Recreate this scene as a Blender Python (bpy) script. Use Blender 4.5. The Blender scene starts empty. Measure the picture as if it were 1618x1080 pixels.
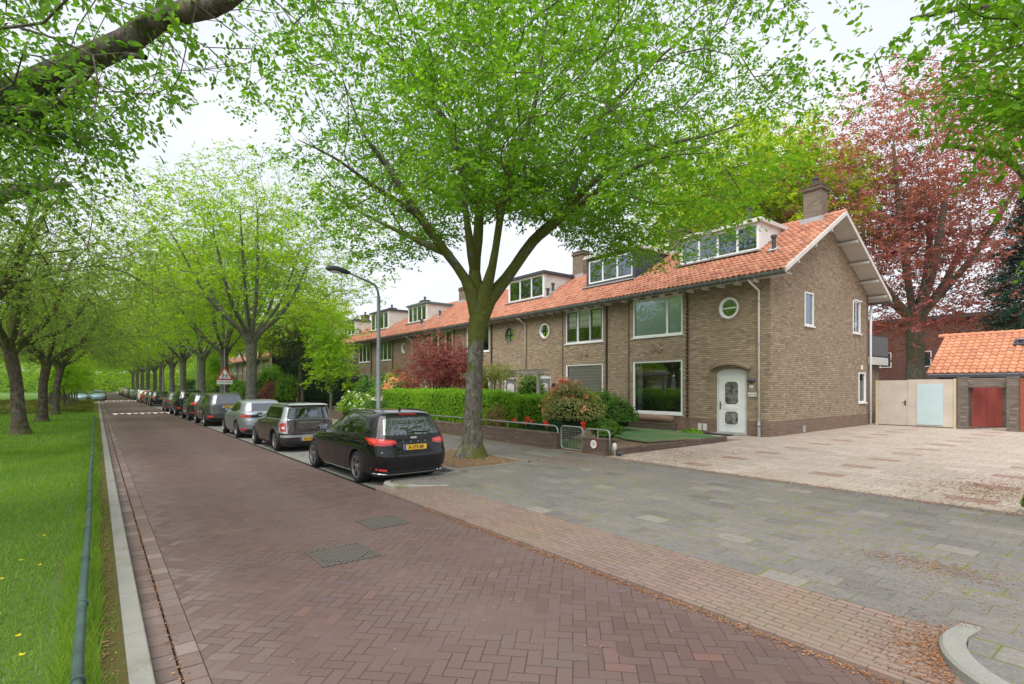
import bpy, bmesh, math, random
import numpy as np
from mathutils import Vector, Matrix
from mathutils.bvhtree import BVHTree
S = bpy.context.scene
COL = S.collection
rad = math.radians

# ------------------------------------------------------------------ camera
CAMH = 1.95
cd = bpy.data.cameras.new('camera'); cam = bpy.data.objects.new('camera', cd); COL.objects.link(cam)
cam.location = (0, 0, CAMH); cam.rotation_euler = (rad(90), 0, rad(51.97))
cd.sensor_width = 36; cd.lens = 36 * 840 / 1618; cd.shift_y = 70 / 1618
cd.clip_start = 0.05; cd.clip_end = 5000
S.camera = cam
S.view_settings.view_transform = 'Standard'; S.view_settings.look = 'None'
S.view_settings.gamma = 1; S.view_settings.exposure = 1.42
S.view_settings.use_curve_mapping = False
S.cycles.diffuse_bounces = 6; S.cycles.max_bounces = 12; S.cycles.transparent_max_bounces = 8; S.cycles.sample_clamp_indirect = 4

# ------------------------------------------------------------------ world + sun (bright overcast)
SUN_EL, SUN_AZ = 56, math.atan2(-0.92, 0.38)      # direction towards the sun: +X, -Y
W = bpy.data.worlds.new('World'); S.world = W; W.use_nodes = True
wn = W.node_tree; wn.nodes.clear()
sky = wn.nodes.new('ShaderNodeTexSky'); sky.sky_type = 'NISHITA'; sky.sun_disc = False
sky.sun_elevation = rad(SUN_EL); sky.sun_rotation = math.pi / 2 - SUN_AZ
sky.air_density = 1.0; sky.dust_density = 2.0
tc = wn.nodes.new('ShaderNodeTexCoord'); ns = wn.nodes.new('ShaderNodeTexNoise')
mp = wn.nodes.new('ShaderNodeMapping'); mp.inputs['Scale'].default_value = (1, 1, 3)
ns.inputs['Scale'].default_value = 1.6; ns.inputs['Detail'].default_value = 6
wn.links.new(tc.outputs['Generated'], mp.inputs[0]); wn.links.new(mp.outputs[0], ns.inputs['Vector'])
cr = wn.nodes.new('ShaderNodeValToRGB')
cr.color_ramp.elements[0].position = 0.35; cr.color_ramp.elements[0].color = (3.45, 3.6, 3.9, 1)
cr.color_ramp.elements[1].position = 0.65; cr.color_ramp.elements[1].color = (4.2, 4.3, 4.5, 1)
wn.links.new(ns.outputs[0], cr.inputs[0])
mx = wn.nodes.new('ShaderNodeMixRGB'); mx.inputs[0].default_value = 0.90
wn.links.new(sky.outputs[0], mx.inputs[1]); wn.links.new(cr.outputs[0], mx.inputs[2])
bg = wn.nodes.new('ShaderNodeBackground'); bg.inputs['Strength'].default_value = 0.10
wo = wn.nodes.new('ShaderNodeOutputWorld')
wn.links.new(mx.outputs[0], bg.inputs[0]); wn.links.new(bg.outputs[0], wo.inputs[0])
sd = bpy.data.lights.new('sun', 'SUN'); so = bpy.data.objects.new('sun', sd); COL.objects.link(so)
sd.energy = 1.9; sd.angle = rad(62); sd.color = (1.0, 0.965, 0.91)
_d = Vector((math.cos(SUN_AZ) * math.cos(rad(SUN_EL)), math.sin(SUN_AZ) * math.cos(rad(SUN_EL)), math.sin(rad(SUN_EL))))
so.rotation_euler = _d.to_track_quat('Z', 'Y').to_euler(); so.location = _d * 60

# ------------------------------------------------------------------ helpers: nodes
class NT:
    def __init__(s, name, rough=0.8, spec=0.3, color=None, metallic=0.0, coat=0.0):
        s.m = bpy.data.materials.new(name); s.m.use_nodes = True; s.t = s.m.node_tree; s.t.nodes.clear()
        s.out = s.new('ShaderNodeOutputMaterial'); s.b = s.new('ShaderNodeBsdfPrincipled')
        s.link(s.b.outputs[0], s.out.inputs[0])
        s.b.inputs['Roughness'].default_value = rough; s.b.inputs['Specular IOR Level'].default_value = spec
        s.b.inputs['Metallic'].default_value = metallic; s.b.inputs['Coat Weight'].default_value = coat
        s.b.inputs['Coat Roughness'].default_value = 0.03
        if color is not None: s.set('Base Color', color)
    def new(s, t): return s.t.nodes.new(t)
    def link(s, a, b): s.t.links.new(a, b)
    def put(s, sock, v):
        if isinstance(v, bpy.types.NodeSocket): s.link(v, sock)
        elif isinstance(v, (tuple, list)):
            sock.default_value = tuple(v) + (1,) if (len(v) == 3 and sock.type == 'RGBA') else v
        else: sock.default_value = v
    def set(s, name, v): s.put(s.b.inputs[name], v)
    def m_(s, op, a, b=None, c=None, clamp=False):
        n = s.new('ShaderNodeMath'); n.operation = op; n.use_clamp = clamp
        s.put(n.inputs[0], a)
        if b is not None: s.put(n.inputs[1], b)
        if c is not None: s.put(n.inputs[2], c)
        return n.outputs[0]
    def pos(s, kind='Object'):
        if kind == 'World': return s.new('ShaderNodeNewGeometry').outputs['Position']
        return s.new('ShaderNodeTexCoord').outputs[kind]
    def sep(s, v):
        n = s.new('ShaderNodeSeparateXYZ'); s.put(n.inputs[0], v); return n.outputs
    def comb(s, x=0., y=0., z=0.):
        n = s.new('ShaderNodeCombineXYZ')
        for i, v in enumerate((x, y, z)): s.put(n.inputs[i], v)
        return n.outputs[0]
    def noise(s, v, scale, detail=3, rough=0.5, w=None):
        n = s.new('ShaderNodeTexNoise'); s.put(n.inputs['Vector'], v); n.inputs['Scale'].default_value = scale
        n.inputs['Detail'].default_value = detail; n.inputs['Roughness'].default_value = rough; return n.outputs[0]
    def white(s, v):
        n = s.new('ShaderNodeTexWhiteNoise'); s.put(n.inputs['Vector'], v); return n.outputs[0]
    def ramp(s, f, stops, interp='LINEAR'):
        n = s.new('ShaderNodeValToRGB'); e = n.color_ramp; e.interpolation = interp; s.put(n.inputs[0], f)
        while len(e.elements) < len(stops): e.elements.new(0.5)
        for el, (p, c) in zip(e.elements, stops): el.position = p; el.color = tuple(c) + (1,)
        return n.outputs[0]
    def mix(s, f, a, b, mode='MIX'):
        n = s.new('ShaderNodeMixRGB'); n.blend_type = mode; s.put(n.inputs[0], f)
        s.put(n.inputs[1], tuple(a) + (1,) if isinstance(a, (tuple, list)) else a)
        s.put(n.inputs[2], tuple(b) + (1,) if isinstance(b, (tuple, list)) else b); return n.outputs[0]
    def step(s, v, lo, hi):
        n = s.new('ShaderNodeMapRange'); n.interpolation_type = 'SMOOTHSTEP'; s.put(n.inputs[0], v)
        n.inputs[1].default_value = lo; n.inputs[2].default_value = hi; return n.outputs[0]
    def bump(s, h, strength=0.5, dist=0.02):
        n = s.new('ShaderNodeBump'); s.put(n.inputs['Height'], h); n.inputs['Strength'].default_value = strength
        n.inputs['Distance'].default_value = dist; s.link(n.outputs[0], s.b.inputs['Normal'])

def plain(name, c, rough=0.6, spec=0.4, var=0.12, scale=6, metallic=0., coat=0.):
    n = NT(name, rough, spec, metallic=metallic, coat=coat)
    f = n.noise(n.pos(), scale, 4)
    n.set('Base Color', n.ramp(f, [(0.3, [x * (1 - var) for x in c]), (0.7, [min(1, x * (1 + var)) for x in c])]))
    return n.m

def brick_mat(name, cols, mortar, bw=0.22, bh=0.078, joint=0.012, plinth=None, kind='wall', world=False):
    n = NT(name, 0.9, 0.2)
    x, y, z = n.sep(n.pos('World' if world else 'Object'))[:3]
    if kind == 'wall': u = n.m_('ADD', x, y); v = z
    else: u = x; v = y
    uu = n.m_('DIVIDE', u, bw); vv = n.m_('DIVIDE', v, bh)
    j = n.m_('FLOOR', vv); off = n.m_('MULTIPLY', n.m_('FLOORED_MODULO', j, 2.0), 0.5)
    uo = n.m_('ADD', uu, off); i = n.m_('FLOOR', uo)
    fu = n.m_('FRACT', uo); fv = n.m_('FRACT', vv)
    eu = n.m_('MULTIPLY', n.m_('MINIMUM', fu, n.m_('SUBTRACT', 1., fu)), bw)
    ev = n.m_('MULTIPLY', n.m_('MINIMUM', fv, n.m_('SUBTRACT', 1., fv)), bh)
    e = n.m_('MINIMUM', n.m_('MULTIPLY', eu, 1.6), ev)
    mask = n.step(e, joint * 0.35, joint * 0.8)
    r = n.white(n.comb(i, j, 0.3))
    k = len(cols); c = n.ramp(r, [(q / max(1, k - 1), cc) for q, cc in enumerate(cols)])
    big = n.noise(n.comb(u, v, 0.), 0.55, 4)
    c = n.mix(n.m_('MULTIPLY', n.step(big, 0.4, 0.7), 0.28), c, [q * 0.72 for q in cols[0]])
    g = n.noise(n.comb(u, v, 1.), 60, 2)
    c = n.mix(0.25, c, n.mix(g, (0.06, 0.05, 0.04), (0.6, 0.55, 0.5)), 'OVERLAY')
    if plinth is not None:
        pm = n.m_('LESS_THAN', z, plinth[0])
        c = n.mix(n.m_('MULTIPLY', pm, 0.75), c, n.mix(r, plinth[1], plinth[2]))
    c = n.mix(mask, mortar, c); n.set('Base Color', c)
    n.bump(n.m_('ADD', mask, n.m_('MULTIPLY', g, 0.3)), 0.6, 0.012)
    return n.m

def wood_mat(name, c, c2):
    n = NT(name, 0.75, 0.3); v = n.pos(); x, y, z = n.sep(v)[:3]
    f = n.noise(n.comb(n.m_('MULTIPLY', x, 14.), n.m_('MULTIPLY', y, 14.), z), 2.5, 5)
    n.set('Base Color', n.mix(f, c, c2)); n.bump(f, 0.4, 0.01); return n.m

def leaf_mat(name, c1, c2, c3, trans=0.45):
    """leaf: diffuse + translucent; colour varies leaf by leaf"""
    n = NT(name, 0.6, 0.14)
    geo = n.new('ShaderNodeNewGeometry'); rnd = geo.outputs['Random Per Island']
    big = n.noise(geo.outputs['Position'], 0.5, 3)
    f = n.m_('ADD', n.m_('MULTIPLY', rnd, 0.65), n.m_('MULTIPLY', n.step(big, 0.3, 0.7), 0.35))
    c = n.ramp(f, [(0.0, c1), (0.5, c2), (1.0, c3)])
    n.set('Base Color', c)
    tr = n.new('ShaderNodeBsdfTranslucent')
    n.link(n.mix(0.75, c, n.mix(1.0, c, (1.7, 1.9, 0.55), 'MULTIPLY')), tr.inputs[0])
    ms = n.new('ShaderNodeMixShader'); ms.inputs[0].default_value = trans
    n.link(n.b.outputs[0], ms.inputs[1]); n.link(tr.outputs[0], ms.inputs[2]); n.link(ms.outputs[0], n.out.inputs[0])
    return n.m

def bark_mat(name, c1, c2, moss=0.5, mossc=(0.10, 0.115, 0.02), top=6.0):
    n = NT(name, 0.95, 0.1); p = n.pos(); x, y, z = n.sep(p)[:3]
    st = n.noise(n.comb(n.m_('MULTIPLY', x, 2.4), n.m_('MULTIPLY', y, 2.4), n.m_('MULTIPLY', z, 0.9)), 5, 6, 0.65)
    c = n.ramp(st, [(0.32, c1), (0.55, c2), (0.75, [q * 1.35 for q in c2])])
    li = n.step(n.noise(p, 4.5, 6, 0.68), 0.50, 0.57)
    c = n.mix(n.m_('MULTIPLY', li, 0.6 if moss > .8 else .38), c, (0.22, 0.235, 0.20))
    dk = n.step(n.noise(n.comb(n.m_('MULTIPLY', x, 9.), n.m_('MULTIPLY', y, 9.), n.m_('MULTIPLY', z, 3.)), 1.3, 5, 0.7), 0.55, 0.66); c = n.mix(n.m_('MULTIPLY', dk, 0.6), c, (0.05, 0.042, 0.032))
    mn = n.noise(p, 1.7, 5, 0.62)
    hz = n.m_('ADD', n.m_('MULTIPLY', n.m_('MULTIPLY', n.step(z, 2.7, 3.6), 0.85), n.step(n.m_('MULTIPLY', z, -1.), -top - 2, -top)), n.m_('MULTIPLY', n.step(n.m_('MULTIPLY', z, -1.), -1.1, 0.0), .7))
    mm = n.step(n.m_('ADD', mn, n.m_('MULTIPLY', hz, 0.24)), 0.60 - 0.05 * moss, 0.68)
    c = n.mix(n.m_('MULTIPLY', mm, moss), c, mossc)
    n.set('Base Color', c); n.bump(n.m_('ADD', st, n.m_('MULTIPLY', li, 0.3)), 1.0, 0.04)
    return n.m

# ------------------------------------------------------------------ helpers: meshes
def tag(o, label=None, cat=None, group=None, kind=None):
    if label: o['label'] = label
    if cat: o['category'] = cat
    if group: o['group'] = group
    if kind: o['kind'] = kind
    return o
def empty(name, loc=(0, 0, 0), rz=0., label=None, cat=None, group=None):
    o = bpy.data.objects.new(name, None); COL.objects.link(o); o.location = loc; o.rotation_euler = (0, 0, rz)
    o.empty_display_size = 0.2
    return tag(o, label, cat, group)

class MB:
    def __init__(s): s.v = []; s.f = []; s.mi = []; s.cur = 0
    def add(s, vs, fs):
        b = len(s.v); s.v += [tuple(map(float, q)) for q in vs]
        for q in fs: s.f.append(tuple(b + i for i in q)); s.mi.append(s.cur)
        return s
    def box(s, x0, x1, y0, y1, z0, z1):
        vs = [(x, y, z) for z in (z0, z1) for y in (y0, y1) for x in (x0, x1)]
        return s.add(vs, [(0, 2, 3, 1), (4, 5, 7, 6), (0, 1, 5, 4), (2, 6, 7, 3), (0, 4, 6, 2), (1, 3, 7, 5)])
    def obox(s, c, ex, ey, ez):
        c, ex, ey, ez = map(Vector, (c, ex, ey, ez))
        vs = [c + ex * a + ey * b + ez * d for d in (-1, 1) for b in (-1, 1) for a in (-1, 1)]
        return s.add(vs, [(0, 2, 3, 1), (4, 5, 7, 6), (0, 1, 5, 4), (2, 6, 7, 3), (0, 4, 6, 2), (1, 3, 7, 5)])
    def prism(s, pts, ext, axis='y', a0=0.):
        """pts 2D polygon; axis y: pts=(x,z) extruded y a0..ext ; axis x: pts=(y,z); axis z: pts=(x,y)"""
        n = len(pts); out = []
        for a in (a0, ext):
            for p, q in pts: out.append({'y': (p, a, q), 'x': (a, p, q), 'z': (p, q, a)}[axis])
        fs = [tuple(range(n))[::-1], tuple(range(n, 2 * n))] + [(i, (i + 1) % n, n + (i + 1) % n, n + i) for i in range(n)]
        return s.add(out, fs)
    def tube(s, pts, r, n=8, caps=True, closed=False):
        pts = [Vector(p) for p in pts]; m = len(pts); rs = r if isinstance(r, (list, tuple)) else [r] * m
        vs = []; pu = None
        for i, p in enumerate(pts):
            if closed: d = (pts[(i + 1) % m] - pts[i - 1]).normalized()
            else: d = (pts[min(i + 1, m - 1)] - pts[max(i - 1, 0)]).normalized()
            if pu is None:
                ref = Vector((0, 0, 1)) if abs(d.z) < 0.9 else Vector((1, 0, 0)); u = d.cross(ref).normalized()
            else: u = (pu - d * pu.dot(d)).normalized()
            pu = u; w = d.cross(u)
            for k in range(n):
                a = 2 * math.pi * k / n; vs.append(p + (u * math.cos(a) + w * math.sin(a)) * rs[i])
        fs = []
        for i in range(m if closed else m - 1):
            for k in range(n):
                a = i * n; b = ((i + 1) % m) * n; fs.append((a + k, a + (k + 1) % n, b + (k + 1) % n, b + k))
        if caps and not closed: fs += [tuple(range(n))[::-1], tuple(range((m - 1) * n, m * n))]
        return s.add(vs, fs)
    def lathe(s, prof, c=(0, 0, 0), n=24, axis='z'):
        vs = []; m = len(prof)
        for k in range(n):
            a = 2 * math.pi * k / n; ca, sa = math.cos(a), math.sin(a)
            for r, h in prof:
                if axis == 'z': vs.append((c[0] + r * ca, c[1] + r * sa, c[2] + h))
                else: vs.append((c[0] + r * ca, c[1] + h, c[2] + r * sa))
        fs = []
        for k in range(n):
            for j in range(m - 1):
                a = k * m + j; b = ((k + 1) % n) * m + j; fs.append((a, b, b + 1, a + 1))
        return s.add(vs, fs)
    def ell(s, c, r, nu=14, nv=8):
        vs = [(c[0] + r[0] * math.cos(a) * math.cos(b), c[1] + r[1] * math.sin(a) * math.cos(b), c[2] + r[2] * math.sin(b))
              for b in [(-0.5 + (j) / nv) * math.pi for j in range(nv + 1)] for a in [2 * math.pi * i / nu for i in range(nu)]]
        fs = [(j * nu + i, j * nu + (i + 1) % nu, (j + 1) * nu + (i + 1) % nu, (j + 1) * nu + i) for j in range(nv) for i in range(nu)]
        return s.add(vs, fs)
    def quad(s, a, b, c, d): return s.add([a, b, c, d], [(0, 1, 2, 3)])
    def build(s, name, mat, parent=None, smooth=False, bevel=0, loc=None):
        me = bpy.data.meshes.new(name); me.from_pydata(s.v, [], s.f)
        mats = mat if isinstance(mat, (list, tuple)) else [mat]
        for m in mats: me.materials.append(m)
        if len(mats) > 1: me.polygons.foreach_set('material_index', s.mi)
        if smooth: me.polygons.foreach_set('use_smooth', [True] * len(me.polygons))
        me.update()
        o = bpy.data.objects.new(name, me); COL.objects.link(o)
        if smooth == 'angle':
            me.set_sharp_from_angle(angle=rad(40))
        if parent: o.parent = parent
        if loc: o.location = loc
        if bevel:
            b = o.modifiers.new('bevel', 'BEVEL'); b.width = bevel; b.segments = 2; b.limit_method = 'ANGLE'; b.angle_limit = rad(40)
        return o

def np_obj(name, V, Fq, mat, parent=None, smooth=False, mi=None):
    """V (n,3) ; Fq (m,4) quads or (m,3) tris"""
    me = bpy.data.meshes.new(name); k = Fq.shape[1]
    me.vertices.add(len(V)); me.vertices.foreach_set('co', np.ascontiguousarray(V, dtype=np.float32).ravel())
    me.loops.add(Fq.size); me.loops.foreach_set('vertex_index', np.ascontiguousarray(Fq, dtype=np.int32).ravel())
    me.polygons.add(len(Fq)); me.polygons.foreach_set('loop_start', np.arange(0, Fq.size, k, dtype=np.int32))
    me.polygons.foreach_set('loop_total', np.full(len(Fq), k, dtype=np.int32))
    mats = mat if isinstance(mat, (list, tuple)) else [mat]
    for m in mats: me.materials.append(m)
    if mi is not None: me.polygons.foreach_set('material_index', np.asarray(mi, dtype=np.int32))
    if smooth: me.polygons.foreach_set('use_smooth', np.ones(len(Fq), dtype=bool))
    me.update(calc_edges=True); me.validate()
    o = bpy.data.objects.new(name, me); COL.objects.link(o)
    if parent: o.parent = parent
    return o

def cut(o, cutter_mb):
    c = cutter_mb.build('cutter', o.data.materials[0], o.parent)
    for q in (c, o):
        bm = bmesh.new(); bm.from_mesh(q.data); bmesh.ops.remove_doubles(bm, verts=bm.verts, dist=1e-5)
        bmesh.ops.dissolve_degenerate(bm, dist=1e-6, edges=bm.edges); bmesh.ops.recalc_face_normals(bm, faces=bm.faces); bm.to_mesh(q.data); bm.free()
    m = o.modifiers.new('b', 'BOOLEAN'); m.operation = 'DIFFERENCE'; m.solver = 'EXACT'; m.object = c
    bpy.context.view_layer.update()
    me = bpy.data.meshes.new_from_object(o.evaluated_get(bpy.context.evaluated_depsgraph_get()))
    o.modifiers.clear(); old = o.data; o.data = me; me.name = old.name; bpy.data.meshes.remove(old)
    cm = c.data; bpy.data.objects.remove(c); bpy.data.meshes.remove(cm)
    return o

def copy_tree(o, parent=None):
    c = o.copy(); COL.objects.link(c)
    if parent: c.parent = parent
    for ch in [q for q in KIDS.get(o.name, o.children)]: copy_tree(ch, c)
    return c
KIDS = {}

def text_obj(name, body, size, mat, parent, M, depth=0.002, sx=1.0, bold=0.0, align='CENTER'):
    cu = bpy.data.curves.new(name, 'FONT'); cu.body = body; cu.size = size; cu.align_x = align; cu.align_y = 'CENTER'
    cu.extrude = depth; cu.offset = bold
    t = bpy.data.objects.new('tmp', cu); COL.objects.link(t)
    bpy.context.view_layer.update()
    me = bpy.data.meshes.new_from_object(t.evaluated_get(bpy.context.evaluated_depsgraph_get()))
    bpy.data.objects.remove(t)
    me.transform(Matrix.Diagonal((sx, 1, 1, 1))); me.transform(M); me.materials.clear(); me.materials.append(mat)
    o = bpy.data.objects.new(name, me); COL.objects.link(o); o.parent = parent; return o

# ground height of everything beyond the road edge
YR = 4.16
def gh(Y):
    if Y < YR: return 0.
    if Y < 5.1: return 0.025 + (Y - YR) * 0.075 / 0.94
    return 0.10 + min(Y - 5.1, 26) * 0.05 / 13.66

# ================================================================== GROUND
def mat_road():
    n = NT('road_brick', 0.8, 0.25); x, y, z = n.sep(n.pos('World'))[:3]
    wv = n.noise(n.pos('World'), 0.5, 2); x = n.m_('ADD', x, n.m_('MULTIPLY', wv, 0.10)); W_ = 0.108
    s2 = 0.70710678 / W_
    u = n.m_('MULTIPLY', n.m_('ADD', x, y), s2); v = n.m_('MULTIPLY', n.m_('SUBTRACT', y, x), s2)
    i = n.m_('FLOOR', u); j = n.m_('FLOOR', v); fu = n.m_('FRACT', u); fv = n.m_('FRACT', v)
    k = n.m_('FLOORED_MODULO', n.m_('SUBTRACT', i, j), 4.)
    k = n.m_('ROUND', k)
    hor = n.m_('LESS_THAN', k, 1.5)
    k1 = n.m_('COMPARE', k, 1., 0.1); k2 = n.m_('COMPARE', k, 2., 0.1)
    lh = n.m_('ADD', fu, k1); lv = n.m_('ADD', fv, k2)
    lng = n.m_('ADD', n.m_('MULTIPLY', hor, lh), n.m_('MULTIPLY', n.m_('SUBTRACT', 1., hor), lv))
    sht = n.m_('ADD', n.m_('MULTIPLY', hor, fv), n.m_('MULTIPLY', n.m_('SUBTRACT', 1., hor), fu))
    e = n.m_('MINIMUM', n.m_('MINIMUM', lng, n.m_('SUBTRACT', 2., lng)), n.m_('MINIMUM', sht, n.m_('SUBTRACT', 1., sht)))
    bi = n.m_('SUBTRACT', i, n.m_('MULTIPLY', hor, k1)); bj = n.m_('SUBTRACT', j, k2)
    r = n.white(n.comb(bi, bj, hor)); r2 = n.white(n.comb(bj, bi, 7.3))
    mask = n.m_('MAXIMUM', n.step(e, 0.010, 0.05), n.m_('MULTIPLY', n.step(n.noise(n.pos('World'), 1.7, 4, .6), .5, .62), .55))
    c = n.ramp(r, [(0, (0.094, 0.058, 0.053)), (0.45, (0.110, 0.069, 0.062)), (0.8, (0.117, 0.075, 0.069)), (0.94, (0.100, 0.072, 0.074)), (1, (0.145, 0.082, 0.068))])
    P = n.pos('World'); big = n.noise(P, 0.22, 4, 0.6)
    c = n.mix(n.m_('MULTIPLY', n.step(big, 0.42, 0.68), 0.40), c, (0.148, 0.10, 0.090))
    g = n.noise(P, 45, 3); c = n.mix(0.3, c, n.mix(g, (0.2, 0.2, 0.2), (0.8, 0.8, 0.8)), 'OVERLAY')
    st = n.noise(P, 1.1, 5, 0.65); c = n.mix(n.m_('MULTIPLY', n.step(st, 0.52, 0.75), 0.35), c, (0.085, 0.06, 0.055))
    jc = n.mix(n.step(n.noise(P, 1.2, 4, .65), 0.45, 0.62), (0.045, 0.034, 0.03), (0.13, 0.092, 0.075))
    ln = n.step(n.m_('ABSOLUTE', n.m_('SUBTRACT', n.m_('FLOORED_MODULO', n.m_('ADD', y, n.m_('MULTIPLY', n.noise(P, .4, 2), .3)), 1.75), .9)), .55, .2); c = n.mix(n.m_('MULTIPLY', ln, .22), c, (0.15, 0.113, 0.10))
    br = n.step(n.m_('SUBTRACT', 1.7, n.m_('ADD', y, n.m_('MULTIPLY', n.noise(P, 2.5, 4), .9))), .1, .7); c = n.mix(n.m_('MULTIPLY', n.m_('MULTIPLY', br, n.step(r2, .3, .8)), .40), c, (0.22, 0.18, 0.165))
    c = n.mix(mask, jc, c); n.set('Base Color', c)
    n.set('Roughness', n.m_('ADD', 0.62, n.m_('MULTIPLY', g, 0.3)))
    n.bump(n.m_('ADD', n.m_('MULTIPLY', mask, 0.6), n.m_('ADD', n.m_('MULTIPLY', r2, 0.35), n.m_('MULTIPLY', g, 0.15))), 0.55, 0.012)
    return n.m

def paving(name, bw, bh, cols, joint, jcols, moss=0., big=None, patch=None, joint_w=0.006, litter=0.0, swap=False, agg=0.25, wob=0.0):
    n = NT(name, 0.9, 0.2); P = n.pos('World'); x, y, z = n.sep(P)[:3]
    if name == 'gutter_brick': y = n.m_('SUBTRACT', y, 0.303)
    if swap: x, y = y, x
    if wob:
        x = n.m_('ADD', x, n.m_('MULTIPLY', n.noise(P, 1.3, 2), wob)); y = n.m_('ADD', y, n.m_('MULTIPLY', n.noise(P, 0.9, 2), wob))
    uu = n.m_('DIVIDE', x, bw); vv = n.m_('DIVIDE', y, bh); j = n.m_('FLOOR', vv)
    uo = n.m_('ADD', uu, n.m_('MULTIPLY', n.m_('FLOORED_MODULO', j, 2.), 0.5)); i = n.m_('FLOOR', uo)
    fu = n.m_('FRACT', uo); fv = n.m_('FRACT', vv)
    e = n.m_('MINIMUM', n.m_('MULTIPLY', n.m_('MINIMUM', fu, n.m_('SUBTRACT', 1., fu)), bw), n.m_('MULTIPLY', n.m_('MINIMUM', fv, n.m_('SUBTRACT', 1., fv)), bh))
    mask = n.step(e, joint_w * 0.4, joint_w)
    r = n.white(n.comb(i, j, 2.2)); k = len(cols)
    c = n.ramp(r, [(q / (k - 1), cc) for q, cc in enumerate(cols)])
    if patch:
        pr_ = n.m_('MULTIPLY', n.m_('COMPARE', n.m_('FLOORED_MODULO', n.m_('FLOOR', n.m_('DIVIDE', i, 1.)), 4.), 0., 0.1), n.m_('COMPARE', n.m_('FLOORED_MODULO', n.m_('ADD', j, n.m_('MULTIPLY', 2., n.m_('FLOORED_MODULO', n.m_('FLOOR', n.m_('DIVIDE', i, 4.)), 2.))), 4.), 0., 0.1))
        c = n.mix(n.m_('MULTIPLY', pr_, 0.85), c, patch)
    if big:
        b = n.noise(P, big[0], 4, 0.6); c = n.mix(n.m_('MULTIPLY', n.step(b, 0.42, 0.65), big[1]), c, big[2])
    g = n.noise(P, 90, 3, 0.6); g2 = n.noise(P, 16, 4, 0.6)
    c = n.mix(agg, c, n.mix(g, (0.1, 0.1, 0.1), (0.9, 0.9, 0.9)), 'OVERLAY')
    c = n.mix(agg, c, n.mix(g2, (0.2, 0.2, 0.2), (0.8, 0.8, 0.8)), 'OVERLAY')
    jm = n.step(n.noise(P, 0.9, 4, 0.6), 0.42, 0.6)
    jc = n.mix(jm, jcols[0], jcols[1])
    if moss:
        spread = n.m_('SUBTRACT', 1., n.step(n.m_('SUBTRACT', e, n.m_('MULTIPLY', n.noise(P, 22, 4), 0.045)), -0.012, 0.004))
        mm = n.m_('MULTIPLY', n.m_('MULTIPLY', spread, n.step(n.noise(P, 0.8, 5, 0.65), 0.46, 0.6)), moss)
        c = n.mix(mm, c, n.mix(g2, (0.10, 0.13, 0.025), (0.22, 0.22, 0.05)))
    if litter:
        lm = n.m_('MULTIPLY', n.step(n.noise(P, 0.75, 5, 0.65), 0.56, 0.7), n.step(n.noise(P, 38, 3), 0.42, 0.58))
        c = n.mix(n.m_('MULTIPLY', lm, litter), c, (0.34, 0.15, 0.07))
    c = n.mix(mask, jc, c); n.set('Base Color', c)
    n.bump(n.m_('ADD', mask, n.m_('ADD', n.m_('MULTIPLY', g, 0.35), n.m_('MULTIPLY', r, 0.4))), 0.5, 0.01)
    return n.m

M = {}
M['road'] = mat_road()
M['ramp'] = paving('ramp_brick', 0.21, 0.068, [(0.165, 0.118, 0.10), (0.20, 0.138, 0.118), (0.185, 0.14, 0.124), (0.225, 0.155, 0.13)], 0, ((0.10, 0.072, 0.058), (0.155, 0.11, 0.088)), moss=0.22, big=(0.6, 0.5, (0.22, 0.17, 0.14)), joint_w=0.007, litter=0.25, wob=0.02)
M['tile'] = paving('grey_paving_tile', 0.40, 0.30, [(0.115, 0.106, 0.102), (0.15, 0.139, 0.134), (0.155, 0.144, 0.138), (0.168, 0.156, 0.149), (0.143, 0.133, 0.128), (0.16, 0.149, 0.14), (0.15, 0.14, 0.133), (0.162, 0.15, 0.142), (0.215, 0.20, 0.18)], 0, ((0.115, 0.115, 0.095), (0.17, 0.175, 0.07)), moss=0.95, big=(0.9, 0.5, (0.185, 0.172, 0.150)), joint_w=0.008, litter=0.3, wob=0.06, agg=0.6)
M['drive'] = paving('gravel_paving_tile', 0.62, 0.42, [(0.34, 0.285, 0.24), (0.40, 0.335, 0.285), (0.37, 0.31, 0.265), (0.43, 0.365, 0.32), (0.33, 0.28, 0.235)], 0, ((0.27, 0.23, 0.18), (0.20, 0.19, 0.12)), moss=0.3, big=(0.8, 0.45, (0.32, 0.27, 0.215)), patch=(0.25, 0.155, 0.125), joint_w=0.012, litter=0.4, agg=0.95, wob=0.04)
M['park'] = paving('parking_brick', 0.21, 0.105, [(0.17, 0.165, 0.155), (0.21, 0.205, 0.19), (0.24, 0.235, 0.22)], 0, ((0.10, 0.095, 0.085), (0.15, 0.14, 0.12)), big=(0.5, 0.5, (0.15, 0.145, 0.135)), joint_w=0.008)
M['gutter'] = paving('gutter_brick', 0.21, 0.151, [(0.13, 0.095, 0.085), (0.17, 0.125, 0.11), (0.155, 0.12, 0.115), (0.23, 0.18, 0.16)], 0, ((0.05, 0.04, 0.035), (0.14, 0.09, 0.06)), joint_w=0.010, litter=0.4)
def conc(name, c, moss=0.4):
    n = NT(name, 0.9, 0.2); P = n.pos('World'); a = n.noise(P, 3, 5, 0.6); b = n.noise(P, 60, 3)
    q = n.mix(a, [t * 0.72 for t in c], [min(1, t * 1.2) for t in c]); q = n.mix(0.3, q, n.mix(b, (0.2, 0.2, 0.2), (0.8, 0.8, 0.8)), 'OVERLAY')
    q = n.mix(n.m_('MULTIPLY', n.step(n.noise(P, 2.1, 5, 0.65), 0.53, 0.68), moss), q, (0.13, 0.14, 0.06))
    n.set('Base Color', q); n.bump(b, 0.3, 0.01); return n.m
M['kerb'] = conc('kerb_concrete', (0.25, 0.245, 0.225)); M['kerb_mossy'] = conc('mossy_kerb', (0.27, 0.27, 0.235), 0.9)
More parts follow.
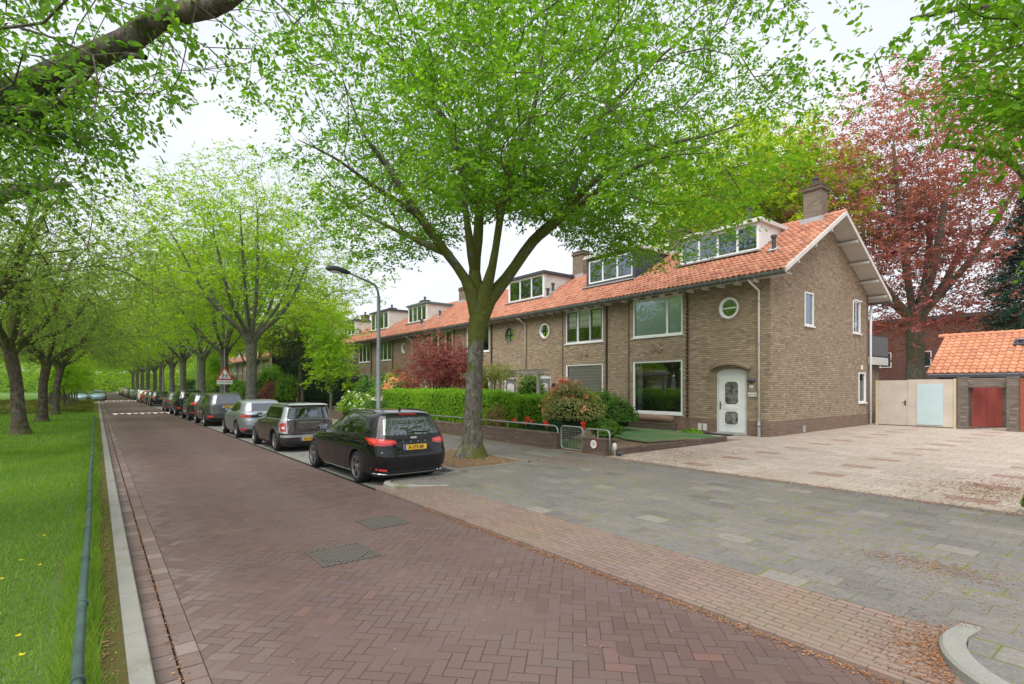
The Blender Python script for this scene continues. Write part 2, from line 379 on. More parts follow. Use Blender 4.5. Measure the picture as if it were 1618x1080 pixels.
M['dark'] = plain('dark_gap', (0.02, 0.018, 0.016), 0.95, 0.1)
n = NT('soil', 0.95, 0.1); P = n.pos('World'); f1 = n.noise(P, 2.5, 5, 0.6); f2 = n.noise(P, 40, 4)
c = n.ramp(f1, [(0.3, (0.16, 0.115, 0.075)), (0.55, (0.24, 0.17, 0.11)), (0.75, (0.14, 0.14, 0.05))])
n.set('Base Color', n.mix(0.5, c, n.mix(f2, (0.15, 0.15, 0.15), (0.85, 0.85, 0.85)), 'OVERLAY')); n.bump(f2, 0.9, 0.03); M['soil'] = n.m
n = NT('lawn', 0.95, 0.1); P = n.pos('World'); x, y, z = n.sep(P)[:3]
f1 = n.noise(P, 0.7, 4); f2 = n.noise(P, 55, 4, 0.7); f3 = n.noise(P, 1.6, 5, 0.65)
c = n.ramp(f1, [(0.3, (0.09, 0.165, 0.035)), (0.7, (0.135, 0.225, 0.05))])
c = n.mix(0.6, c, n.mix(f2, (0.1, 0.1, 0.1), (0.9, 0.9, 0.9)), 'OVERLAY')
edge = n.step(n.m_('ADD', y, n.m_('MULTIPLY', n.m_('SUBTRACT', f3, 0.5), 0.9)), -0.30, -0.02)
c = n.mix(n.m_('MULTIPLY', edge, 0.85), c, n.mix(n.step(f2, 0.35, 0.65), (0.19, 0.11, 0.06), (0.13, 0.13, 0.04)))
n.set('Base Color', c); n.bump(f2, 1.0, 0.04); M['lawn'] = n.m
n = NT('turf', 0.95, 0.1); P = n.pos('World'); f1 = n.noise(P, 0.9, 4); f2 = n.noise(P, 120, 3)
c = n.mix(n.step(f1, 0.35, 0.7), (0.085, 0.19, 0.08), (0.17, 0.215, 0.10))
n.set('Base Color', n.mix(0.4, c, n.mix(f2, (0.2, 0.2, 0.2), (0.8, 0.8, 0.8)), 'OVERLAY')); n.bump(f2, 0.8, 0.02); M['turf'] = n.m

def struct(o): o['kind'] = 'structure'; return o
def sheet(name, quads, mat, z=None):
    b = MB()
    for x0, x1, y0, y1 in quads:
        zz = (lambda Y: gh(Y)) if z is None else (lambda Y: z)
        b.quad((x0, y0, zz(y0 + 1e-6)), (x1, y0, zz(y0 + 1e-6)), (x1, y1, zz(y1)), (x0, y1, zz(y1)))
    return struct(b.build(name, mat))
b = MB(); b.quad((-1200, -900, -0.12), (600, -900, -0.12), (600, 900, -0.12), (-1200, 900, -0.12)); struct(b.build('ground', M['soil']))
sheet('road', [(-420, 60, 0.602, YR - 0.045)], M['road'], 0.0)
# gutter rows beside the left kerb, one brick wide each, the joint between them open
b = MB(); b.box(-420, 60, 0.31, 0.447, -0.10, -0.018); struct(b.build('gutter', M['gutter']))
b = MB(); b.box(-420, 60, 0.462, 0.60, -0.10, -0.003); struct(b.build('gutter', M['gutter']))
b = MB(); b.box(-420, 60, 0.30, 0.61, -0.11, -0.045); struct(b.build('gutter_bed', M['dark']))
b = MB(); x = 20.
while x > -200:
    b.box(x - 0.995, x, 0.165, 0.30, -0.1, 0.062); x -= 1.0
b.box(-420, x, 0.165, 0.30, -0.1, 0.062)
kb = struct(b.build('kerb', M['kerb'], bevel=0.012))
# lawn with small relief
NX, NY = 220, 90
gx = np.concatenate([np.linspace(12, -45, 150), np.linspace(-46, -420, 70)]); gy = np.concatenate([np.linspace(0.165, -10, 60), np.linspace(-11, -30, 30)])
X, Y = np.meshgrid(gx, gy, indexing='ij')
def lawn_z(X, Y): return 0.045 + 0.02 * np.sin(X * 1.3 + Y * 2.1) * np.clip(-Y, 0, 1) + 0.03 * np.sin(X * 0.37 - Y * 0.9) * np.clip(-Y * 0.5, 0, 1)
V = np.stack([X, Y, lawn_z(X, Y)], -1).reshape(-1, 3)
idx = np.arange(NX * NY).reshape(NX, NY)
Fq = np.stack([idx[:-1, :-1], idx[:-1, 1:], idx[1:, 1:], idx[1:, :-1]], -1).reshape(-1, 4)
struct(np_obj('lawn', V, Fq, M['lawn'], smooth=True))
b = MB(); b.quad((-420, -34, -0.02), (60, -34, -0.02), (60, -30, -0.02), (-420, -30, -0.02)); b.quad((-420, -30, -0.02), (60, -30, -0.02), (60, -30, 0.05), (-420, -30, 0.05)); struct(b.build('side_path', M['park']))
# parking strip
sheet('parking_strip', [(-420, -9.55, YR + 0.02, 6.2)], M['park'], 0.004)
b = MB(); b.box(-420, -9.5, YR - 0.046, YR + 0.02, -0.1, 0.006); struct(b.build('parking_edge', M['dark']))
# driveway ramp of bricks
sheet('brick_ramp', [(-9.64, -0.25, YR, 5.1)], M['ramp'])
b = MB(); b.quad((-9.6, YR, -0.05), (-1.0, YR, -0.05), (-1.0, YR, 0.0249), (-9.6, YR, 0.0249)); struct(b.build('ramp_edge', M['ramp']))
b = MB(); b.box(-9.5, 60, YR - 0.046, YR - 0.001, -0.1, -0.022); struct(b.build('edge_joint', M['dark']))
# pavement
sheet('pavement', [(-420, -13.4, 6.34, 10.42), (-13.4, -9.95, 8.3, 10.42), (-9.95, -9.62, 6.34, 10.42), (-9.62, -1.12, 5.1, 10.42), (-1.12, 60, 5.1, 10.42)], M['tile'])
sheet('pavement', [(-9.62, -9.3, 4.75, 5.1)], M['tile'])
sheet('tree_pit', [(-13.4, -9.95, 6.34, 8.3)], M['soil'])
b = MB()
for a, q in (((-13.4, 8.3), (-9.95, 8.3)), ((-9.95, 8.3), (-9.95, 6.34))):
    (xa, ya), (xb, yb) = a, q
    b.box(min(xa, xb) - 0.03, max(xa, xb) + 0.03, min(ya, yb) - 0.03, max(ya, yb) + 0.03, 0.05, gh(7.3) + 0.022)
struct(b.build('pit_edging', M['kerb']))
sheet('driveway', [(-9.38, 14, 10.42, 30.4), (-16, -9.38, 17.0, 18.7)], M['drive'])
sheet('back_garden_ground', [(-420, -9.38, 10.42, 17.0), (-420, -16, 17.0, 60), (-16, 60, 30.4, 60)], M['soil'])
# kerbs on the pavement side
def kerb_path(name, pts, w, z1, mat):
    """kerb along pts (its outer edge), width w to the left of travel"""
    b = MB(); P2 = [Vector((p[0], p[1], 0)) for p in pts]; L = []
    for i, p in enumerate(P2):
        d = (P2[min(i + 1, len(P2) - 1)] - P2[max(i - 1, 0)]).normalized(); L.append(Vector((-d.y, d.x, 0)))
    vs = []
    for p, l, q in zip(P2, L, pts):
        zt = q[2] if len(q) > 2 else z1
        vs += [(p.x, p.y, -0.1), (p.x, p.y, zt - 0.02), (p.x + l.x * 0.02, p.y + l.y * 0.02, zt), (p.x + l.x * w, p.y + l.y * w, zt + 0.003), (p.x + l.x * w, p.y + l.y * w, -0.1)]
    fs = []
    for i in range(len(P2) - 1):
        for k in range(4): fs.append((i * 5 + k, i * 5 + k + 5, i * 5 + k + 6, i * 5 + k + 1))
    fs += [(0, 1, 2, 3, 4), tuple(len(vs) - 5 + k for k in (4, 3, 2, 1, 0))]
    b.add(vs, fs); o = struct(b.build(name, mat, smooth='angle')); return o
kerb_path('kerb', [(-420, 6.2), (-9.85, 6.2)], 0.14, 0.115, M['kerb'])
tip = [(-9.85, 6.2)] + [(-9.85 + 0.02 * t, 6.2 - 0.45 * t) for t in (1, 2, 3)] + [(-9.36 + 0.45 * math.cos(a), 4.72 + 0.42 * math.sin(a)) for a in [math.pi * (1 + t / 8) for t in range(0, 8)]] + [(-8.88, 4.80, 0.10), (-8.70, 4.98, 0.10), (-8.5, 5.12, 0.10)]
kerb_path('kerb', tip, 0.13, 0.115, M['kerb_mossy'])
b = MB(); b.prism([(-9.84, 6.25), (-9.78, 5.0), (-9.66, 4.6), (-9.36, 4.42), (-9.06, 4.55), (-8.85, 4.9), (-8.66, 5.12), (-9.3, 5.2), (-9.62, 6.3)], 0.112, 'z', -0.05)
struct(b.build('pavement_tongue', M['tile']))
arc = [(-1.13, 5.35, 0.10), (-1.15, 5.0)] + [(-.33 - .82 * math.cos(a), 5.0 - .84 * math.sin(a)) for a in [math.pi / 2 * k / 14 for k in range(1, 15)]] + [(0.5, 4.16), (60, 4.16)]
kerb_path('kerb', [(x, y) + ((q[0],) if q else ()) for x, y, *q in arc], 0.15, 0.125, M['kerb'])
b = MB(); b.prism([(-0.99, 5.35), (-1.0, 5.0), (-0.96, 4.76), (-0.88, 4.62), (-0.75, 4.5), (-0.55, 4.39), (-0.3, 4.33), (3, 4.32), (3, 4.6), (-0.9, 5.4)], 0.107, 'z', 0.0); struct(b.build('pavement', M['tile']))
# speed ramps: a raised table with white piano teeth
M['white_road'] = plain('road_paint', (0.72, 0.70, 0.67), 0.7, 0.3, 0.12, 8)
for X0 in (-45.6, -86.0):
    b = MB(); b.prism([(X0 + 1.0, 0.001), (X0, 0.075), (X0 - 28 if X0 > -50 else X0 - 14, 0.075), (X0 - (29 if X0 > -50 else 15), 0.001)], YR - 0.05, 'y', 0.74)
    struct(b.build('speed_table', M['road']))
    b = MB(); k = 0; y = 0.85
    while y < 3.9:
        L = 0.9 if k % 2 == 0 else 0.55
        za = lambda t: 0.075 - 0.074 * t + 0.006
        b.add([(X0, y, za(0)), (X0 + L, y + 0.18, za(L)), (X0, y + 0.36, za(0))], [(0, 1, 2)])
        y += 0.38; k += 1
    b.quad((X0 - 0.12, 0.85, 0.08), (X0, 0.85, 0.08), (X0, 3.95, 0.08), (X0 - 0.12, 3.95, 0.08))
    struct(b.build('road_marking', M['white_road']))
# manhole covers
n = NT('cast_iron', 0.75, 0.3, metallic=0.1); P = n.pos(); x, y, z = n.sep(P)[:3]
a_ = n.m_('SINE', n.m_('MULTIPLY', n.m_('ADD', x, y), 95.)); b_ = n.m_('SINE', n.m_('MULTIPLY', n.m_('SUBTRACT', x, y), 95.))
h = n.m_('MAXIMUM', a_, n.m_('MULTIPLY', b_, 0.4)); n.set('Base Color', n.mix(n.step(h, -0.2, 0.6), (0.05, 0.042, 0.037), (0.13, 0.118, 0.106))); n.bump(h, 0.8, 0.01); M['iron'] = n.m
def manhole(x, y, s, label):
    t = empty('manhole_cover', (x, y, 0), 0, label, 'manhole cover', 'manhole covers in the brick road')
    b = MB()
    for a0, a1, c0, c1 in ((-s, s, -s, -s + .05), (-s, s, s - .05, s), (-s, -s + .05, -s + .05, s - .05), (s - .05, s, -s + .05, s - .05)): b.box(a0, a1, c0, c1, -0.05, 0.010)
    b.build('cover_frame', M['iron'], t)
    b = MB(); b.prism([(s * .86 * math.cos(k * math.pi / 20), s * .86 * math.sin(k * math.pi / 20)) for k in range(40)], 0.012, 'z', -0.04); b.build('lid', M['iron'], t)
    b = MB(); b.box(-s + .05, s - .05, -s + .05, s - .05, -0.05, 0.006); b.build('infill', M['iron'], t)
manhole(-6.07, 2.25, 0.33, 'larger cast iron manhole cover in the road, the one nearer the camera')
manhole(-7.15, 3.25, 0.30, 'smaller cast iron manhole cover in the road, nearer the brick ramp')

# ================================================================== MATERIALS FOR BUILDINGS AND OBJECTS
TAN = [(0.316, 0.242, 0.16), (0.397, 0.308, 0.212), (0.345, 0.257, 0.182), (0.471, 0.383, 0.281), (0.257, 0.192, 0.144), (0.427, 0.332, 0.228)]
M['brick'] = brick_mat('tan_brick', TAN, (0.13, 0.11, 0.088), plinth=(0.55, (0.16, 0.095, 0.075), (0.22, 0.14, 0.11)))
M['brick_tooth'] = plain('muted_tan_brick', (0.17, 0.125, 0.09), .9, .2, .3, 9)  # tan brick mixture, darker than the wall around the toothed edging
M['sky_curtain'] = plain('sky_tint_curtain', (0.70, 0.75, 0.82), .9, .1, .08, 2)  # curtain coloured pale blue to imitate sky reflected in the upper panes
M['brick_far'] = brick_mat('brown_brick', [(0.20, 0.145, 0.105), (0.24, 0.18, 0.13), (0.18, 0.13, 0.1)], (0.12, 0.10, 0.08))
M['brick_dark'] = brick_mat('dark_brown_brick', [(0.12, 0.085, 0.07), (0.16, 0.115, 0.09), (0.14, 0.10, 0.08), (0.20, 0.15, 0.12)], (0.09, 0.08, 0.065))
M['brick_garage'] = brick_mat('garage_brick', [(0.15, 0.125, 0.105), (0.20, 0.165, 0.14), (0.125, 0.10, 0.088), (0.24, 0.20, 0.17)], (0.12, 0.11, 0.095))
M['brick_red'] = brick_mat('red_brick', [(0.17, 0.075, 0.055), (0.21, 0.10, 0.075), (0.14, 0.065, 0.05)], (0.12, 0.1, 0.09))
def tile_mat(name, c):
    n = NT(name, 0.75, 0.3); x, y, z = n.sep(n.pos())[:3]
    at = n.new('ShaderNodeAttribute'); at.attribute_name = 'tid'
    r = n.white(n.comb(at.outputs['Fac'], 0., 0.)); k = len(c)
    q = n.ramp(r, [(t / (k - 1), cc) for t, cc in enumerate(c)])
    P = n.pos(); big = n.noise(P, 0.8, 5, 0.6); q = n.mix(n.m_('MULTIPLY', n.step(big, 0.5, 0.72), 0.4), q, [t * 0.6 for t in c[0]])
    g = n.noise(P, 25, 4); q = n.mix(0.3, q, n.mix(g, (0.15, 0.15, 0.15), (0.85, 0.85, 0.85)), 'OVERLAY')
    n.set('Base Color', q); n.bump(g, 0.3, 0.01); return n.m
M['rooftile'] = tile_mat('orange_roof_tile', [(0.34, 0.132, 0.078), (0.43, 0.18, 0.11), (0.38, 0.155, 0.095), (0.49, 0.23, 0.15), (0.27, 0.105, 0.065), (0.43, 0.20, 0.135)])
M['rooftile_new'] = tile_mat('new_roof_tile', [(0.42, 0.175, 0.095), (0.50, 0.22, 0.12), (0.46, 0.195, 0.11), (0.54, 0.25, 0.145), (0.36, 0.155, 0.09)])
M['white'] = plain('white_paint', (0.74, 0.75, 0.75), 0.45, 0.4, 0.05, 4)
M['offwhite'] = plain('weathered_white_paint', (0.60, 0.585, 0.55), 0.6, 0.3, 0.10, 3)
M['cream'] = plain('cream_paint', (0.49, 0.425, 0.365), 0.6, 0.3, 0.11, 1.6)
M['yellow_cream'] = plain('yellowish_cream_paint', (0.52, 0.44, 0.29), 0.6, 0.3, 0.08, 5)
M['soffit'] = plain('soffit_paint', (0.52, 0.49, 0.45), 0.7, 0.3, 0.06, 3)
M['pipe'] = plain('pale_pipe', (0.58, 0.56, 0.51), 0.5, 0.4, 0.06, 3)
M['tanpipe'] = plain('tan_pipe', (0.42, 0.36, 0.28), 0.5, 0.4, 0.08, 3)
M['zinc'] = plain('zinc_gutter', (0.17, 0.18, 0.18), 0.5, 0.5, 0.25, 5, metallic=0.5)
M['lead'] = plain('lead', (0.33, 0.34, 0.36), 0.6, 0.4, 0.15, 9)
M['slate'] = plain('slate_grey', (0.055, 0.062, 0.078), 0.6, 0.3, 0.12, 5)
M['green_paint'] = plain('dark_green_paint', (0.10, 0.15, 0.14), 0.5, 0.4, 0.1, 5)
M['greyframe'] = plain('grey_frame', (0.16, 0.165, 0.175), 0.5, 0.4, 0.06)
M['black'] = plain('black_plastic', (0.018, 0.018, 0.02), 0.55, 0.4)
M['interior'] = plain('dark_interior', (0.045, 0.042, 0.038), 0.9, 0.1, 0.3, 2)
M['steel'] = plain('galvanised_steel', (0.33, 0.34, 0.33), 0.45, 0.5, 0.18, 10, metallic=0.6)
M['reddoor'] = plain('red_door_paint', (0.27, 0.055, 0.05), 0.5, 0.4, 0.18, 2)
M['browndoor'] = plain('rust_red_door', (0.25, 0.075, 0.04), 0.55, 0.4, 0.10, 2)
M['bluepanel'] = plain('pale_blue_board', (0.42, 0.54, 0.56), 0.6, 0.3, 0.04, 3)
M['curtain'] = plain('curtain', (0.50, 0.49, 0.48), 0.9, 0.1, 0.08, 20)
M['log'] = wood_mat('bark_wood', (0.17, 0.10, 0.07), (0.30, 0.19, 0.13)); M['wood_grey'] = wood_mat('weathered_wood', (0.28, 0.25, 0.22), (0.40, 0.37, 0.33))
n = NT('pleated_blind', 0.9, 0.1); x, y, z = n.sep(n.pos())[:3]; s_ = n.m_('SINE', n.m_('MULTIPLY', z, 42.))
n.set('Base Color', n.mix(n.step(s_, -0.8, 0.4), (0.66, 0.65, 0.58), (0.86, 0.84, 0.77))); M['blind_grey'] = n.m
n = NT('roman_blind', 0.9, 0.1); x, y, z = n.sep(n.pos())[:3]; s_ = n.m_('SINE', n.m_('MULTIPLY', z, 21.))
n.set('Base Color', n.mix(n.step(s_, -0.9, 0.), (0.55, 0.46, 0.46), (0.78, 0.68, 0.68))); M['blind_pink'] = n.m
def glass_mat(name, refl=0.35, tint=(0.75, 0.8, 0.8), gloss=(0.9, 0.95, 1.0)):
    n = NT(name, 0.1); n.t.nodes.remove(n.b)
    g = n.new('ShaderNodeBsdfGlossy'); g.inputs['Roughness'].default_value = 0.01; g.inputs[0].default_value = gloss + (1,)
    t = n.new('ShaderNodeBsdfTransparent'); t.inputs[0].default_value = tint + (1,)
    fr = n.new('ShaderNodeFresnel'); fr.inputs[0].default_value = 1.5
    m = n.new('ShaderNodeMixShader'); n.put(m.inputs[0], n.m_('ADD', refl, fr.outputs[0], clamp=True))
    n.link(t.outputs[0], m.inputs[1]); n.link(g.outputs[0], m.inputs[2]); n.link(m.outputs[0], n.out.inputs[0]); return n.m
M['glass'] = glass_mat('window_glass', 0.20, (0.90, 0.94, 0.96), (.75, .85, .98)); M['glass_clear'] = glass_mat('clear_window_glass', 0.26, (0.92, 0.96, 0.95), (.85, .9, .9))
M['carglass'] = glass_mat('car_glass', 0.16, (0.10, 0.13, 0.12))
M['chrome'] = NT('chrome', 0.18, 0.5, (0.55, 0.56, 0.58), 1.0).m
M['rubber'] = plain('tyre_rubber', (0.022, 0.022, 0.023), 0.85, 0.2)
M['rim'] = NT('alloy_rim', 0.3, 0.5, (0.38, 0.39, 0.40), 0.9).m
M['rimdark'] = NT('dark_alloy_rim', 0.35, 0.5, (0.10, 0.10, 0.105), 0.7).m
M['redlight'] = NT('red_lamp_glass', 0.12, 0.6, (0.42, 0.012, 0.012), 0.0, 1.0).m
M['redlight_b'] = NT('bright_red_lamp_glass', 0.12, 0.6, (0.72, 0.05, 0.035), 0.0, 1.0).m
M['whitelight'] = NT('clear_lamp_glass', 0.12, 0.6, (0.65, 0.66, 0.68), 0.2, 1.0).m
M['plate'] = plain('yellow_plate', (0.80, 0.46, 0.04), 0.5, 0.4, 0.02); M['plate_blue'] = plain('blue_band', (0.03, 0.10, 0.42), 0.5, 0.4)
M['ink'] = plain('black_ink', (0.015, 0.015, 0.018), 0.6, 0.3); M['red_ink'] = plain('red_sign_paint', (0.55, 0.03, 0.03), 0.5, 0.4)
def paint(name, c, metallic=0.35): return NT(name, 0.38, 0.25 if max(c) > .02 else .05, c, metallic, 1.0).m

# ================================================================== HOUSES
FY = 18.76; GZ = gh(FY)
def rect_window(par, x0, x1, z0, z1, y, muls=(), fr='white', gl='glass', sill=True, fw=0.075, blind=None, sashes=(), name='window_frame', depth=0.5, curtain=None, room=.3):
    b = MB(); d0, d1 = y - 0.02, y + 0.05
    b.box(x0, x1, d0, d1, z1 - fw, z1); b.box(x0, x1, d0, d1, z0, z0 + fw)
    b.box(x0, x0 + fw, d0, d1, z0 + fw, z1 - fw); b.box(x1 - fw, x1, d0, d1, z0 + fw, z1 - fw)
    for m in muls: b.box(m - fw * .55, m + fw * .55, d0, d1, z0 + fw, z1 - fw)
    f = b.build(name, M[fr], par)
    if sashes:
        for a0, a1 in sashes:
            b = MB(); q = 0.05; e0, e1 = y - 0.035, y + 0.03
            b.box(a0, a1, e0, e1, z1 - fw - q, z1 - fw); b.box(a0, a1, e0, e1, z0 + fw, z0 + fw + q); b.box(a0, a0 + q, e0, e1, z0 + fw + q, z1 - fw - q); b.box(a1 - q, a1, e0, e1, z0 + fw + q, z1 - fw - q)
            b.build('sash', M['greyframe'], f)
    b = MB(); b.quad((x0 + fw, y + .015, z0 + fw), (x1 - fw, y + .015, z0 + fw), (x1 - fw, y + .015, z1 - fw), (x0 + fw, y + .015, z1 - fw)); b.build('pane', M[gl], f)
    if sill:
        b = MB(); b.box(x0 - 0.04, x1 + 0.04, y - 0.09, y + 0.0, z0 - 0.055, z0 - 0.002); b.build('sill', M['white'], f)
    if blind:
        b = MB(); b.box(x0 + fw, x1 - fw, y + 0.09, y + 0.10, z1 - (z1 - z0) * blind[1], z1 - fw * .5); b.build('blind', M[blind[0]], f)
    if curtain:
        b = MB()
        for c0, c1 in curtain:
            nn = max(6, int((c1 - c0) / 0.03)); pts = [(c0 + (c1 - c0) * k / nn, y + 0.22 + 0.02 * math.sin(k * 1.9)) for k in range(nn + 1)]
            for p, q in zip(pts, pts[1:]): b.quad((p[0], p[1], z0), (q[0], q[1], z0), (q[0], q[1], z1), (p[0], p[1], z1))
        b.build('curtain', M['curtain'], f)
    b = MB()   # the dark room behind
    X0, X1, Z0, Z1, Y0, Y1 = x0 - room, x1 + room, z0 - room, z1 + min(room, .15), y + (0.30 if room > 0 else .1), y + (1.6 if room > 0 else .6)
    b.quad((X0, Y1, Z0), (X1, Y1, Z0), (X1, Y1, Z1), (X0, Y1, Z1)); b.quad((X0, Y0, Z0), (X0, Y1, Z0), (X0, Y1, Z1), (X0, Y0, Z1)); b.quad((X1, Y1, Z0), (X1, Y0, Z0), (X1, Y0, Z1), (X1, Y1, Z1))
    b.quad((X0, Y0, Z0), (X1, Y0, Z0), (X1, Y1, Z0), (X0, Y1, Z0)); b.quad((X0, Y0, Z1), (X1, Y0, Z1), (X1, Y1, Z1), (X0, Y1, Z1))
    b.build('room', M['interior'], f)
    return f
def round_window(par, cx, cz, r, y, fr='white', gl='glass', bars=True, fw=0.09):
    b = MB(); prof = [(r, -0.03), (r, 0.10), (r - fw, 0.10), (r - fw, 0.02), (r - fw * .8, -0.03), (r, -0.03)]
    b.lathe(prof, (cx, y, cz), 40, 'y'); f = b.build('round_window_frame', M[fr], par)
    b = MB(); b.lathe([(0.0, 0.05), (r - fw, 0.05)], (cx, y, cz), 40, 'y'); b.build('pane', M[gl], f)
    if bars:
        b = MB(); b.box(cx - r + fw, cx + r - fw, y + 0.02, y + 0.06, cz - 0.02, cz + 0.02)
        if bars == 'cross': b.box(cx - 0.02, cx + 0.02, y + 0.02, y + 0.06, cz - r + fw, cz + r - fw); b.ell((cx, y + 0.03, cz), (0.08, 0.03, 0.08))
        b.build('glazing_bar', M[fr if bars != 'cross' else 'black'], f)
    b = MB(); b.box(cx - r, cx + r, y + 0.5, y + 0.52, cz - r, cz + r); b.build('room', M['interior'], f)
    return f
EV_Y, EV_Z, RG_Y, RG_Z, RE_Y = -0.48, 5.78, 4.64, 8.70, 9.76   # local: eave, ridge, rear eave
SL = (RG_Z - EV_Z) / (RG_Y - EV_Y)
def roof_z(y): return EV_Z + (y - EV_Y) * SL
TW, TR = 0.215, 0.281
def pantiles(par, x0, x1, ya, za, yb, zb, mat, name='roof_tiles', rowlen=0.325, tw=TW):
    """rows of S-shaped tiles from eave (ya,za) to ridge (yb,zb)"""
    L = math.hypot(yb - ya, zb - za); rows = int(round(L / rowlen)); cols = int(round((x1 - x0) / tw)); ns_ = 8
    dy, dz = (yb - ya) / L, (zb - za) / L; ny_, nz_ = (-dz, dy) if dy > 0 else (dz, -dy)
    xs = np.linspace(x0, x1, cols * ns_ + 1); ph = (np.arange(cols * ns_ + 1) % ns_) / ns_
    wave = 0.030 * np.cos(2 * np.pi * (ph - 0.30)) + 0.012 * np.cos(4 * np.pi * (ph - 0.15))
    V = []
    rng = np.random.RandomState(5)
    for r in range(rows):
        for t, lift in ((0.0, 0.055), (1.04, 0.012)):
            d = (r + t) * L / rows; jit = np.repeat(rng.uniform(-0.006, 0.006, cols + 1), ns_)[:len(xs)]
            h = wave + lift + jit
            V.append(np.stack([xs, ya + dy * d + ny_ * h, za + dz * d + nz_ * h], -1))
    V = np.array(V); m = len(xs); F = []
    base = np.arange(m - 1)
    for r in range(rows):
        a = 2 * r * m; F.append(np.stack([a + base, a + base + 1, a + m + base + 1, a + m + base], -1))
    # front butt edge of each row
    Vb = []
    for r in range(rows):
        q = V[2 * r].copy(); q[:, 1] -= ny_ * 0.045; q[:, 2] -= nz_ * 0.045; Vb.append(q)
    nb = 2 * rows * m
    for r in range(rows):
        a = 2 * r * m; c_ = nb + r * m; F.append(np.stack([c_ + base, c_ + base + 1, a + base + 1, a + base], -1))
    o = np_obj(name, np.concatenate([V.reshape(-1, 3), np.array(Vb).reshape(-1, 3)]), np.concatenate(F), mat, par, smooth=False)
    col = (np.arange(m - 1) // ns_); tid = np.concatenate([col + r * 61.0 for r in range(rows)] * 2)
    a = o.data.attributes.new('tid', 'FLOAT', 'FACE'); a.data.foreach_set('value', tid.astype(np.float32) * 0.37)
    return o

def dormer(par, x0, x1, yf, ztop, style, panes):
    zb = roof_z(yf) + 0.04; yb = min(RG_Y - 0.1, EV_Y + (ztop - EV_Z) / SL)
    wallm = {'white': 'white', 'slate': 'slate', 'whiteg': 'offwhite', 'whited': 'offwhite'}[style]
    b = MB(); b.box(x0 + .061, x1 - .061, yf + 0.13, yb, ztop - .05, ztop - .002)
    for xa, xb in ((x0, x0 + .06), (x1 - .06, x1)): b.prism([(yf + 0.12, zb - 0.1), (yf + 0.12, ztop), (yb, ztop)], xb, 'x', xa)
    d = b.build('dormer', M[wallm], par)
    if style == 'slate':
        for xx in (x1, x0 - 0.012):
            b = MB(); z = zb + 0.05
            while z < ztop - 0.05: b.box(xx, xx + (0.012 if int(z / .15) % 2 else .02), yf + 0.13, EV_Y + (z + 0.1 - EV_Z) / SL, z, z + 0.15); z += 0.15
            b.build('cladding', M['slate'], d)
    b = MB(); b.box(x0 - 0.14, x1 + 0.14, yf - 0.12, yb + 0.25, ztop, ztop + 0.16)
    b.build('flat_roof', M[{'white': 'offwhite', 'slate': 'offwhite', 'whiteg': 'green_paint', 'whited': 'slate'}[style]], d, bevel=0.01)
    b = MB(); fm = 'slate' if style == 'slate' else 'white'
    m = 0.16 if style == 'slate' else 0.04
    for q in ((x0, x1, zb - 0.05, zb + m), (x0, x1, ztop - m, ztop), (x0, x0 + m, zb + m, ztop - m), (x1 - m, x1, zb + m, ztop - m)): b.box(q[0], q[1], yf, yf + 0.12, q[2], q[3])
    b.build('surround', M[fm], d)
    a0, a1 = x0 + m, x1 - m
    muls = [a0 + (a1 - a0) * k / panes for k in range(1, panes)]
    f = rect_window(par, a0, a1, zb + m, ztop - m, yf + 0.03, muls, 'white', 'glass', sill=False, fw=0.07, curtain=[(a0 + .1, a0 + (a1 - a0) / panes - .05)] if panes == 4 else None, room=-.02)
    f.name = 'dormer_window'
    b = MB(); b.box(x0 - 0.1, x1 + 0.1, yf - 0.30, yf + 0.02, roof_z(yf - .15) + 0.05, roof_z(yf - .15) + 0.11); lf = b.build('flashing', M['lead'], d)
    lf.rotation_euler = (0, 0, 0)

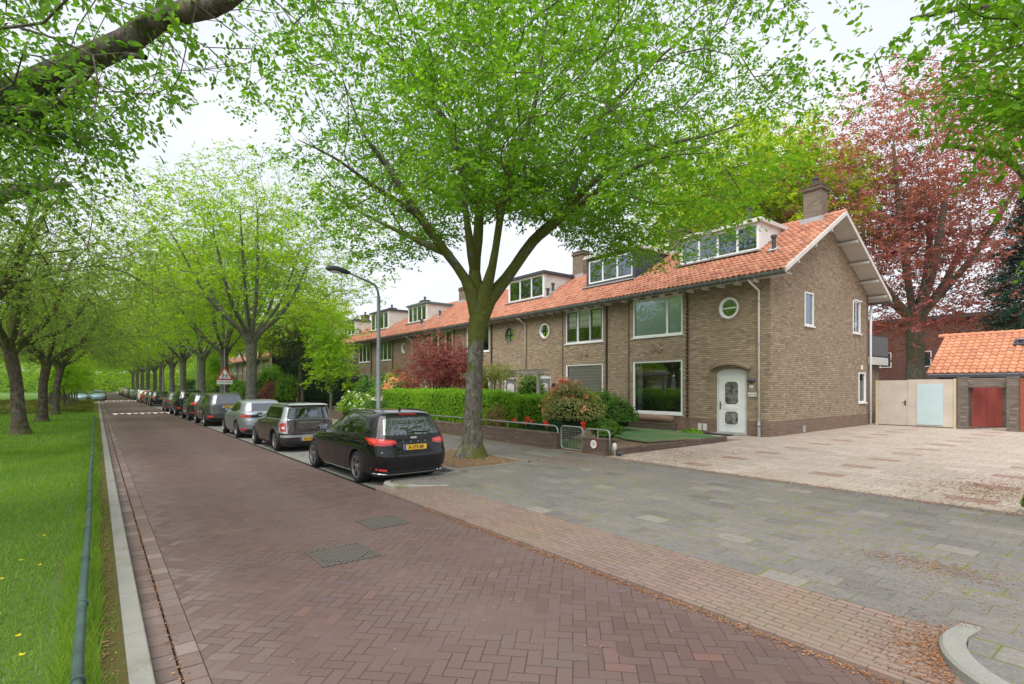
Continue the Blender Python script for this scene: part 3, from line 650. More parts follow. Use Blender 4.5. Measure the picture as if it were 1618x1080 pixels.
def house(label, xr, width, typ, wins, doorx, roundx, dormer_spec, end=False, left_end=False, opts={}):
    """xr: world X of the right party wall; wins (x0,x1) local; typ only documents the plan"""
    h = empty('terraced_house', (xr, FY, GZ), 0, label, 'house', 'row of brick terraced houses')
    far = opts.get('far', False); br = M['brick']; w = width
    H1 = EV_Z + 0.26
    b = MB(); b.box(-w + 0.001, 0, 0, 0.28, -0.3, H1); wall = b.build('front_wall', br, h)
    x0, x1 = wins; by = -0.085
    zu0, zu1, zg0, zg1 = 3.95 - 0.02, 5.56, 0.66, 2.90
    c = MB(); c.box(x0 - .005, x1 + .005, -1, 1, zu0, zu1); c.box(x0 - .005, x1 + .005, -1, 1, zg0, zg1)
    c.lathe([(0.0, -1), (0.40, -1), (0.40, 1), (0.0, 1)], (roundx, 0, 4.75), 40, 'y')
    dw = 0.62; dt = 2.42
    arch = [(doorx - dw, -0.5), (doorx + dw, -0.5), (doorx + dw, dt - 0.12)] + [(doorx + dw * math.cos(a), dt - 0.12 + 0.16 * math.sin(a)) for a in [math.pi * k / 10 for k in range(1, 10)]] + [(doorx - dw, dt - 0.12)]
    c.prism(arch, 1, 'y', -1); cut(wall, c)
    b = MB(); b.box(x0 - 0.20, x1 + 0.20, by, -0.001, -0.3, EV_Z - 0.02); bay = b.build('bay_wall', br, h)
    c = MB(); c.box(x0 - .005, x1 + .005, -1, 1, zu0, zu1); c.box(x0 - .005, x1 + .005, -1, 1, zg0, zg1); cut(bay, c)
    # toothed brick edging of the bay
    b = MB(); z = 0.5
    while z < 5.5:
        for xx in (x0 - 0.235, x1 + 0.145): b.box(xx, xx + 0.09, by - 0.022, -0.002, z, z + 0.075)
        z += 0.156
        if z > 5.45:
            for xx, ys in ((x0 - .215, -.001), (x1 + .195, -.001)): b.box(xx, xx + .02, by - .02, ys, .5, 5.5)
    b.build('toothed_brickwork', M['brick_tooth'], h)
    for sx in (-.17, .17):
        cx_ = (x0 + x1) / 2 + sx; b = MB(); b.box(cx_ - .04, cx_ + .04, by - .03, by - .001, 3.34, 3.42)
        for a in (-.09, .0, .09):
            for q in (-.09, .0, .09):
                if (a == 0) != (q == 0): b.box(cx_ + a - .052, cx_ + a + .052, by - 0.035, by - .001, 3.38 + q - .052, 3.38 + q + .052)
        b.build('brick_ornament', br, h)
    # windows
    ms = opts.get('muls', [x0 + (x1 - x0) / 3, x0 + 2 * (x1 - x0) / 3])
    rect_window(h, x0, x1, zu0, zu1, by + 0.05, ms, opts.get('frame', 'white'), opts.get('ug', 'glass'), blind=opts.get('ublind'), sashes=opts.get('sashes', ()), curtain=opts.get('ucurtain'))
    rect_window(h, x0, x1, zg0, zg1, by + 0.05, [], opts.get('frame', 'white'), 'glass_clear', blind=opts.get('gblind'), fw=0.09, curtain=opts.get('gcurtain'))
    rw = opts.get('round', 'white')
    round_window(h, roundx, 4.75, 0.40, 0.02, rw, 'glass', opts.get('rbars', 'cross'), 0.09 if rw == 'white' else 0.03)
    b = MB(); n_ = 44
    for k in range(n_):
        a = 2 * math.pi * k / n_
        b.obox((roundx + 0.46 * math.cos(a), -0.008, 4.75 + 0.46 * math.sin(a)), (0.055 * math.cos(a), 0, 0.055 * math.sin(a)), (0, 0.01, 0), (-0.026 * math.sin(a), 0, 0.026 * math.cos(a)))
    b.build('brick_ring', br, h)
    # door
    dy = opts.get('door_y', 0.10); dm = opts.get('door', 'white')
    b = MB(); outer = arch[:]; b.prism([(doorx - dw, 0.0), (doorx + dw, 0.0), (doorx + dw, dt - .12)] + arch[3:], dy + 0.07, 'y', dy)
    d = b.build('door_frame', M['white'], h)
    b = MB(); q = 0.10 if dm == 'white' else 0.14; b.prism([(doorx - dw + q, 0.07), (doorx + dw - q, 0.07), (doorx + dw - q, dt - .20), (doorx - dw + q, dt - .20)], dy - 0.002, 'y', dy - 0.03)
    leaf = b.build('door_leaf', M['white'] if dm == 'white' else M['greyframe'], h, bevel=0.01)
    if dm == 'white':
        def octo(z0, z1, k): a = 0.27 * k; cc = 0.08; return [(doorx - a + cc, z0), (doorx + a - cc, z0), (doorx + a, z0 + cc), (doorx + a, z1 - cc), (doorx + a - cc, z1), (doorx - a + cc, z1), (doorx - a, z1 - cc), (doorx - a, z0 + cc)]
        b = MB(); b.prism(octo(1.08, 2.02, 1.12), dy - 0.045, 'y', dy - 0.03); b.prism(octo(0.32, 0.90, 1.12), dy - 0.045, 'y', dy - 0.03)
        b.ell((doorx, dy - 0.035, 0.99), (0.30, 0.022, 0.14), 28, 10); b.build('moulding', M['white'], leaf)
        b = MB(); b.prism(octo(1.13, 1.97, 0.95), dy - 0.052, 'y', dy - 0.046); b.prism(octo(0.37, 0.85, 0.95), dy - 0.052, 'y', dy - 0.046); b.build('door_glass', M['doorglass'], leaf)
        b = MB()
        for z0, z1, s_ in ((1.15, 1.94, 1), (0.82, 0.40, -1)):
            for k in range(-3, 4):
                if k: b.tube([(doorx + 0.02 * k, dy - 0.056, z0), (doorx + 0.05 * k, dy - 0.056, (z0 + z1) / 2), (doorx + 0.065 * k, dy - 0.056, z1)], 0.006, 5)
        b.build('leading', M['steel'], leaf)
    else:
        b = MB(); b.prism([(doorx - 0.30, 0.95), (doorx + 0.30, 0.95), (doorx + 0.30, 1.88), (doorx + 0.15, 1.97), (doorx - 0.15, 1.97), (doorx - 0.30, 1.88)], dy - 0.04, 'y', dy - 0.03); b.build('door_glass', M['curtain'], leaf)
    b = MB(); hx = doorx - dw + q + 0.06; b.box(hx - .02, hx + .02, dy - .045, dy - .03, .92, 1.22); b.tube([(hx, dy - .04, 1.10), (hx, dy - .09, 1.10), (hx + .11, dy - .09, 1.10)], .011, 6); b.build('handle', M['slate'], leaf)
    # stone hood over the door
    b = MB(); pts = []
    for k in range(13):
        a = -1 + 2 * k / 12; pts.append((doorx + a * 0.80, 2.40 + 0.20 * (1 - a * a)))
    for p, q_ in zip(pts, pts[1:]): b.add([(p[0], -0.22, p[1]), (q_[0], -0.22, q_[1]), (q_[0], 0, q_[1] + .05), (p[0], 0, p[1] + .05), (p[0], -0.22, p[1] + .07), (q_[0], -0.22, q_[1] + .07), (q_[0], 0, q_[1] + .12), (p[0], 0, p[1] + .12)], [(0, 3, 2, 1), (4, 5, 6, 7), (0, 1, 5, 4), (3, 7, 6, 2), (0, 4, 7, 3), (1, 2, 6, 5)])
    if opts.get('hood', True): b.build('door_hood', M['hood'], h)
    b = MB(); b.box(doorx - dw - .05, doorx + dw + .1, -0.35, 0.2, -0.2, 0.03); b.build('door_step', M['kerb'], h)
    # roof: slab, tiles, ridge, gutter
    ox = 0.75 if end else 0.0; ol = 0.75 if left_end else 0.0
    b = MB()
    T_ = 0.10
    b.prism([(EV_Y + .06, EV_Z - T_), (RG_Y, RG_Z - T_), (RE_Y, EV_Z - T_ + .0), (RE_Y, EV_Z - .03), (RG_Y, RG_Z - .005), (EV_Y + .06, EV_Z - .02)], ox, 'x', -w - ol + .001)
    rf = b.build('roof', M['soffit'], h)
    pantiles(rf, -w - ol, ox, EV_Y, EV_Z - .01, RG_Y, RG_Z - .01, M['rooftile'])
    pantiles(rf, -w - ol, ox, RE_Y, EV_Z - .01, RG_Y, RG_Z - .01, M['rooftile'], rowlen=.33)
    b = MB(); x = ox - 0.0
    while x > -w - ol:
        b.tube([(x, RG_Y, RG_Z + .015), (x - .36, RG_Y, RG_Z + .005)], [.125, .105], 10); x -= .34
    b.build('ridge_tiles', M['rooftile'], rf)
    b = MB(); gy, gz = EV_Y - .02, EV_Z - .085
    prof = [(gy + .08, gz + .06), (gy + .075, gz - .02), (gy + .03, gz - .075), (gy - .03, gz - .075), (gy - .075, gz - .02), (gy - .085, gz + .05), (gy - .105, gz + .05), (gy - .095, gz - .03), (gy - .04, gz - .095), (gy + .04, gz - .095), (gy + .09, gz - .03), (gy + .095, gz + .06)]
    b.prism(prof, ox + (.02 if end else 0), 'x', -w - ol); g = b.build('gutter', M['zinc'], h)
    b = MB(); b.quad((-w, gy + .075, gz + .03), (ox, gy + .075, gz + .03), (ox, gy - .08, gz + .03), (-w, gy - .08, gz + .03)); b.build('gutter_floor', M['dark'], g)
    x = -0.3
    while x > -w + .1: b = MB(); b.box(x - .012, x + .012, gy - .112, gy + .1, gz - .10, gz + .055); x -= .62; b.build('gutter_bracket', M['zinc'], g)
    x = -0.45
    while x > -w + .1: b = MB(); b.box(x - .05, x + .05, -0.40, 0.02, EV_Z - .26, EV_Z - .14); x -= .66; b.build('rafter_tail', M['offwhite'], h)
    b = MB(); b.box(-w + .001, ox, -0.42, 0.0, EV_Z - .145, EV_Z - .12); b.build('eaves_board', M['soffit'], h)
    # rear wall and gables
    b = MB(); b.box(-w + .001, 0, 9.0, 9.24, -.3, EV_Z + .2); b.build('rear_wall', M['brick_far'], h)
    if end or left_end:
        for xa, xb, on in ((-0.30, 0.0, end), (-w, -w + .3, left_end)):
            if not on: continue
            b = MB(); b.prism([(0.2805, -.3), (8.9995, -.3), (8.9995, roof_z(2 * RG_Y - 8.9995) - T_ - .01), (RG_Y, RG_Z - T_ - .01), (0.2805, roof_z(.2805) - T_ - .01)], xb, 'x', xa)
            gw = b.build('side_wall', br, h)
            if end and xa == -0.30:
                c = MB()
                for y0, y1, z0, z1 in SIDEW: c.box(-.6, .6, y0, y1, z0, z1)
                cut(gw, c)
    if dormer_spec: dormer(h, *dormer_spec)
    for cx_, cy_, ww, dd, zt in opts.get('chim', []):
        b = MB(); b.box(cx_ - ww / 2, cx_ + ww / 2, cy_ - dd / 2, cy_ + dd / 2, roof_z(min(cy_, RG_Y)) - .6, zt); ch = b.build('chimney', M['brick_chim'], h)
        b = MB(); b.box(cx_ - ww / 2 - .06, cx_ + ww / 2 + .06, cy_ - dd / 2 - .06, cy_ + dd / 2 + .06, zt - .18, zt - .06); b.box(cx_ - ww / 2 - .03, cx_ + ww / 2 + .03, cy_ - dd / 2 - .03, cy_ + dd / 2 + .03, zt + .001, zt + .05); b.build('chimney_cap', M['brick_dark'], ch)
        b = MB(); b.lathe([(.09, 0), (.09, .26), (.13, .28), (.13, .34), (0, .36)], (cx_, cy_, zt + .05), 12); b.build('chimney_pot', M['slate'], ch)
        b = MB(); b.box(cx_ - ww / 2 - .1, cx_ + ww / 2 + .1, cy_ - dd / 2 - .12, cy_ - dd / 2 - .001, roof_z(cy_ - dd / 2) - .05, roof_z(cy_ - dd / 2) + .16); b.build('flashing', M['lead'], ch)
    for px_, py_, hh in opts.get('vents', []):
        zz = roof_z(py_); b = MB(); b.lathe([(.075, -.1), (.075, hh - .14), (.11, hh - .12), (.11, hh - .02), (.0, hh)], (px_, py_, zz), 14); v = b.build('roof_vent', M['slate'], h)
        b = MB(); b.obox((px_, py_ - .02, zz + .07), (.17, 0, 0), (0, .2 * math.cos(math.atan(SL)), .2 * math.sin(math.atan(SL))), (0, -.01, .02)); b.build('flashing', M['lead'], v)
    for dx, mt in opts.get('pipes', []):
        b = MB(); b.tube([(dx - .18, EV_Y, gz - .08), (dx - .16, EV_Y, gz - .16), (dx, -.09, 5.22), (dx, -.09, 4.9), (dx, -.09, .02)], .042, 10); p = b.build('downpipe', M[mt], h, smooth=True)
        for z in (1.6, 3.3, 4.85): b = MB(); b.lathe([(.055, -.02), (.055, .02)], (dx, -.09, z), 12); b.box(dx - .01, dx + .01, -.09, 0, z - .012, z + .012); b.build('pipe_clip', M['steel'], p)
    return h
n = NT('leaded_glass', 0.15, 0.6); P = n.pos(); x, y, z = n.sep(P)[:3]
n.set('Base Color', n.mix(n.step(n.noise(P, 9, 4, 0.7), 0.4, 0.6), (0.05, 0.055, 0.05), (0.24, 0.225, 0.20))); M['doorglass'] = n.m
M['hood'] = plain('sandstone_hood', (0.22, 0.175, 0.12), 0.9, 0.2, 0.15, 6); M['brick_chim'] = brick_mat('chimney_brick', [(0.20, 0.155, 0.12), (0.26, 0.205, 0.16), (0.165, 0.13, 0.105)], (0.13, 0.12, 0.10))
SIDEW = [(2.68, 3.45, 4.15, 5.45), (7.42, 8.22, 4.15, 5.58), (8.05, 8.85, 1.08, 2.42)]

A = house('corner house of tan brick with white leaded door and wide white dormer', -9.17, 6.93, 'R', (-6.06, -3.52), -1.49, -1.57, (-5.0, -1.40, 1.95, 8.33, 'white', 4), end=True,
    opts=dict(muls=[-4.28], rbars=True, ublind=('sky_curtain', .98), gcurtain=[(-6.0, -5.75)], chim=[(-.40, 4.64, .70, .62, 10.0), (-6.9, 4.64, .9, .6, 9.75)], vents=[(-.65, 1.6, .62), (-3.0, 4.3, 1.35)], pipes=[(-.37, 'pipe')]))
# side wall windows
for (y0, y1, z0, z1) in SIDEW:
    b = MB(); q = .06; xs0, xs1 = -.05, .03
    b.box(xs0, xs1, y0, y1, z1 - q, z1); b.box(xs0, xs1, y0, y1, z0, z0 + q); b.box(xs0, xs1, y0, y0 + q, z0 + q, z1 - q); b.box(xs0, xs1, y1 - q, y1, z0 + q, z1 - q); b.box(xs0, xs1 + .05, y0 - .03, y1 + .06, z0 - .06, z0 - .002)
    if z1 > 5.5: b.box(xs1, xs1 + .04, y0 + .08, y1 + .14, z1 - .02, z1 + .05); b.box(xs1, xs1 + .02, y0 + .2, y0 + .26, z0 + q, z1 - q)
    f = b.build('side_window', M['white'], A, bevel=.005)
    b = MB(); b.quad((-.027, y0 + q, z0 + q), (-.027, y1 - q, z0 + q), (-.027, y1 - q, z1 - q), (-.027, y0 + q, z1 - q)); b.build('pane', M['glass'], f)
    b = MB(); b.box(-.28, -.27, y0 - .1, y1 + .1, z0 - .1, z1 + .1); b.build('curtain', M['curtain'], f)
# barge boards and purlin ends under the gable overhang
b = MB()
for sgn in (1, -1):
    for xa, xb, o1, o2 in ((.725, .765, -.125, .05),):
        yE = EV_Y if sgn > 0 else RE_Y
        b.add([(xx, yy, zz + o) for xx in (xa, xb) for (yy, zz) in ((yE, EV_Z), (RG_Y, RG_Z)) for o in (o1, o2)], [(0, 1, 3, 2), (4, 6, 7, 5), (0, 4, 5, 1), (2, 3, 7, 6), (0, 2, 6, 4), (1, 5, 7, 3)])
b.build('barge_board', M['offwhite'], A)
for yy in (5.9, 7.1, 8.25, 9.25, .6, 2.0, 3.4): zz = roof_z(min(yy, 2 * RG_Y - yy)) - .17; b = MB(); b.box(.005, .715, yy - .07, yy + .07, zz - .10, zz); b.build('purlin_end', M['soffit'], A)
b = MB(); b.box(-6.93, .76, RE_Y - .02, RE_Y + .12, EV_Z - .18, EV_Z - .04); b.build('rear_gutter', M['zinc'], A)
b = MB(); b.tube([(-.05, RE_Y + .05, 5.6), (-.05, RE_Y - .05, 5.35), (.06, 9.35, 4.75), (.06, 9.33, 4.4), (.06, 9.33, .05)], .05, 10); b.build('rear_downpipe', M['white'], A, smooth=True)
# things fixed on the corner house
b = MB(); b.box(-.78, -.55, -.10, 0, 1.99, 2.07); b.ell((-.665, -.1, 2.00), (.14, .09, .09)); b.build('wall_lamp', M['slate'], A)
b = MB(); b.box(-.76, -.62, -.015, 0, 1.74, 1.86); pl = b.build('number_plate', M['white'], A)
b = MB(); b.box(-.80, -.47, -.06, 0, 1.50, 1.57); b.box(-.79, -.48, -.045, 0, 1.42, 1.499); b.build('letter_slot', M['offwhite'], A, bevel=.006)
b = MB(); b.box(-2.86, -2.70, -.02, 0, .08, .34); b.box(-2.64, -2.48, -.02, 0, .08, .34); b.build('air_vent', M['offwhite'], A)
b = MB(); b.box(0, .02, 2.55, 2.75, .04, .30); b.build('air_vent', M['lead'], A)
b = MB(); b.tube([(-.37, -.09, .0), (-.37, -.09, .55)], .052, 10); b.ell((-.35, -.13, .42), (.06, .06, .06)); b.build('pipe_sleeve', M['lead'], A)
b = MB(); b.box(-.1, .05, 8.35, 8.45, 2.55, 2.75); b.build('wall_lamp', M['white'], A)
b = MB(); b.box(-3.0, -1.15, -.75, -.38, -.02, .035); b.build('door_mat', M['black'], A)

B = house('tan brick house with dark grey slate dormer and pink blinds upstairs', -16.10, 6.60, 'L', (-3.39, -.88), -5.2, -5.09, (-3.5, -.30, 1.54, 8.45, 'slate', 3),
    opts=dict(ublind=('blind_pink', .55), gblind=('blind_grey', .62), sashes=[(-3.31, -2.60), (-1.70, -.96)], door='grey', hood=False, chim=[(-6.6, 4.3, .85, .62, 9.85)], vents=[(-6.30, 1.32, .55), (-6.55, 1.95, .6)], pipes=[(-6.58, 'tanpipe')]))
b = MB(); b.tube([(-4.25 + .19 * math.cos(a), -.06, 1.75 + .21 * math.sin(a)) for a in [2 * math.pi * k / 16 for k in range(17)]], .055, 8); b.build('wreath', M['brick_dark'], B)
C = house('tan brick house with a dark rimmed round window, behind the big street tree', -22.70, 6.65, 'R', (-5.9, -3.42), -1.5, -1.52, (-3.55, -.25, 1.5, 8.30, 'whited', 3),
    opts=dict(round='slate', door='grey', hood=False, pipes=[]))
D = house('brick house behind the red maple, the only one without a dormer', -29.35, 6.75, 'L', (-3.85, -1.0), -5.2, -5.10, None,
    opts=dict(chim=[(-6.7, 4.64, .9, .6, 9.7)], vents=[(-5.74, 1.75, .5), (-6.5, .6, .5)], pipes=[(-6.75, 'pipe')]))
E_ = house('brick house whose small white dormer has a dark green roof edge', -36.10, 6.80, 'R', (-5.92, -3.55), -1.5, -1.5, (-3.6, -.55, 1.45, 8.25, 'whiteg', 4), opts=dict(chim=[(-6.6, 4.64, .9, .6, 9.5)], frame='offwhite'))
F_ = house('brick house with tall dormer on white cheeks, left of the lamp post', -42.90, 6.70, 'L', (-3.5, -.95), -5.1, -5.0, (-4.2, -.5, 1.4, 8.45, 'whited', 4), opts=dict(chim=[(-6.6, 4.64, .9, .6, 9.6)], vents=[(-6.3, 1.2, .5)], pipes=[(-6.7, 'pipe')]))
G_ = house('brick house partly hidden by the lime green young tree', -49.60, 6.70, 'R', (-5.9, -3.4), -1.5, -1.5, (-4.4, -1.4, 1.4, 8.30, 'whited', 3), opts=dict(chim=[(-6.6, 4.64, .9, .6, 9.6)]))
H_ = house('last brick house of the near row, hidden behind garden trees', -56.30, 6.70, 'L', (-3.5, -.95), -5.1, -5.0, (-3.9, -.9, 1.4, 8.25, 'whited', 3), left_end=True, opts=dict(chim=[]))
far_names = ['the one nearest the gap', 'second from the gap', 'third from the gap', 'fourth from the gap', 'fifth from the gap', 'farthest from the camera']
FH = []
for k in range(6):
    c = copy_tree(D if k % 2 else E_); c.location.x = -78.0 - 6.75 * k; c.location.y = FY
    c['label'] = 'far terraced house beyond the gap in the row, %s' % far_names[k]; FH.append(c)

# ================================================================== CARS
def smooth_tab(tab, n=64):
    t = np.array(tab, float); z = t[:, 0]; zi = np.linspace(z[0], z[-1], n)
    out = [zi]
    for c in range(1, t.shape[1]):
        q = np.interp(zi, z, t[:, c]); 
        for _ in range(2): q[1:-1] = 0.25 * q[:-2] + 0.5 * q[1:-1] + 0.25 * q[2:]
        out.append(q)
    return np.stack(out, 1)
def car_body_mesh(tab, nf=3.2, nr=5.0):
    """stack of rounded plan outlines: rows (z, x_front, x_rear, half_width)"""
    lv = smooth_tab(tab); K = 96; V = []
    for z, xf, xr, w in lv:
        xc = (xf + xr) / 2; a = (xf - xr) / 2
        for k in range(K):
            t = 2 * math.pi * (k + .5) / K; c_, s_ = math.cos(t), math.sin(t); nn = nf if c_ > 0 else nr
            V.append((xc + a * math.copysign(abs(c_) ** (2 / nn), c_), w * math.copysign(abs(s_) ** (2 / nn), s_), z))
    L = len(lv); F = []
    for i in range(L - 1):
        for k in range(K): F.append((i * K + k, i * K + (k + 1) % K, (i + 1) * K + (k + 1) % K, (i + 1) * K + k))
    F.append(tuple(range(K))[::-1]); F.append(tuple((L - 1) * K + k for k in range(K)))
    return V, F
class Car:
    def __init__(s, tab, paintm, label, xw, R, nf=3.2, nr=5.0, arch=None, group='cars parked along the kerb'):
        s.root = empty('parked_car', (0, 0, 0), 0, label, 'car', group)
        V, F = car_body_mesh(tab, nf, nr)
        s.bvh = BVHTree.FromPolygons([Vector(v) for v in V], F)
        b = MB(); b.add(V, F); s.body = b.build('body', paintm, s.root)
        c = MB(); s.R = R; s.W = max(t[3] for t in tab)
        for x in xw:
            for sg in (1, -1): c.lathe([(0.0, sg * (s.W - .30)), (R * 1.14, sg * (s.W - .30)), (R * 1.14, sg * (s.W + .3)), (0.0, sg * (s.W + .3))], (x, 0, R * 1.02), 36, 'y')
        cut(s.body, c); me = s.body.data
        me.materials.clear(); me.materials.append(paintm); me.materials.append(M['black'])
        for p in me.polygons:
            cc = p.center; p.use_smooth = True
            for x in xw:
                d = math.hypot(cc.x - x, cc.z - R * 1.02)
                if d < R * 1.16 and (abs(p.normal.y) < .3 or d < R * 1.12) and abs(cc.y) < s.W - .004 and (d < R * 1.125 or abs(p.normal.y) < .3): p.material_index = 1
            if cc.z < tab[0][0] + .01: p.material_index = 1
        me.set_sharp_from_angle(angle=rad(38))
        s.xw = xw
        if arch:
            b = MB()
            for x in xw:
                for sg in (1, -1):
                    pts = []
                    for k in range(15):
                        a = math.pi * (-.08 + 1.16 * k / 14); px, pz = x + R * 1.2 * math.cos(a), R * 1.02 + R * 1.2 * math.sin(a)
                        if pz < .17: pz = .17
                        y = s.hit('y', sg, px, pz); pts.append((px, (y if y is not None else sg * s.W), pz))
                    b.tube(pts, .05, 6)
            b.build('arch_trim', arch, s.body, smooth=True)
    def hit(s, axis, sg, a, z, off=0.):
        if axis == 'y':
            h = s.bvh.ray_cast(Vector((a, sg * 4, z)), Vector((0, -sg, 0)))
            return None if h[0] is None else h[0].y + sg * off
        if axis == 'z':
            h = s.bvh.ray_cast(Vector((a, z, 5)), Vector((0, 0, -1))); return None if h[0] is None else h[0].z + off
        h = s.bvh.ray_cast(Vector((sg * 6, a, z)), Vector((-sg, 0, 0)))
        return None if h[0] is None else h[0].x + sg * off
    def patch(s, name, poly, axis, sg, mat, off=.004, par=None, cutlen=.07):
        """polygon (in (x,z) for axis y, (y,z) for axis x) laid on the body's skin"""
        bm = bmesh.new(); f = bm.faces.new([bm.verts.new((p[0], p[1], 0)) for p in poly]); bmesh.ops.triangulate(bm, faces=[f])
        for _ in range(6):
            es = [e for e in bm.edges if e.calc_length() > cutlen]
            if not es: break
            bmesh.ops.subdivide_edges(bm, edges=es, cuts=1); bmesh.ops.triangulate(bm, faces=bm.faces[:])
        vs = []; ok = True
        for v in bm.verts:
            h = s.hit(axis, sg, v.co.x, v.co.y, off)
            if h is None: h = sg * 0.5 * 0; ok = False
            vs.append((v.co.x, h, v.co.y) if axis == 'y' else (h, v.co.x, v.co.y))
        bm.verts.index_update(); fs = [tuple(q.index for q in f.verts) for f in bm.faces]; bm.free()
        bad = {i for i, v in enumerate(vs) if (v[1] if axis == 'y' else v[0]) == 0}
        fs = [f for f in fs if not (set(f) & bad)]
        b = MB(); b.add(vs, fs); o = b.build(name, mat, par or s.body)
        o.data.polygons.foreach_set('use_smooth', [True] * len(o.data.polygons))
        bm = bmesh.new(); bm.from_mesh(o.data); bmesh.ops.recalc_face_normals(bm, faces=bm.faces); bm.to_mesh(o.data); bm.free()
        return o
    def line(s, b, pts, axis, sg, w=.006, off=.002):
        P = []
        for (a0, z0), (a1, z1) in zip(pts, pts[1:]):
            n_ = max(2, int(math.hypot(a1 - a0, z1 - z0) / .06))
            for k in range(n_ + 1):
                a, z = a0 + (a1 - a0) * k / n_, z0 + (z1 - z0) * k / n_; h = s.hit(axis, sg, a, z, off)
                if h is not None: P.append((a, h, z) if axis == 'y' else (h, a, z))
        if len(P) > 1: b.tube(P, w, 4)
    def wheels(s, mat, spokes=5, tw=.21, style='double'):
        R = s.R
        for x in s.xw:
            for sg in (1, -1):
                yo = sg * (s.W - .025); w = empty('wheel', (0, 0, 0)); w.parent = s.root; w.location = (x, yo, R)
                b = MB(); rr = R * .70
                b.lathe([(rr, 0.0), (rr + .02, .012 * sg), (R - .035, .006 * sg), (R - .006, -.02 * sg), (R, -.05 * sg), (R, -(tw - .05) * sg), (R - .01, -tw * sg), (rr, -tw * sg)], (0, 0, 0), 32, 'y'); b.build('tyre', M['rubber'], w, smooth=True)
                b = MB(); b.lathe([(rr, 0), (rr + .004, -.01 * sg), (rr - .012, -.015 * sg), (rr - .02, -.12 * sg), (.0, -.13 * sg)], (0, 0, 0), 32, 'y'); b.build('wheel_well', M['black'], w)
                b = MB(); b.lathe([(rr + .004, -.004 * sg), (rr + .004, .006 * sg), (rr - .022, .004 * sg), (rr - .028, -.03 * sg)], (0, 0, 0), 32, 'y'); b.lathe([(.0, .0), (.055, -.004 * sg), (.065, -.03 * sg)], (0, 0, 0), 16, 'y')
                for k in range(spokes):
                    for q in ((-.11, .11) if style == 'double' else (0,)):
                        a = 2 * math.pi * k / spokes + .3; a1, a2 = a + q * .6, a + q * 1.6
                        c1 = Vector((math.cos(a1) * .05, -.016 * sg, math.sin(a1) * .05)); c2 = Vector((math.cos(a2) * (rr - .012), -.012 * sg, math.sin(a2) * (rr - .012)))
                        d = (c2 - c1); t = Vector((-d.z, 0, d.x)).normalized() * (.014 if style == 'double' else .03); b.obox((c1 + c2) / 2, d / 2, t, (0, .012, 0))
                b.build('rim', mat, w, smooth=False)
    def plate(s, z, y=0., text=None, xoff=.012, w=.52):
        x = s.hit('x', -1, y, z) - xoff; b = MB(); b.box(x - .006, x + .01, y - w / 2, y + w / 2, z - .055, z + .055); p = b.build('number_plate', M['plate'], s.root)
        b = MB(); b.box(x - .008, x - .0062, y + w / 2 - .05, y + w / 2, z - .055, z + .055); b.build('blue_band', M['plate_blue'], p)
        b = MB()
        for q in ((y - w / 2, y + w / 2, z + .051, z + .055), (y - w / 2, y + w / 2, z - .055, z - .051)): b.box(x - .0075, x - .0062, *q)
        b.build('plate_rim', M['ink'], p)
        if text:
            Mx = Matrix(((0, 0, -1, x - .008), (-1, 0, 0, y - .022), (0, 1, 0, z - .003), (0, 0, 0, 1)))
            text_obj('plate_writing', text, .092, M['ink'], p, Mx, .001, .98, .0022)
        return p
    def letters(s, txt, y0, dy, z, size, mat, name='lettering'):
        for k, ch in enumerate(txt):
            y = y0 + dy * k; x = s.hit('x', -1, y, z) - .004
            text_obj(name, ch, size, mat, s.body, Matrix(((0, 0, -1, x), (-1, 0, 0, y), (0, 1, 0, z), (0, 0, 0, 1))), .003, 1.2, .001)
    def mirrors(s, x, z, mat):
        for sg in (1, -1):
            y = s.hit('y', sg, x, z) or sg * .8; b = MB(); b.ell((x - .0, sg * (abs(y) + .14), z + .04), (.07, .12, .075), 14, 8); b.tube([(x + .02, y, z - .03), (x, sg * (abs(y) + .08), z)], .025, 6); m_ = b.build('wing_mirror', mat, s.root, smooth=True)
            b = MB(); b.obox((x - .072, sg * (abs(y) + .14), z + .04), (.003, 0, 0), (0, .09, 0), (0, 0, .055)); b.build('mirror_glass', M['chrome'], m_)
    def handles(s, xs, z, mat):
        for sg in (1, -1):
            for x in xs:
                y = s.hit('y', sg, x, z); b = MB(); b.obox((x, y + sg * .018, z), (.09, 0, 0), (0, .012, 0), (0, 0, .016)); b.build('door_handle', mat, s.root, bevel=.006)
def both(c, name, poly, mat, off=.004):
    for sg in (1, -1): c.patch(name, poly, 'y', sg, mat, off)
def mirror_poly(poly): return [(-p, q) for p, q in poly][::-1]

BLACKP = paint('black_car_paint', (0.006, 0.006, 0.007), 0.0)
FOCUS = [(.16, 2.05, -2.10, .76), (.22, 2.24, -2.26, .86), (.34, 2.31, -2.31, .895), (.5, 2.335, -2.335, .905), (.62, 2.335, -2.33, .912), (.72, 2.29, -2.285, .912), (.80, 2.16, -2.265, .905), (.88, 1.88, -2.25, .893), (.94, 1.45, -2.225, .872), (.98, 1.10, -2.20, .845), (1.10, .82, -2.13, .795), (1.20, .60, -2.07, .745), (1.30, .36, -2.00, .695), (1.38, .12, -1.96, .645), (1.43, -.12, -1.90, .58), (1.46, -.35, -1.78, .50), (1.478, -.7, -1.45, .33)]
f = Car(FOCUS, BLACKP, 'black estate car with bright red tail lamps, parked nearest the camera', (1.34, -1.36), .325, nr=6.5)
both(f, 'front_side_window', [(.92, .985), (.62, 1.18), (.33, 1.33), (.06, 1.385), (-.14, 1.395), (-.16, .975)], M['carglass'])
both(f, 'rear_side_window', [(-.22, .975), (-.20, 1.395), (-.60, 1.39), (-1.02, 1.365), (-1.06, .985)], M['carglass'])
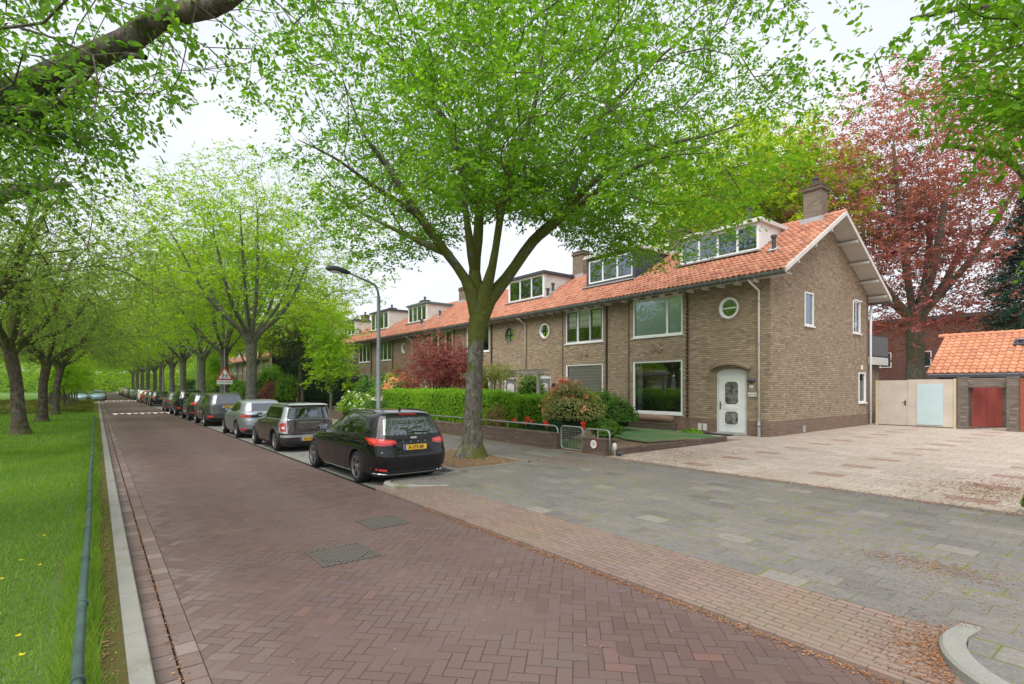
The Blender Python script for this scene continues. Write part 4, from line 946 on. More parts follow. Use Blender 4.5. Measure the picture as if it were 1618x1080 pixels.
both(f, 'quarter_window', [(-1.11, .99), (-1.07, 1.36), (-1.38, 1.32), (-1.62, 1.22), (-1.78, 1.10), (-1.55, 1.02)], M['carglass'])
f.patch('rear_window', [(-.58, 1.00), (-.64, 1.02), (-.56, 1.30), (-.50, 1.335), (.50, 1.335), (.56, 1.30), (.64, 1.02), (.58, 1.00)], 'x', -1, M['carglass'])
f.patch('windscreen', [(-.66, 1.02), (.66, 1.02), (.52, 1.38), (-.52, 1.38)], 'x', 1, M['carglass'])
for sg in (1, -1):
    lp = [(.40, .845), (.48, .815), (.70, .80), (.885, .83), (.87, .93), (.74, .945), (.42, .905)]
    if sg < 0: lp = mirror_poly(lp)
    t = f.patch('tail_lamp', lp, 'x', -1, M['redlight'], .010)
    lp = [(.44, .862), (.70, .85), (.80, .895), (.76, .912), (.46, .89)]; lp = lp if sg > 0 else mirror_poly(lp)
    f.patch('lamp_strip', lp, 'x', -1, M['redlight_b'], .013, par=t)
    t2 = f.patch('tail_lamp', [(-2.20, .82), (-2.08, .80), (-1.74, .945), (-1.80, .958), (-2.14, .952)], 'y', sg, M['redlight'], .008)
    f.patch('lamp_strip', [(-2.14, .87), (-2.06, .85), (-1.86, .93), (-2.1, .925)], 'y', sg, M['redlight_b'], .011, par=t2)
    f.patch('reflector', [(sg * .62, .30), (sg * .84, .33), (sg * .84, .37), (sg * .62, .345)][::sg], 'x', -1, M['redlight_b'], .006)
f.patch('brake_light', [(-.2, 1.392), (.2, 1.392), (.2, 1.408), (-.2, 1.408)], 'x', -1, M['redlight'], .01)
b = MB()
f.line(b, [(-.80, .26), (-.5, .235), (.5, .235), (.80, .26)], 'x', -1, .013, .006)
b.build('bumper_trim', M['chrome'], f.body)
f.patch('diffuser', [(-.78, .18), (.78, .18), (.80, .25), (.55, .33), (-.55, .33), (-.80, .25)], 'x', -1, M['black'], .006)
b = MB()
for yy in (-.66, -.575): b.lathe([(.036, 0), (.042, -.06), (.034, -.06), (.03, .05)], (0, 0, 0), 16, 'y')
b = MB()
for yy in (-.60, -.515):
    xe = f.hit('x', -1, yy, .275); b.tube([(xe + .04, yy, .275), (xe - .035, yy, .275)], .040, 16, caps=False); b.tube([(xe + .03, yy, .275), (xe - .034, yy, .275)], .034, 16, caps=False); b.ell((xe + .01, yy, .275), (.01, .035, .035))
b.build('exhaust_tip', M['chrome'], f.root)
for sg in (1, -1):
    b = MB(); f.line(b, [(1.02, .20), (1.04, .62), (.98, .93)], 'y', sg, .005, 0); f.line(b, [(-.19, .20), (-.19, .96)], 'y', sg, .005, 0); f.line(b, [(-.95, .62), (-1.12, .9), (-1.08, .98)], 'y', sg, .005, 0); f.line(b, [(-.62, .20), (-.78, .38), (-.95, .62)], 'y', sg, .005, 0); b.build('door_seam', M['black'], f.body)
    b = MB(); f.line(b, [(.95, .972), (-1.55, 1.005), (-1.80, 1.10), (-1.62, 1.235), (-1.38, 1.335), (-1.0, 1.38), (-.2, 1.41)], 'y', sg, .009, .003); b.build('window_trim', M['black'], f.body)
    b = MB(); f.line(b, [(.98, .215), (-.98, .215)], 'y', sg, .012, .006); b.build('sill_trim', M['chrome'], f.body)
    b = MB(); pts = [(x_, sg * .56, f.hit('z', 0, x_, sg * .56) + (.035 if -1.5 < x_ < -.1 else .0)) for x_ in np.linspace(.0, -1.62, 14)]; b.tube(pts, .014, 6); b.build('roof_rail', M['black'], f.root, smooth=True)
    b = MB(); f.line(b, [(sg * .70, .42), (sg * .80, .60), (sg * .46, .80), (sg * .40, .86)], 'x', -1, .005, 0); b.build('tailgate_seam', M['black'], f.body)
f.mirrors(.80, .98, BLACKP); f.handles((-.02, -.98), .845, BLACKP)
b = MB(); f.line(b, [(-.36, 1.045), (.0, 1.06), (.12, 1.035)], 'x', -1, .010, .02); b.build('rear_wiper', M['black'], f.body)
b = MB(); b.prism([(-1.62, 1.45), (-1.52, 1.455), (-1.56, 1.50), (-1.60, 1.535), (-1.615, 1.53)], .012, 'y', -.012); b.build('roof_aerial', M['black'], f.root)
f.plate(.755, 0, 'X-273-BK')
f.letters('FORD', .26, -.17, .865, .045, M['chrome'])
b = MB(); x_ = f.hit('x', -1, 0, .935); b.ell((x_ - .004, 0, .935), (.012, .075, .032), 20, 10); b.build('oval_badge', M['chrome'], f.body)
f.wheels(M['rim'], 5)
f.root.location = (-11.74, 4.98, 0.004); f.root.rotation_euler.z = math.pi + rad(.6); f.root.scale = (.97, .965, .985)

MINIP = paint('dark_brown_car_paint', (0.045, 0.034, 0.030), 0.4); SILV = paint('silver_car_paint', (0.42, 0.44, 0.46), 0.6)
MINI = [(.15, 1.75, -1.80, .70), (.22, 1.90, -1.93, .80), (.36, 1.96, -1.97, .835), (.55, 1.97, -1.965, .84), (.70, 1.93, -1.94, .84), (.82, 1.80, -1.925, .835), (.90, 1.50, -1.915, .825), (.95, 1.10, -1.91, .80), (1.0, .90, -1.905, .765), (1.12, .72, -1.885, .735), (1.24, .56, -1.865, .70), (1.33, .42, -1.85, .67), (1.375, .25, -1.83, .63), (1.405, -.05, -1.78, .56), (1.42, -.4, -1.5, .42)]
m_ = Car(MINI, MINIP, 'dark brown boxy small estate car with silver pillars, second from the camera', (1.28, -1.27), .315, nf=3., nr=7., arch=M['black'])
both(m_, 'front_side_window', [(.80, .99), (.55, 1.20), (.42, 1.31), (-.22, 1.33), (-.22, .985)], M['carglass'])
both(m_, 'rear_side_window', [(-.28, .985), (-.28, 1.33), (-1.55, 1.315), (-1.60, .99)], M['carglass'])
m_.patch('rear_window', [(-.60, .985), (-.56, 1.30), (.56, 1.30), (.60, .985)], 'x', -1, M['carglass'])
m_.patch('windscreen', [(-.62, 1.02), (.62, 1.02), (.54, 1.32), (-.54, 1.32)], 'x', 1, M['carglass'])
for sg in (1, -1):
    m_.patch('silver_pillar', [(-1.64, .58), (-1.92, .56), (-1.90, .96), (-1.86, 1.33), (-1.66, 1.33), (-1.68, .98)], 'y', sg, SILV, .003)
    p = [(sg * .62, .56), (sg * .82, .56), (sg * .80, .98), (sg * .72, .98), (sg * .655, 1.32), (sg * .58, 1.32), (sg * .625, .97)]
    m_.patch('silver_pillar', p[::sg], 'x', -1, SILV, .003)
    t = m_.patch('tail_lamp', [(sg * .665, .62), (sg * .775, .62), (sg * .775, .86), (sg * .73, .88), (sg * .665, .86)][::sg], 'x', -1, M['redlight'], .014)
    m_.patch('lamp_strip', [(sg * .69, .68), (sg * .75, .68), (sg * .75, .76), (sg * .69, .76)][::sg], 'x', -1, M['whitelight'], .018, par=t)
    b = MB(); m_.line(b, [(1.0, .2), (1.0, .94)], 'y', sg, .005, 0); m_.line(b, [(-.25, .2), (-.25, .98)], 'y', sg, .005, 0); b.build('door_seam', M['black'], m_.body)
    b = MB(); m_.line(b, [(.85, .965), (-1.64, .97)], 'y', sg, .010, .003); b.build('window_trim', M['chrome'], m_.body)
    m_.patch('sill_cladding', [(.9, .16), (-.9, .16), (-.9, .26), (.9, .26)][::-1], 'y', sg, M['black'], .006)
b = MB(); m_.line(b, [(-.62, .955), (.62, .955)], 'x', -1, .012, .005); m_.line(b, [(-.30, .865), (.30, .865)], 'x', -1, .016, .01); b.build('chrome_trim', M['chrome'], m_.body)
b = MB(); m_.line(b, [(0, .50), (0, 1.32)], 'x', -1, .005, 0.001); b.build('rear_door_seam', M['black'], m_.body)
m_.patch('bumper_band', [(-.78, .44), (.78, .44), (.78, .51), (-.78, .51)], 'x', -1, SILV, .012)
m_.patch('lower_bumper', [(-.74, .20), (.74, .20), (.76, .33), (-.76, .33)], 'x', -1, M['black'], .006)
b = MB(); lv = [(1.385, -.1, .60), (1.41, -.15, .54), (1.432, -.45, .40)]
b.add([(x1 + (0 if k < 2 else 0), yy, z1) for (z1, xx, w1) in lv for k, (x1, yy) in enumerate(((xx, -w1), (xx, w1), (-1.86 + (1.385 - z1) * -6 * 0 + (z1 - 1.385) * 3, w1), (-1.86 + (z1 - 1.385) * 3, -w1)))], [(0, 1, 5, 4), (1, 2, 6, 5), (2, 3, 7, 6), (3, 0, 4, 7), (4, 5, 9, 8), (5, 6, 10, 9), (6, 7, 11, 10), (7, 4, 8, 11), (8, 9, 10, 11)]); b.build('silver_roof', SILV, m_.body, bevel=.02)
m_.mirrors(.72, .98, M['black']); m_.handles((.02,), .84, M['chrome']); m_.plate(.385, 0, 'RH-27-TX'); m_.wheels(M['rim'], 5, style='single')
b = MB(); b.prism([(-1.62, 1.41), (-1.55, 1.415), (-1.575, 1.46)], .01, 'y', -.01); b.build('roof_aerial', M['black'], m_.root)
m_.root.location = (-18.22, 5.02, 0.004); m_.root.rotation_euler.z = math.pi + rad(.3)

HATCH = [(.16, 1.90, -1.95, .74), (.22, 2.06, -2.10, .83), (.36, 2.12, -2.16, .872), (.52, 2.14, -2.17, .882), (.66, 2.12, -2.15, .888), (.78, 2.02, -2.10, .885), (.88, 1.72, -2.12, .872), (.94, 1.35, -2.10, .85), (1.0, 1.0, -2.00, .81), (1.12, .76, -1.88, .76), (1.22, .55, -1.78, .71), (1.32, .30, -1.68, .655), (1.38, .08, -1.60, .60), (1.42, -.2, -1.5, .53), (1.445, -.55, -1.25, .38)]
GREYP = paint('silver_grey_car_paint', (0.26, 0.28, 0.31), 0.55)
def modern(tab, pm, label, xw, R, rearwin, lamps, plate_z, text, band=None, nr=5., spk=5, arch=None, q=0.):
    c = Car(tab, pm, label, xw, R, nr=nr, arch=arch)
    h = tab[-1][0]; bz = .99 + (h - 1.45) * .75; tz = h - .085; xb = tab[-4][2]
    both(c, 'front_side_window', [(.92 + q, bz), (.60 + q, bz + .2), (.34 + q, tz - .06), (.05, tz - .01), (-.14, tz), (-.14, bz)], M['carglass'])
    both(c, 'rear_side_window', [(-.20, bz), (-.20, tz), (-.62, tz - .01), (-1.02, tz - .04), (-1.06, bz + .01)], M['carglass'])
    both(c, 'quarter_window', [(-1.11, bz + .02), (-1.08, tz - .05), (xb + .42, tz - .09), (xb + .28, bz + .12)], M['carglass'])
    c.patch('rear_window', rearwin, 'x', -1, M['carglass'])
    c.patch('windscreen', [(-.64, bz + .05), (.64, bz + .05), (.5, tz - .04), (-.5, tz - .04)], 'x', 1, M['carglass'])
    for sg in (1, -1):
        for lp in lamps[0]: c.patch('tail_lamp', [(sg * a, z) for a, z in lp][::sg], 'x', -1, M['redlight_b'], .010)
        for lp in lamps[1]: c.patch('tail_lamp', lp, 'y', sg, M['redlight_b'], .008)
        b = MB(); c.line(b, [(1.02, .22), (1.04, .62), (.98, bz - .04)], 'y', sg, .005, 0); c.line(b, [(-.17, .2), (-.17, bz)], 'y', sg, .005, 0); c.line(b, [(-.75, .35), (-1.08, .8), (-1.08, bz)], 'y', sg, .005, 0); b.build('door_seam', M['black'], c.body)
        b = MB(); c.line(b, [(.98, .22), (-.98, .22)], 'y', sg, .02, .004); b.build('sill_trim', M['black'], c.body)
    if band: c.patch('rear_band', [(-band[2], band[0]), (band[2], band[0]), (band[2], band[1]), (-band[2], band[1])], 'x', -1, M['black'], .006)
    c.patch('lower_bumper', [(-.76, tab[0][0] + .05), (.76, tab[0][0] + .05), (.78, tab[0][0] + .2), (-.78, tab[0][0] + .2)], 'x', -1, M['black'], .006)
    c.mirrors(.80 + q, bz, M['black']); c.handles((-.0, -.96), bz - .14, pm)
    if text: c.plate(plate_z, 0, text)
    c.wheels(M['rim'] if spk != 9 else M['rimdark'], 5, style='single' if spk == 5 else 'double')
    return c
p_ = modern(HATCH, GREYP, 'silver grey hatchback with a black band between its tail lamps, third from the camera', (1.27, -1.27), .325, [(-.58, 1.02), (-.50, 1.30), (.50, 1.30), (.58, 1.02)], ([[(.50, .80), (.84, .80), (.84, .87), (.50, .86)], [(.66, .30), (.84, .33), (.82, .40), (.66, .38)]], [[(-2.10, .80), (-1.88, .84), (-1.90, .90), (-2.08, .87)]]), .60, 'PK-84-NS', (.78, .88, .50))
p_.root.location = (-23.55, 5.03, .004); p_.root.rotation_euler.z = math.pi
SUV = [(.22, 2.0, -2.02, .76), (.28, 2.20, -2.22, .87), (.42, 2.27, -2.29, .91), (.62, 2.28, -2.30, .92), (.78, 2.24, -2.28, .92), (.90, 2.05, -2.26, .915), (.99, 1.75, -2.25, .90), (1.06, 1.30, -2.23, .875), (1.12, 1.02, -2.20, .84), (1.25, .80, -2.13, .79), (1.38, .58, -2.06, .74), (1.50, .33, -1.99, .69), (1.57, .1, -1.95, .64), (1.61, -.2, -1.86, .56), (1.635, -.6, -1.5, .40)]
c4 = modern(SUV, paint('grey_brown_car_paint', (0.085, 0.083, 0.085), 0.5), 'dark grey tall people carrier with silver roof rails, fourth from the camera', (1.40, -1.42), .35, [(-.66, 1.12), (-.58, 1.47), (.58, 1.47), (.66, 1.12)], ([[(.62, .44), (.84, .46), (.84, .54), (.66, .54)]], []), .95, 'NT-560-V', None, nr=6.)
b = MB()
for sg in (1, -1):
    b.tube([(x_, sg * .56, c4.hit('z', 0, x_, sg * .56) + (.04 if -1.6 < x_ < -.1 else .0)) for x_ in np.linspace(.1, -1.8, 10)], .016, 6)
b.build('roof_rail', M['chrome'], c4.root)
c4.root.location = (-31.15, 5.04, .004); c4.root.rotation_euler.z = math.pi
L2 = ([[(.56, .95), (.86, .93), (.86, 1.04), (.60, 1.10)], [(.62, .44), (.84, .46), (.84, .52), (.66, .52)]], [[(-2.24, .93), (-1.98, .98), (-2.0, 1.06), (-2.2, 1.08)]])
c5 = modern(SUV, paint('anthracite_car_paint', (0.035, 0.036, 0.038), 0.4), 'anthracite crossover with angular red tail lamps, fifth from the camera', (1.40, -1.42), .35, [(-.64, 1.14), (-.56, 1.47), (.56, 1.47), (.64, 1.14)], L2, .72, 'GB-091-R', None, spk=9)
c5.root.scale = (.95, .97, .96); c5.root.location = (-36.6, 5.0, .004); c5.root.rotation_euler.z = math.pi
bpy.context.view_layer.update()
def variant(src, pm, loc, label, sc=(1, 1, 1), flip=False, group=None):
    c = copy_tree(src.root); c.location = loc + (.004,); c.scale = sc; c.rotation_euler.z = 0 if flip else math.pi; c['label'] = label
    if group: c['group'] = group
    if pm:
        for o in c.children:
            if o.data and o.data.materials and o.data.materials[0].name == src.body.data.materials[0].name:
                o.data = o.data.copy(); o.data.materials[0] = pm
    return c
variant(c4, paint('black_blue_paint', (0.012, 0.013, 0.017), 0.2), (-43.0, 5.0), 'tall black sport utility car, sixth from the camera', (1, 1, 1.06))
variant(p_, paint('mid_grey_paint', (0.13, 0.13, 0.13), 0.5), (-49.0, 4.98), 'grey hatchback with a pale bumper, seventh from the camera', (1, 1, 1.03))
variant(f, paint('dark_blue_black_paint', (0.010, 0.012, 0.02), 0.2), (-64.0, 5.0), 'dark blue estate car beyond the gap in the parked row, eighth from the camera')
variant(p_, paint('navy_paint', (0.012, 0.018, 0.04), 0.3), (-70.0, 4.98), 'navy hatchback parked just in front of the red car')
variant(p_, paint('red_car_paint', (0.42, 0.03, 0.02), 0.1), (-76.0, 4.95), 'bright red hatchback far down the parked row')
variant(p_, paint('white_car_paint', (0.70, 0.70, 0.70), 0.0), (-82.0, 4.95), 'white hatchback parked beyond the red car')
variant(c5, None, (-88.5, 5.0), 'black crossover parked beyond the white hatchback')
variant(f, paint('steel_paint', (0.09, 0.10, 0.12), 0.5), (-95.0, 5.0), 'steel grey estate car near the second speed table')
for k, (src, cc, nm) in enumerate(((p_, (.30, .31, .33), 'silver'), (c4, (.02, .02, .025), 'black'), (f, (.06, .07, .10), 'slate blue'), (p_, (.6, .6, .6), 'off white'), (c5, (.25, .02, .02), 'dark red'), (p_, (.04, .04, .05), 'charcoal'), (c4, (.35, .36, .38), 'light grey'), (f, (.015, .015, .015), 'jet black'))):
    variant(src, paint('far_paint', cc, .3), (-102.0 - 7.2 * k, 4.98), nm + ' car at the far end of the parked row, %s' % ('just past the steel estate', 'second past the steel estate', 'third past the steel estate', 'fourth past the steel estate', 'fifth past the steel estate', 'sixth past the steel estate', 'second from the end', 'last of all')[k])
LB = paint('pale_blue_car_paint', (0.30, 0.40, 0.50), 0.3)
a = variant(p_, LB, (-84.0, -1.6), 'left one of two pale blue cars waiting at the side road', (1, 1, 1), True, 'pale blue cars at the side road')
a = variant(p_, LB, (-90.0, 0.2), 'right one of two pale blue cars waiting at the side road', (1, 1, 1), True, 'pale blue cars at the side road')

# ================================================================== TREES
RNG = np.random.RandomState(11)
def norm(a): return a / np.maximum(np.linalg.norm(a, axis=-1, keepdims=True), 1e-9)
def catmull(pts, seg=.35):
    P = [np.array(p, float) for p in pts]; P = [2 * P[0] - P[1]] + P + [2 * P[-1] - P[-2]]; out = []
    for i in range(1, len(P) - 2):
        n_ = max(2, int(np.linalg.norm(P[i + 1][:3] - P[i][:3]) / seg))
        for k in range(n_):
            t = k / n_; out.append(.5 * ((2 * P[i]) + (-P[i - 1] + P[i + 1]) * t + (2 * P[i - 1] - 5 * P[i] + 4 * P[i + 1] - P[i + 2]) * t * t + (-P[i - 1] + 3 * P[i] - 3 * P[i + 1] + P[i + 2]) * t ** 3))
    out.append(P[-2]); return out
class Skel:
    """tree skeleton: nodes with a parent; limbs traced by hand, finer branches grown towards scattered targets"""
    def __init__(s): s.P = []; s.par = []; s.dir = []; s.len = []; s.rmin = []
    def limb(s, pts, start=None):
        """pts: (x,y,z,r) ; start: node to hang on"""
        C = catmull(pts); prev = start
        for k, c in enumerate(C):
            if k == 0 and start is not None:
                continue
            d = norm(c[:3] - (s.P[prev] if prev is not None else c[:3] - np.array([0, 0, 1.])))
            s.P.append(c[:3]); s.par.append(-1 if prev is None else prev); s.dir.append(d)
            s.len.append(0 if prev is None else s.len[prev] + np.linalg.norm(c[:3] - s.P[prev])); s.rmin.append(c[3]); prev = len(s.P) - 1
        return prev
    def nearest(s, p): return int(np.argmin(np.linalg.norm(np.array(s.P) - np.array(p), axis=1)))
    def grow(s, T, seg=.4, k=.28, droop=0.05, first=0, wig=.12, rng=RNG):
        root = s.P[first]; T = T[np.argsort(np.linalg.norm(T - np.array(root) - np.array([0, 0, 3.]), axis=1))]
        n0 = len(s.P); cap = n0 + len(T) * 14; P = np.zeros((cap, 3)); P[:n0] = s.P; L = np.zeros(cap); L[:n0] = s.len; D = np.zeros((cap, 3)); D[:n0] = s.dir
        n = n0; tips = []
        ok = np.ones(cap, bool); ok[:first] = False
        for q in T:
            v = q - P[:n]; d = np.linalg.norm(v, axis=1) + 1e-6
            cosang = (v * D[:n]).sum(1) / d
            cost = d * (1.25 - .45 * np.clip(cosang, -1, 1)) + k * L[:n]; cost[~ok[:n]] = 1e9
            i = int(np.argmin(cost)); di = d[i]
            m = max(1, int(di / seg)); p0 = P[i]; ctrl = p0 + D[i] * di * .35 + np.array([0, 0, droop * di])
            prev = i
            if n + m + 1 >= cap: break
            for a in range(1, m + 1):
                t = a / m; c = (1 - t) ** 2 * p0 + 2 * t * (1 - t) * ctrl + t * t * q
                if a < m: c = c + rng.normal(0, wig * seg, 3)
                P[n] = c; D[n] = norm(c - P[prev]); L[n] = L[prev] + np.linalg.norm(c - P[prev]); s.par.append(prev); prev = n; n += 1; s.rmin.append(0)
            tips.append(prev)
        s.P = list(P[:n]); s.dir = list(D[:n]); s.len = list(L[:n]); s.tips = tips
        return s
    def radii(s, tip=.006, ex=.44):
        n = len(s.P); cnt = np.zeros(n); has = np.zeros(n, bool)
        for i in range(n):
            if s.par[i] >= 0: has[s.par[i]] = True
        cnt[~has] = 1
        for i in range(n - 1, -1, -1):
            if s.par[i] >= 0: cnt[s.par[i]] += cnt[i]
        s.cnt = cnt; s.r = np.maximum(tip * cnt ** ex, np.array(s.rmin)); return s.r
    def mesh(s, name, mat, parent, minr=0.0, sides=7, flare=None):
        r = s.r; P = np.array(s.P); D = np.array(s.dir); par = np.array(s.par); n = len(P)
        best = {}
        for i in range(n):
            p = par[i]
            if p >= 0 and (p not in best or r[i] > r[best[p]]): best[p] = i
        Ds = D.copy()
        for p, c in best.items(): Ds[p] = norm(D[p] + D[c])
        ref = norm(np.array([.31, .93, .11])); V = []; F = []; ang = np.arange(sides) * 2 * math.pi / sides; ca, sa = np.cos(ang)[:, None], np.sin(ang)[:, None]
        def ring(c, d, rr):
            u = np.cross(d, ref); u /= max(1e-6, np.linalg.norm(u)); w = np.cross(d, u); return c + (u * ca + w * sa) * rr
        cnt = 0
        for i in range(n):
            p = par[i]
            if p < 0 or r[i] < minr: continue
            main = best.get(p) == i
            r0 = r[p] if main else min(r[p] * .8, r[i] * 1.15); r1 = r[i]
            if flare and flare[0](P[p]): r0 *= flare[1](P[p]);
            if flare and flare[0](P[i]): r1 *= flare[1](P[i])
            V.append(ring(P[p], Ds[p] if main else D[i], r0)); V.append(ring(P[i], Ds[i], r1))
            b = cnt * 2 * sides; k = np.arange(sides); k2 = (k + 1) % sides
            F.append(np.stack([b + k, b + k2, b + sides + k2, b + sides + k], -1)); cnt += 1
        V = np.concatenate(V); F = np.concatenate(F)
        return np_obj(name, V, F, mat, parent, smooth=True)

LEAF6 = np.array([[0, 0, 0], [.30, .26, .05], [.68, .20, .03], [1, 0, -.10], [.68, -.20, .03], [.30, -.26, .05]])
def leaves_mesh(name, mat, parent, C, Dr, size, rng, per=9, twig=.34, flat=.55, droop=.3, simple=False, widen=1.0, spread=1.0):
    """sprays of leaves: C (n,3) spray starts, Dr (n,3) directions"""
    n = len(C); D = norm(Dr + rng.normal(0, .28, (n, 3)) * spread); D[:, 2] -= droop * .4; D = norm(D)
    t = (np.arange(per) + .5) / per
    pos = C[:, None, :] + D[:, None, :] * (t[None, :, None] * twig)
    pos[..., 2] -= droop * .12 * (t ** 2)[None, :]
    pos += rng.normal(0, .018, pos.shape)
    side = np.where(np.arange(per) % 2 == 0, 1., -1.)[None, :, None]
    up = norm(np.array([0, 0, 1.]) + rng.normal(0, .35, (n, 3)))[:, None, :]
    lat = norm(np.cross(D[:, None, :], up)); ld = norm(lat * side * .9 + D[:, None, :] * .7 + rng.normal(0, .30, (n, per, 3)) + np.array([0, 0, -droop * .8]))
    nu = norm(np.array([0, 0, 1.]) * flat + rng.normal(0, .42, (n, per, 3))); lw = norm(np.cross(nu, ld)); ln = np.cross(ld, lw)
    sz = size * rng.uniform(.6, 1.25, (n, per, 1))
    T = LEAF6 if not simple else np.array([[0, 0, 0], [.5, .30, .03], [1, 0, -.08], [.5, -.30, .03]])
    m = len(T)
    V = (pos[:, :, None, :] + sz[:, :, None, :] * (T[None, None, :, 0:1] * ld[:, :, None, :] + T[None, None, :, 1:2] * widen * lw[:, :, None, :] + T[None, None, :, 2:3] * ln[:, :, None, :])).reshape(-1, 3)
    k = np.arange(n * per)[:, None] * m
    if simple: F = k + np.array([[0, 1, 2, 3]])
    else: F = np.concatenate([k + np.array([[0, 1, 2, 3]]), k + np.array([[0, 3, 4, 5]])], 0)
    return np_obj(name, V, F, mat, parent)

def ell_targets(n, c, r, rng, shell=.5, zlow=-1., keep=None, layer=0.):
    """points in an ellipsoid, biased outwards, lumpy outline"""
    out = []; f = rng.normal(0, 1, (7, 3)); ph = rng.uniform(0, 6.28, 7)
    while len(out) < n:
        v = norm(rng.normal(0, 1, 3)); 
        if v[2] < zlow: continue
        lump = 1 + .10 * sum(math.sin(3.0 * float(np.dot(f[i], v)) + ph[i]) for i in range(7)) / 2.2
        q = rng.uniform(0, 1) ** shell * lump; p = np.array(c) + v * q * np.array(r)
        if layer: tz = .22 * math.hypot(p[0] - c[0], p[1] - c[1]); p[2] = round((p[2] + tz) / layer) * layer - tz + rng.normal(0, layer * .13)
        if keep is not None and not keep(p): continue
        out.append(p)
    return np.array(out)

def spray_points(sk, rng, per_tip=3, back=3, jit=.22, clump=False):
    if clump:
        P = np.array(sk.P); tp = np.array(sk.tips); cl = rng.uniform(.35, 1.5, len(tp)); rep = np.maximum(1, (per_tip * cl)).astype(int); idx = np.repeat(tp, rep)
        off = rng.normal(0, 1, (len(idx), 3)) * (jit, jit, jit * .42); C = P[idx] + off; off[:, 2] = off[:, 2] * .4 + .02; return C, norm(norm(off) + rng.normal(0, .35, off.shape) * (1, 1, .5))
    C = []; D = []; P = np.array(sk.P); par = sk.par
    for t in sk.tips:
        i = t; chain = [t]
        for _ in range(back):
            if par[i] < 0: break
            i = par[i]; chain.append(i)
        for _ in range(per_tip):
            a = chain[rng.randint(0, len(chain))] if rng.rand() > .35 else t
            C.append(P[a] + rng.normal(0, jit, 3) * (1, 1, .6)); D.append(norm(np.array(sk.dir[a]) + rng.normal(0, .7, 3)))
    return np.array(C), np.array(D)

M['leaf_elm'] = leaf_mat('elm_leaf', (0.075, 0.17, 0.012), (0.12, 0.25, 0.018), (0.21, 0.36, 0.03), .55)
M['leaf_elm2'] = leaf_mat('young_elm_leaf', (0.125, 0.235, 0.018), (0.21, 0.34, 0.022), (0.40, 0.48, 0.035), .58)
M['leaf_cherry'] = leaf_mat('cherry_leaf', (0.065, 0.15, 0.018), (0.105, 0.22, 0.026), (0.18, 0.31, 0.045), .52)
M['leaf_cherry2'] = leaf_mat('bronzed_cherry_leaf', (0.095, 0.165, 0.035), (0.155, 0.235, 0.05), (0.27, 0.30, 0.10), .55)
M['leaf_yellow'] = leaf_mat('yellow_green_leaf', (0.20, 0.30, 0.015), (0.32, 0.42, 0.02), (0.46, 0.52, 0.03), .52)
M['leaf_lime'] = leaf_mat('lime_leaf', (0.20, 0.35, 0.02), (0.31, 0.48, 0.028), (0.45, 0.60, 0.05), .5)
M['leaf_copper'] = leaf_mat('copper_beech_leaf', (0.17, 0.09, 0.06), (0.30, 0.095, 0.11), (0.50, 0.16, 0.20), .5)
M['leaf_maple'] = leaf_mat('red_maple_leaf', (0.15, 0.04, 0.045), (0.25, 0.07, 0.08), (0.38, 0.15, 0.16), .45)
M['leaf_dark'] = leaf_mat('dark_evergreen_leaf', (0.012, 0.035, 0.014), (0.02, 0.055, 0.02), (0.035, 0.085, 0.03), .2)
M['leaf_conifer'] = leaf_mat('blue_green_needles', (0.012, 0.04, 0.026), (0.022, 0.065, 0.042), (0.04, 0.10, 0.065), .15)
M['leaf_hedge'] = leaf_mat('hedge_leaf', (0.10, 0.22, 0.018), (0.18, 0.35, 0.024), (0.32, 0.50, 0.04), .42)
M['leaf_shrub'] = leaf_mat('shrub_leaf', (0.055, 0.14, 0.022), (0.095, 0.21, 0.03), (0.17, 0.30, 0.05), .38)
M['leaf_olive'] = leaf_mat('variegated_leaf', (0.14, 0.17, 0.045), (0.28, 0.29, 0.10), (0.48, 0.42, 0.19), .35)
M['petal_orange'] = leaf_mat('orange_blossom', (0.55, 0.20, 0.07), (0.68, 0.30, 0.14), (0.75, 0.42, 0.22), .35)
M['petal_coral'] = leaf_mat('coral_blossom', (0.62, 0.12, 0.09), (0.72, 0.20, 0.14), (0.78, 0.30, 0.22), .35)
M['petal_red'] = leaf_mat('red_petal', (0.55, 0.03, 0.03), (0.65, 0.06, 0.05), (0.75, 0.16, 0.12), .35)
M['petal_white'] = leaf_mat('white_petal', (0.65, 0.62, 0.55), (0.75, 0.72, 0.68), (0.8, 0.68, 0.55), .35)
M['petal_yellow'] = leaf_mat('yellow_petal', (0.75, 0.52, 0.02), (0.8, 0.6, 0.03), (0.8, 0.62, 0.05), .3)
M['twig_brown'] = plain('brown_twig', (0.22, 0.13, 0.075), 0.9, 0.1, 0.25, 8)
M['bark'] = bark_mat('mossy_elm_bark', (0.05, 0.042, 0.034), (0.145, 0.13, 0.108), .9)
M['bark_cherry'] = bark_mat('cherry_bark', (0.045, 0.034, 0.027), (0.115, 0.088, 0.07), .6)
M['bark_plain'] = bark_mat('grey_bark', (0.06, 0.055, 0.047), (0.16, 0.15, 0.135), .3)
M['bark_copper'] = bark_mat('beech_bark', (0.09, 0.085, 0.06), (0.17, 0.17, 0.13), .3)

def px(x, y, z):
    """a traced point of the limb at depth z in front of the lens (1618 px frame)"""
    l = (x - 809) / 840 * z; return (-.7877 * z + .6161 * l, .6161 * z + .7877 * l, CAMH - (y - 610) * z / 840)

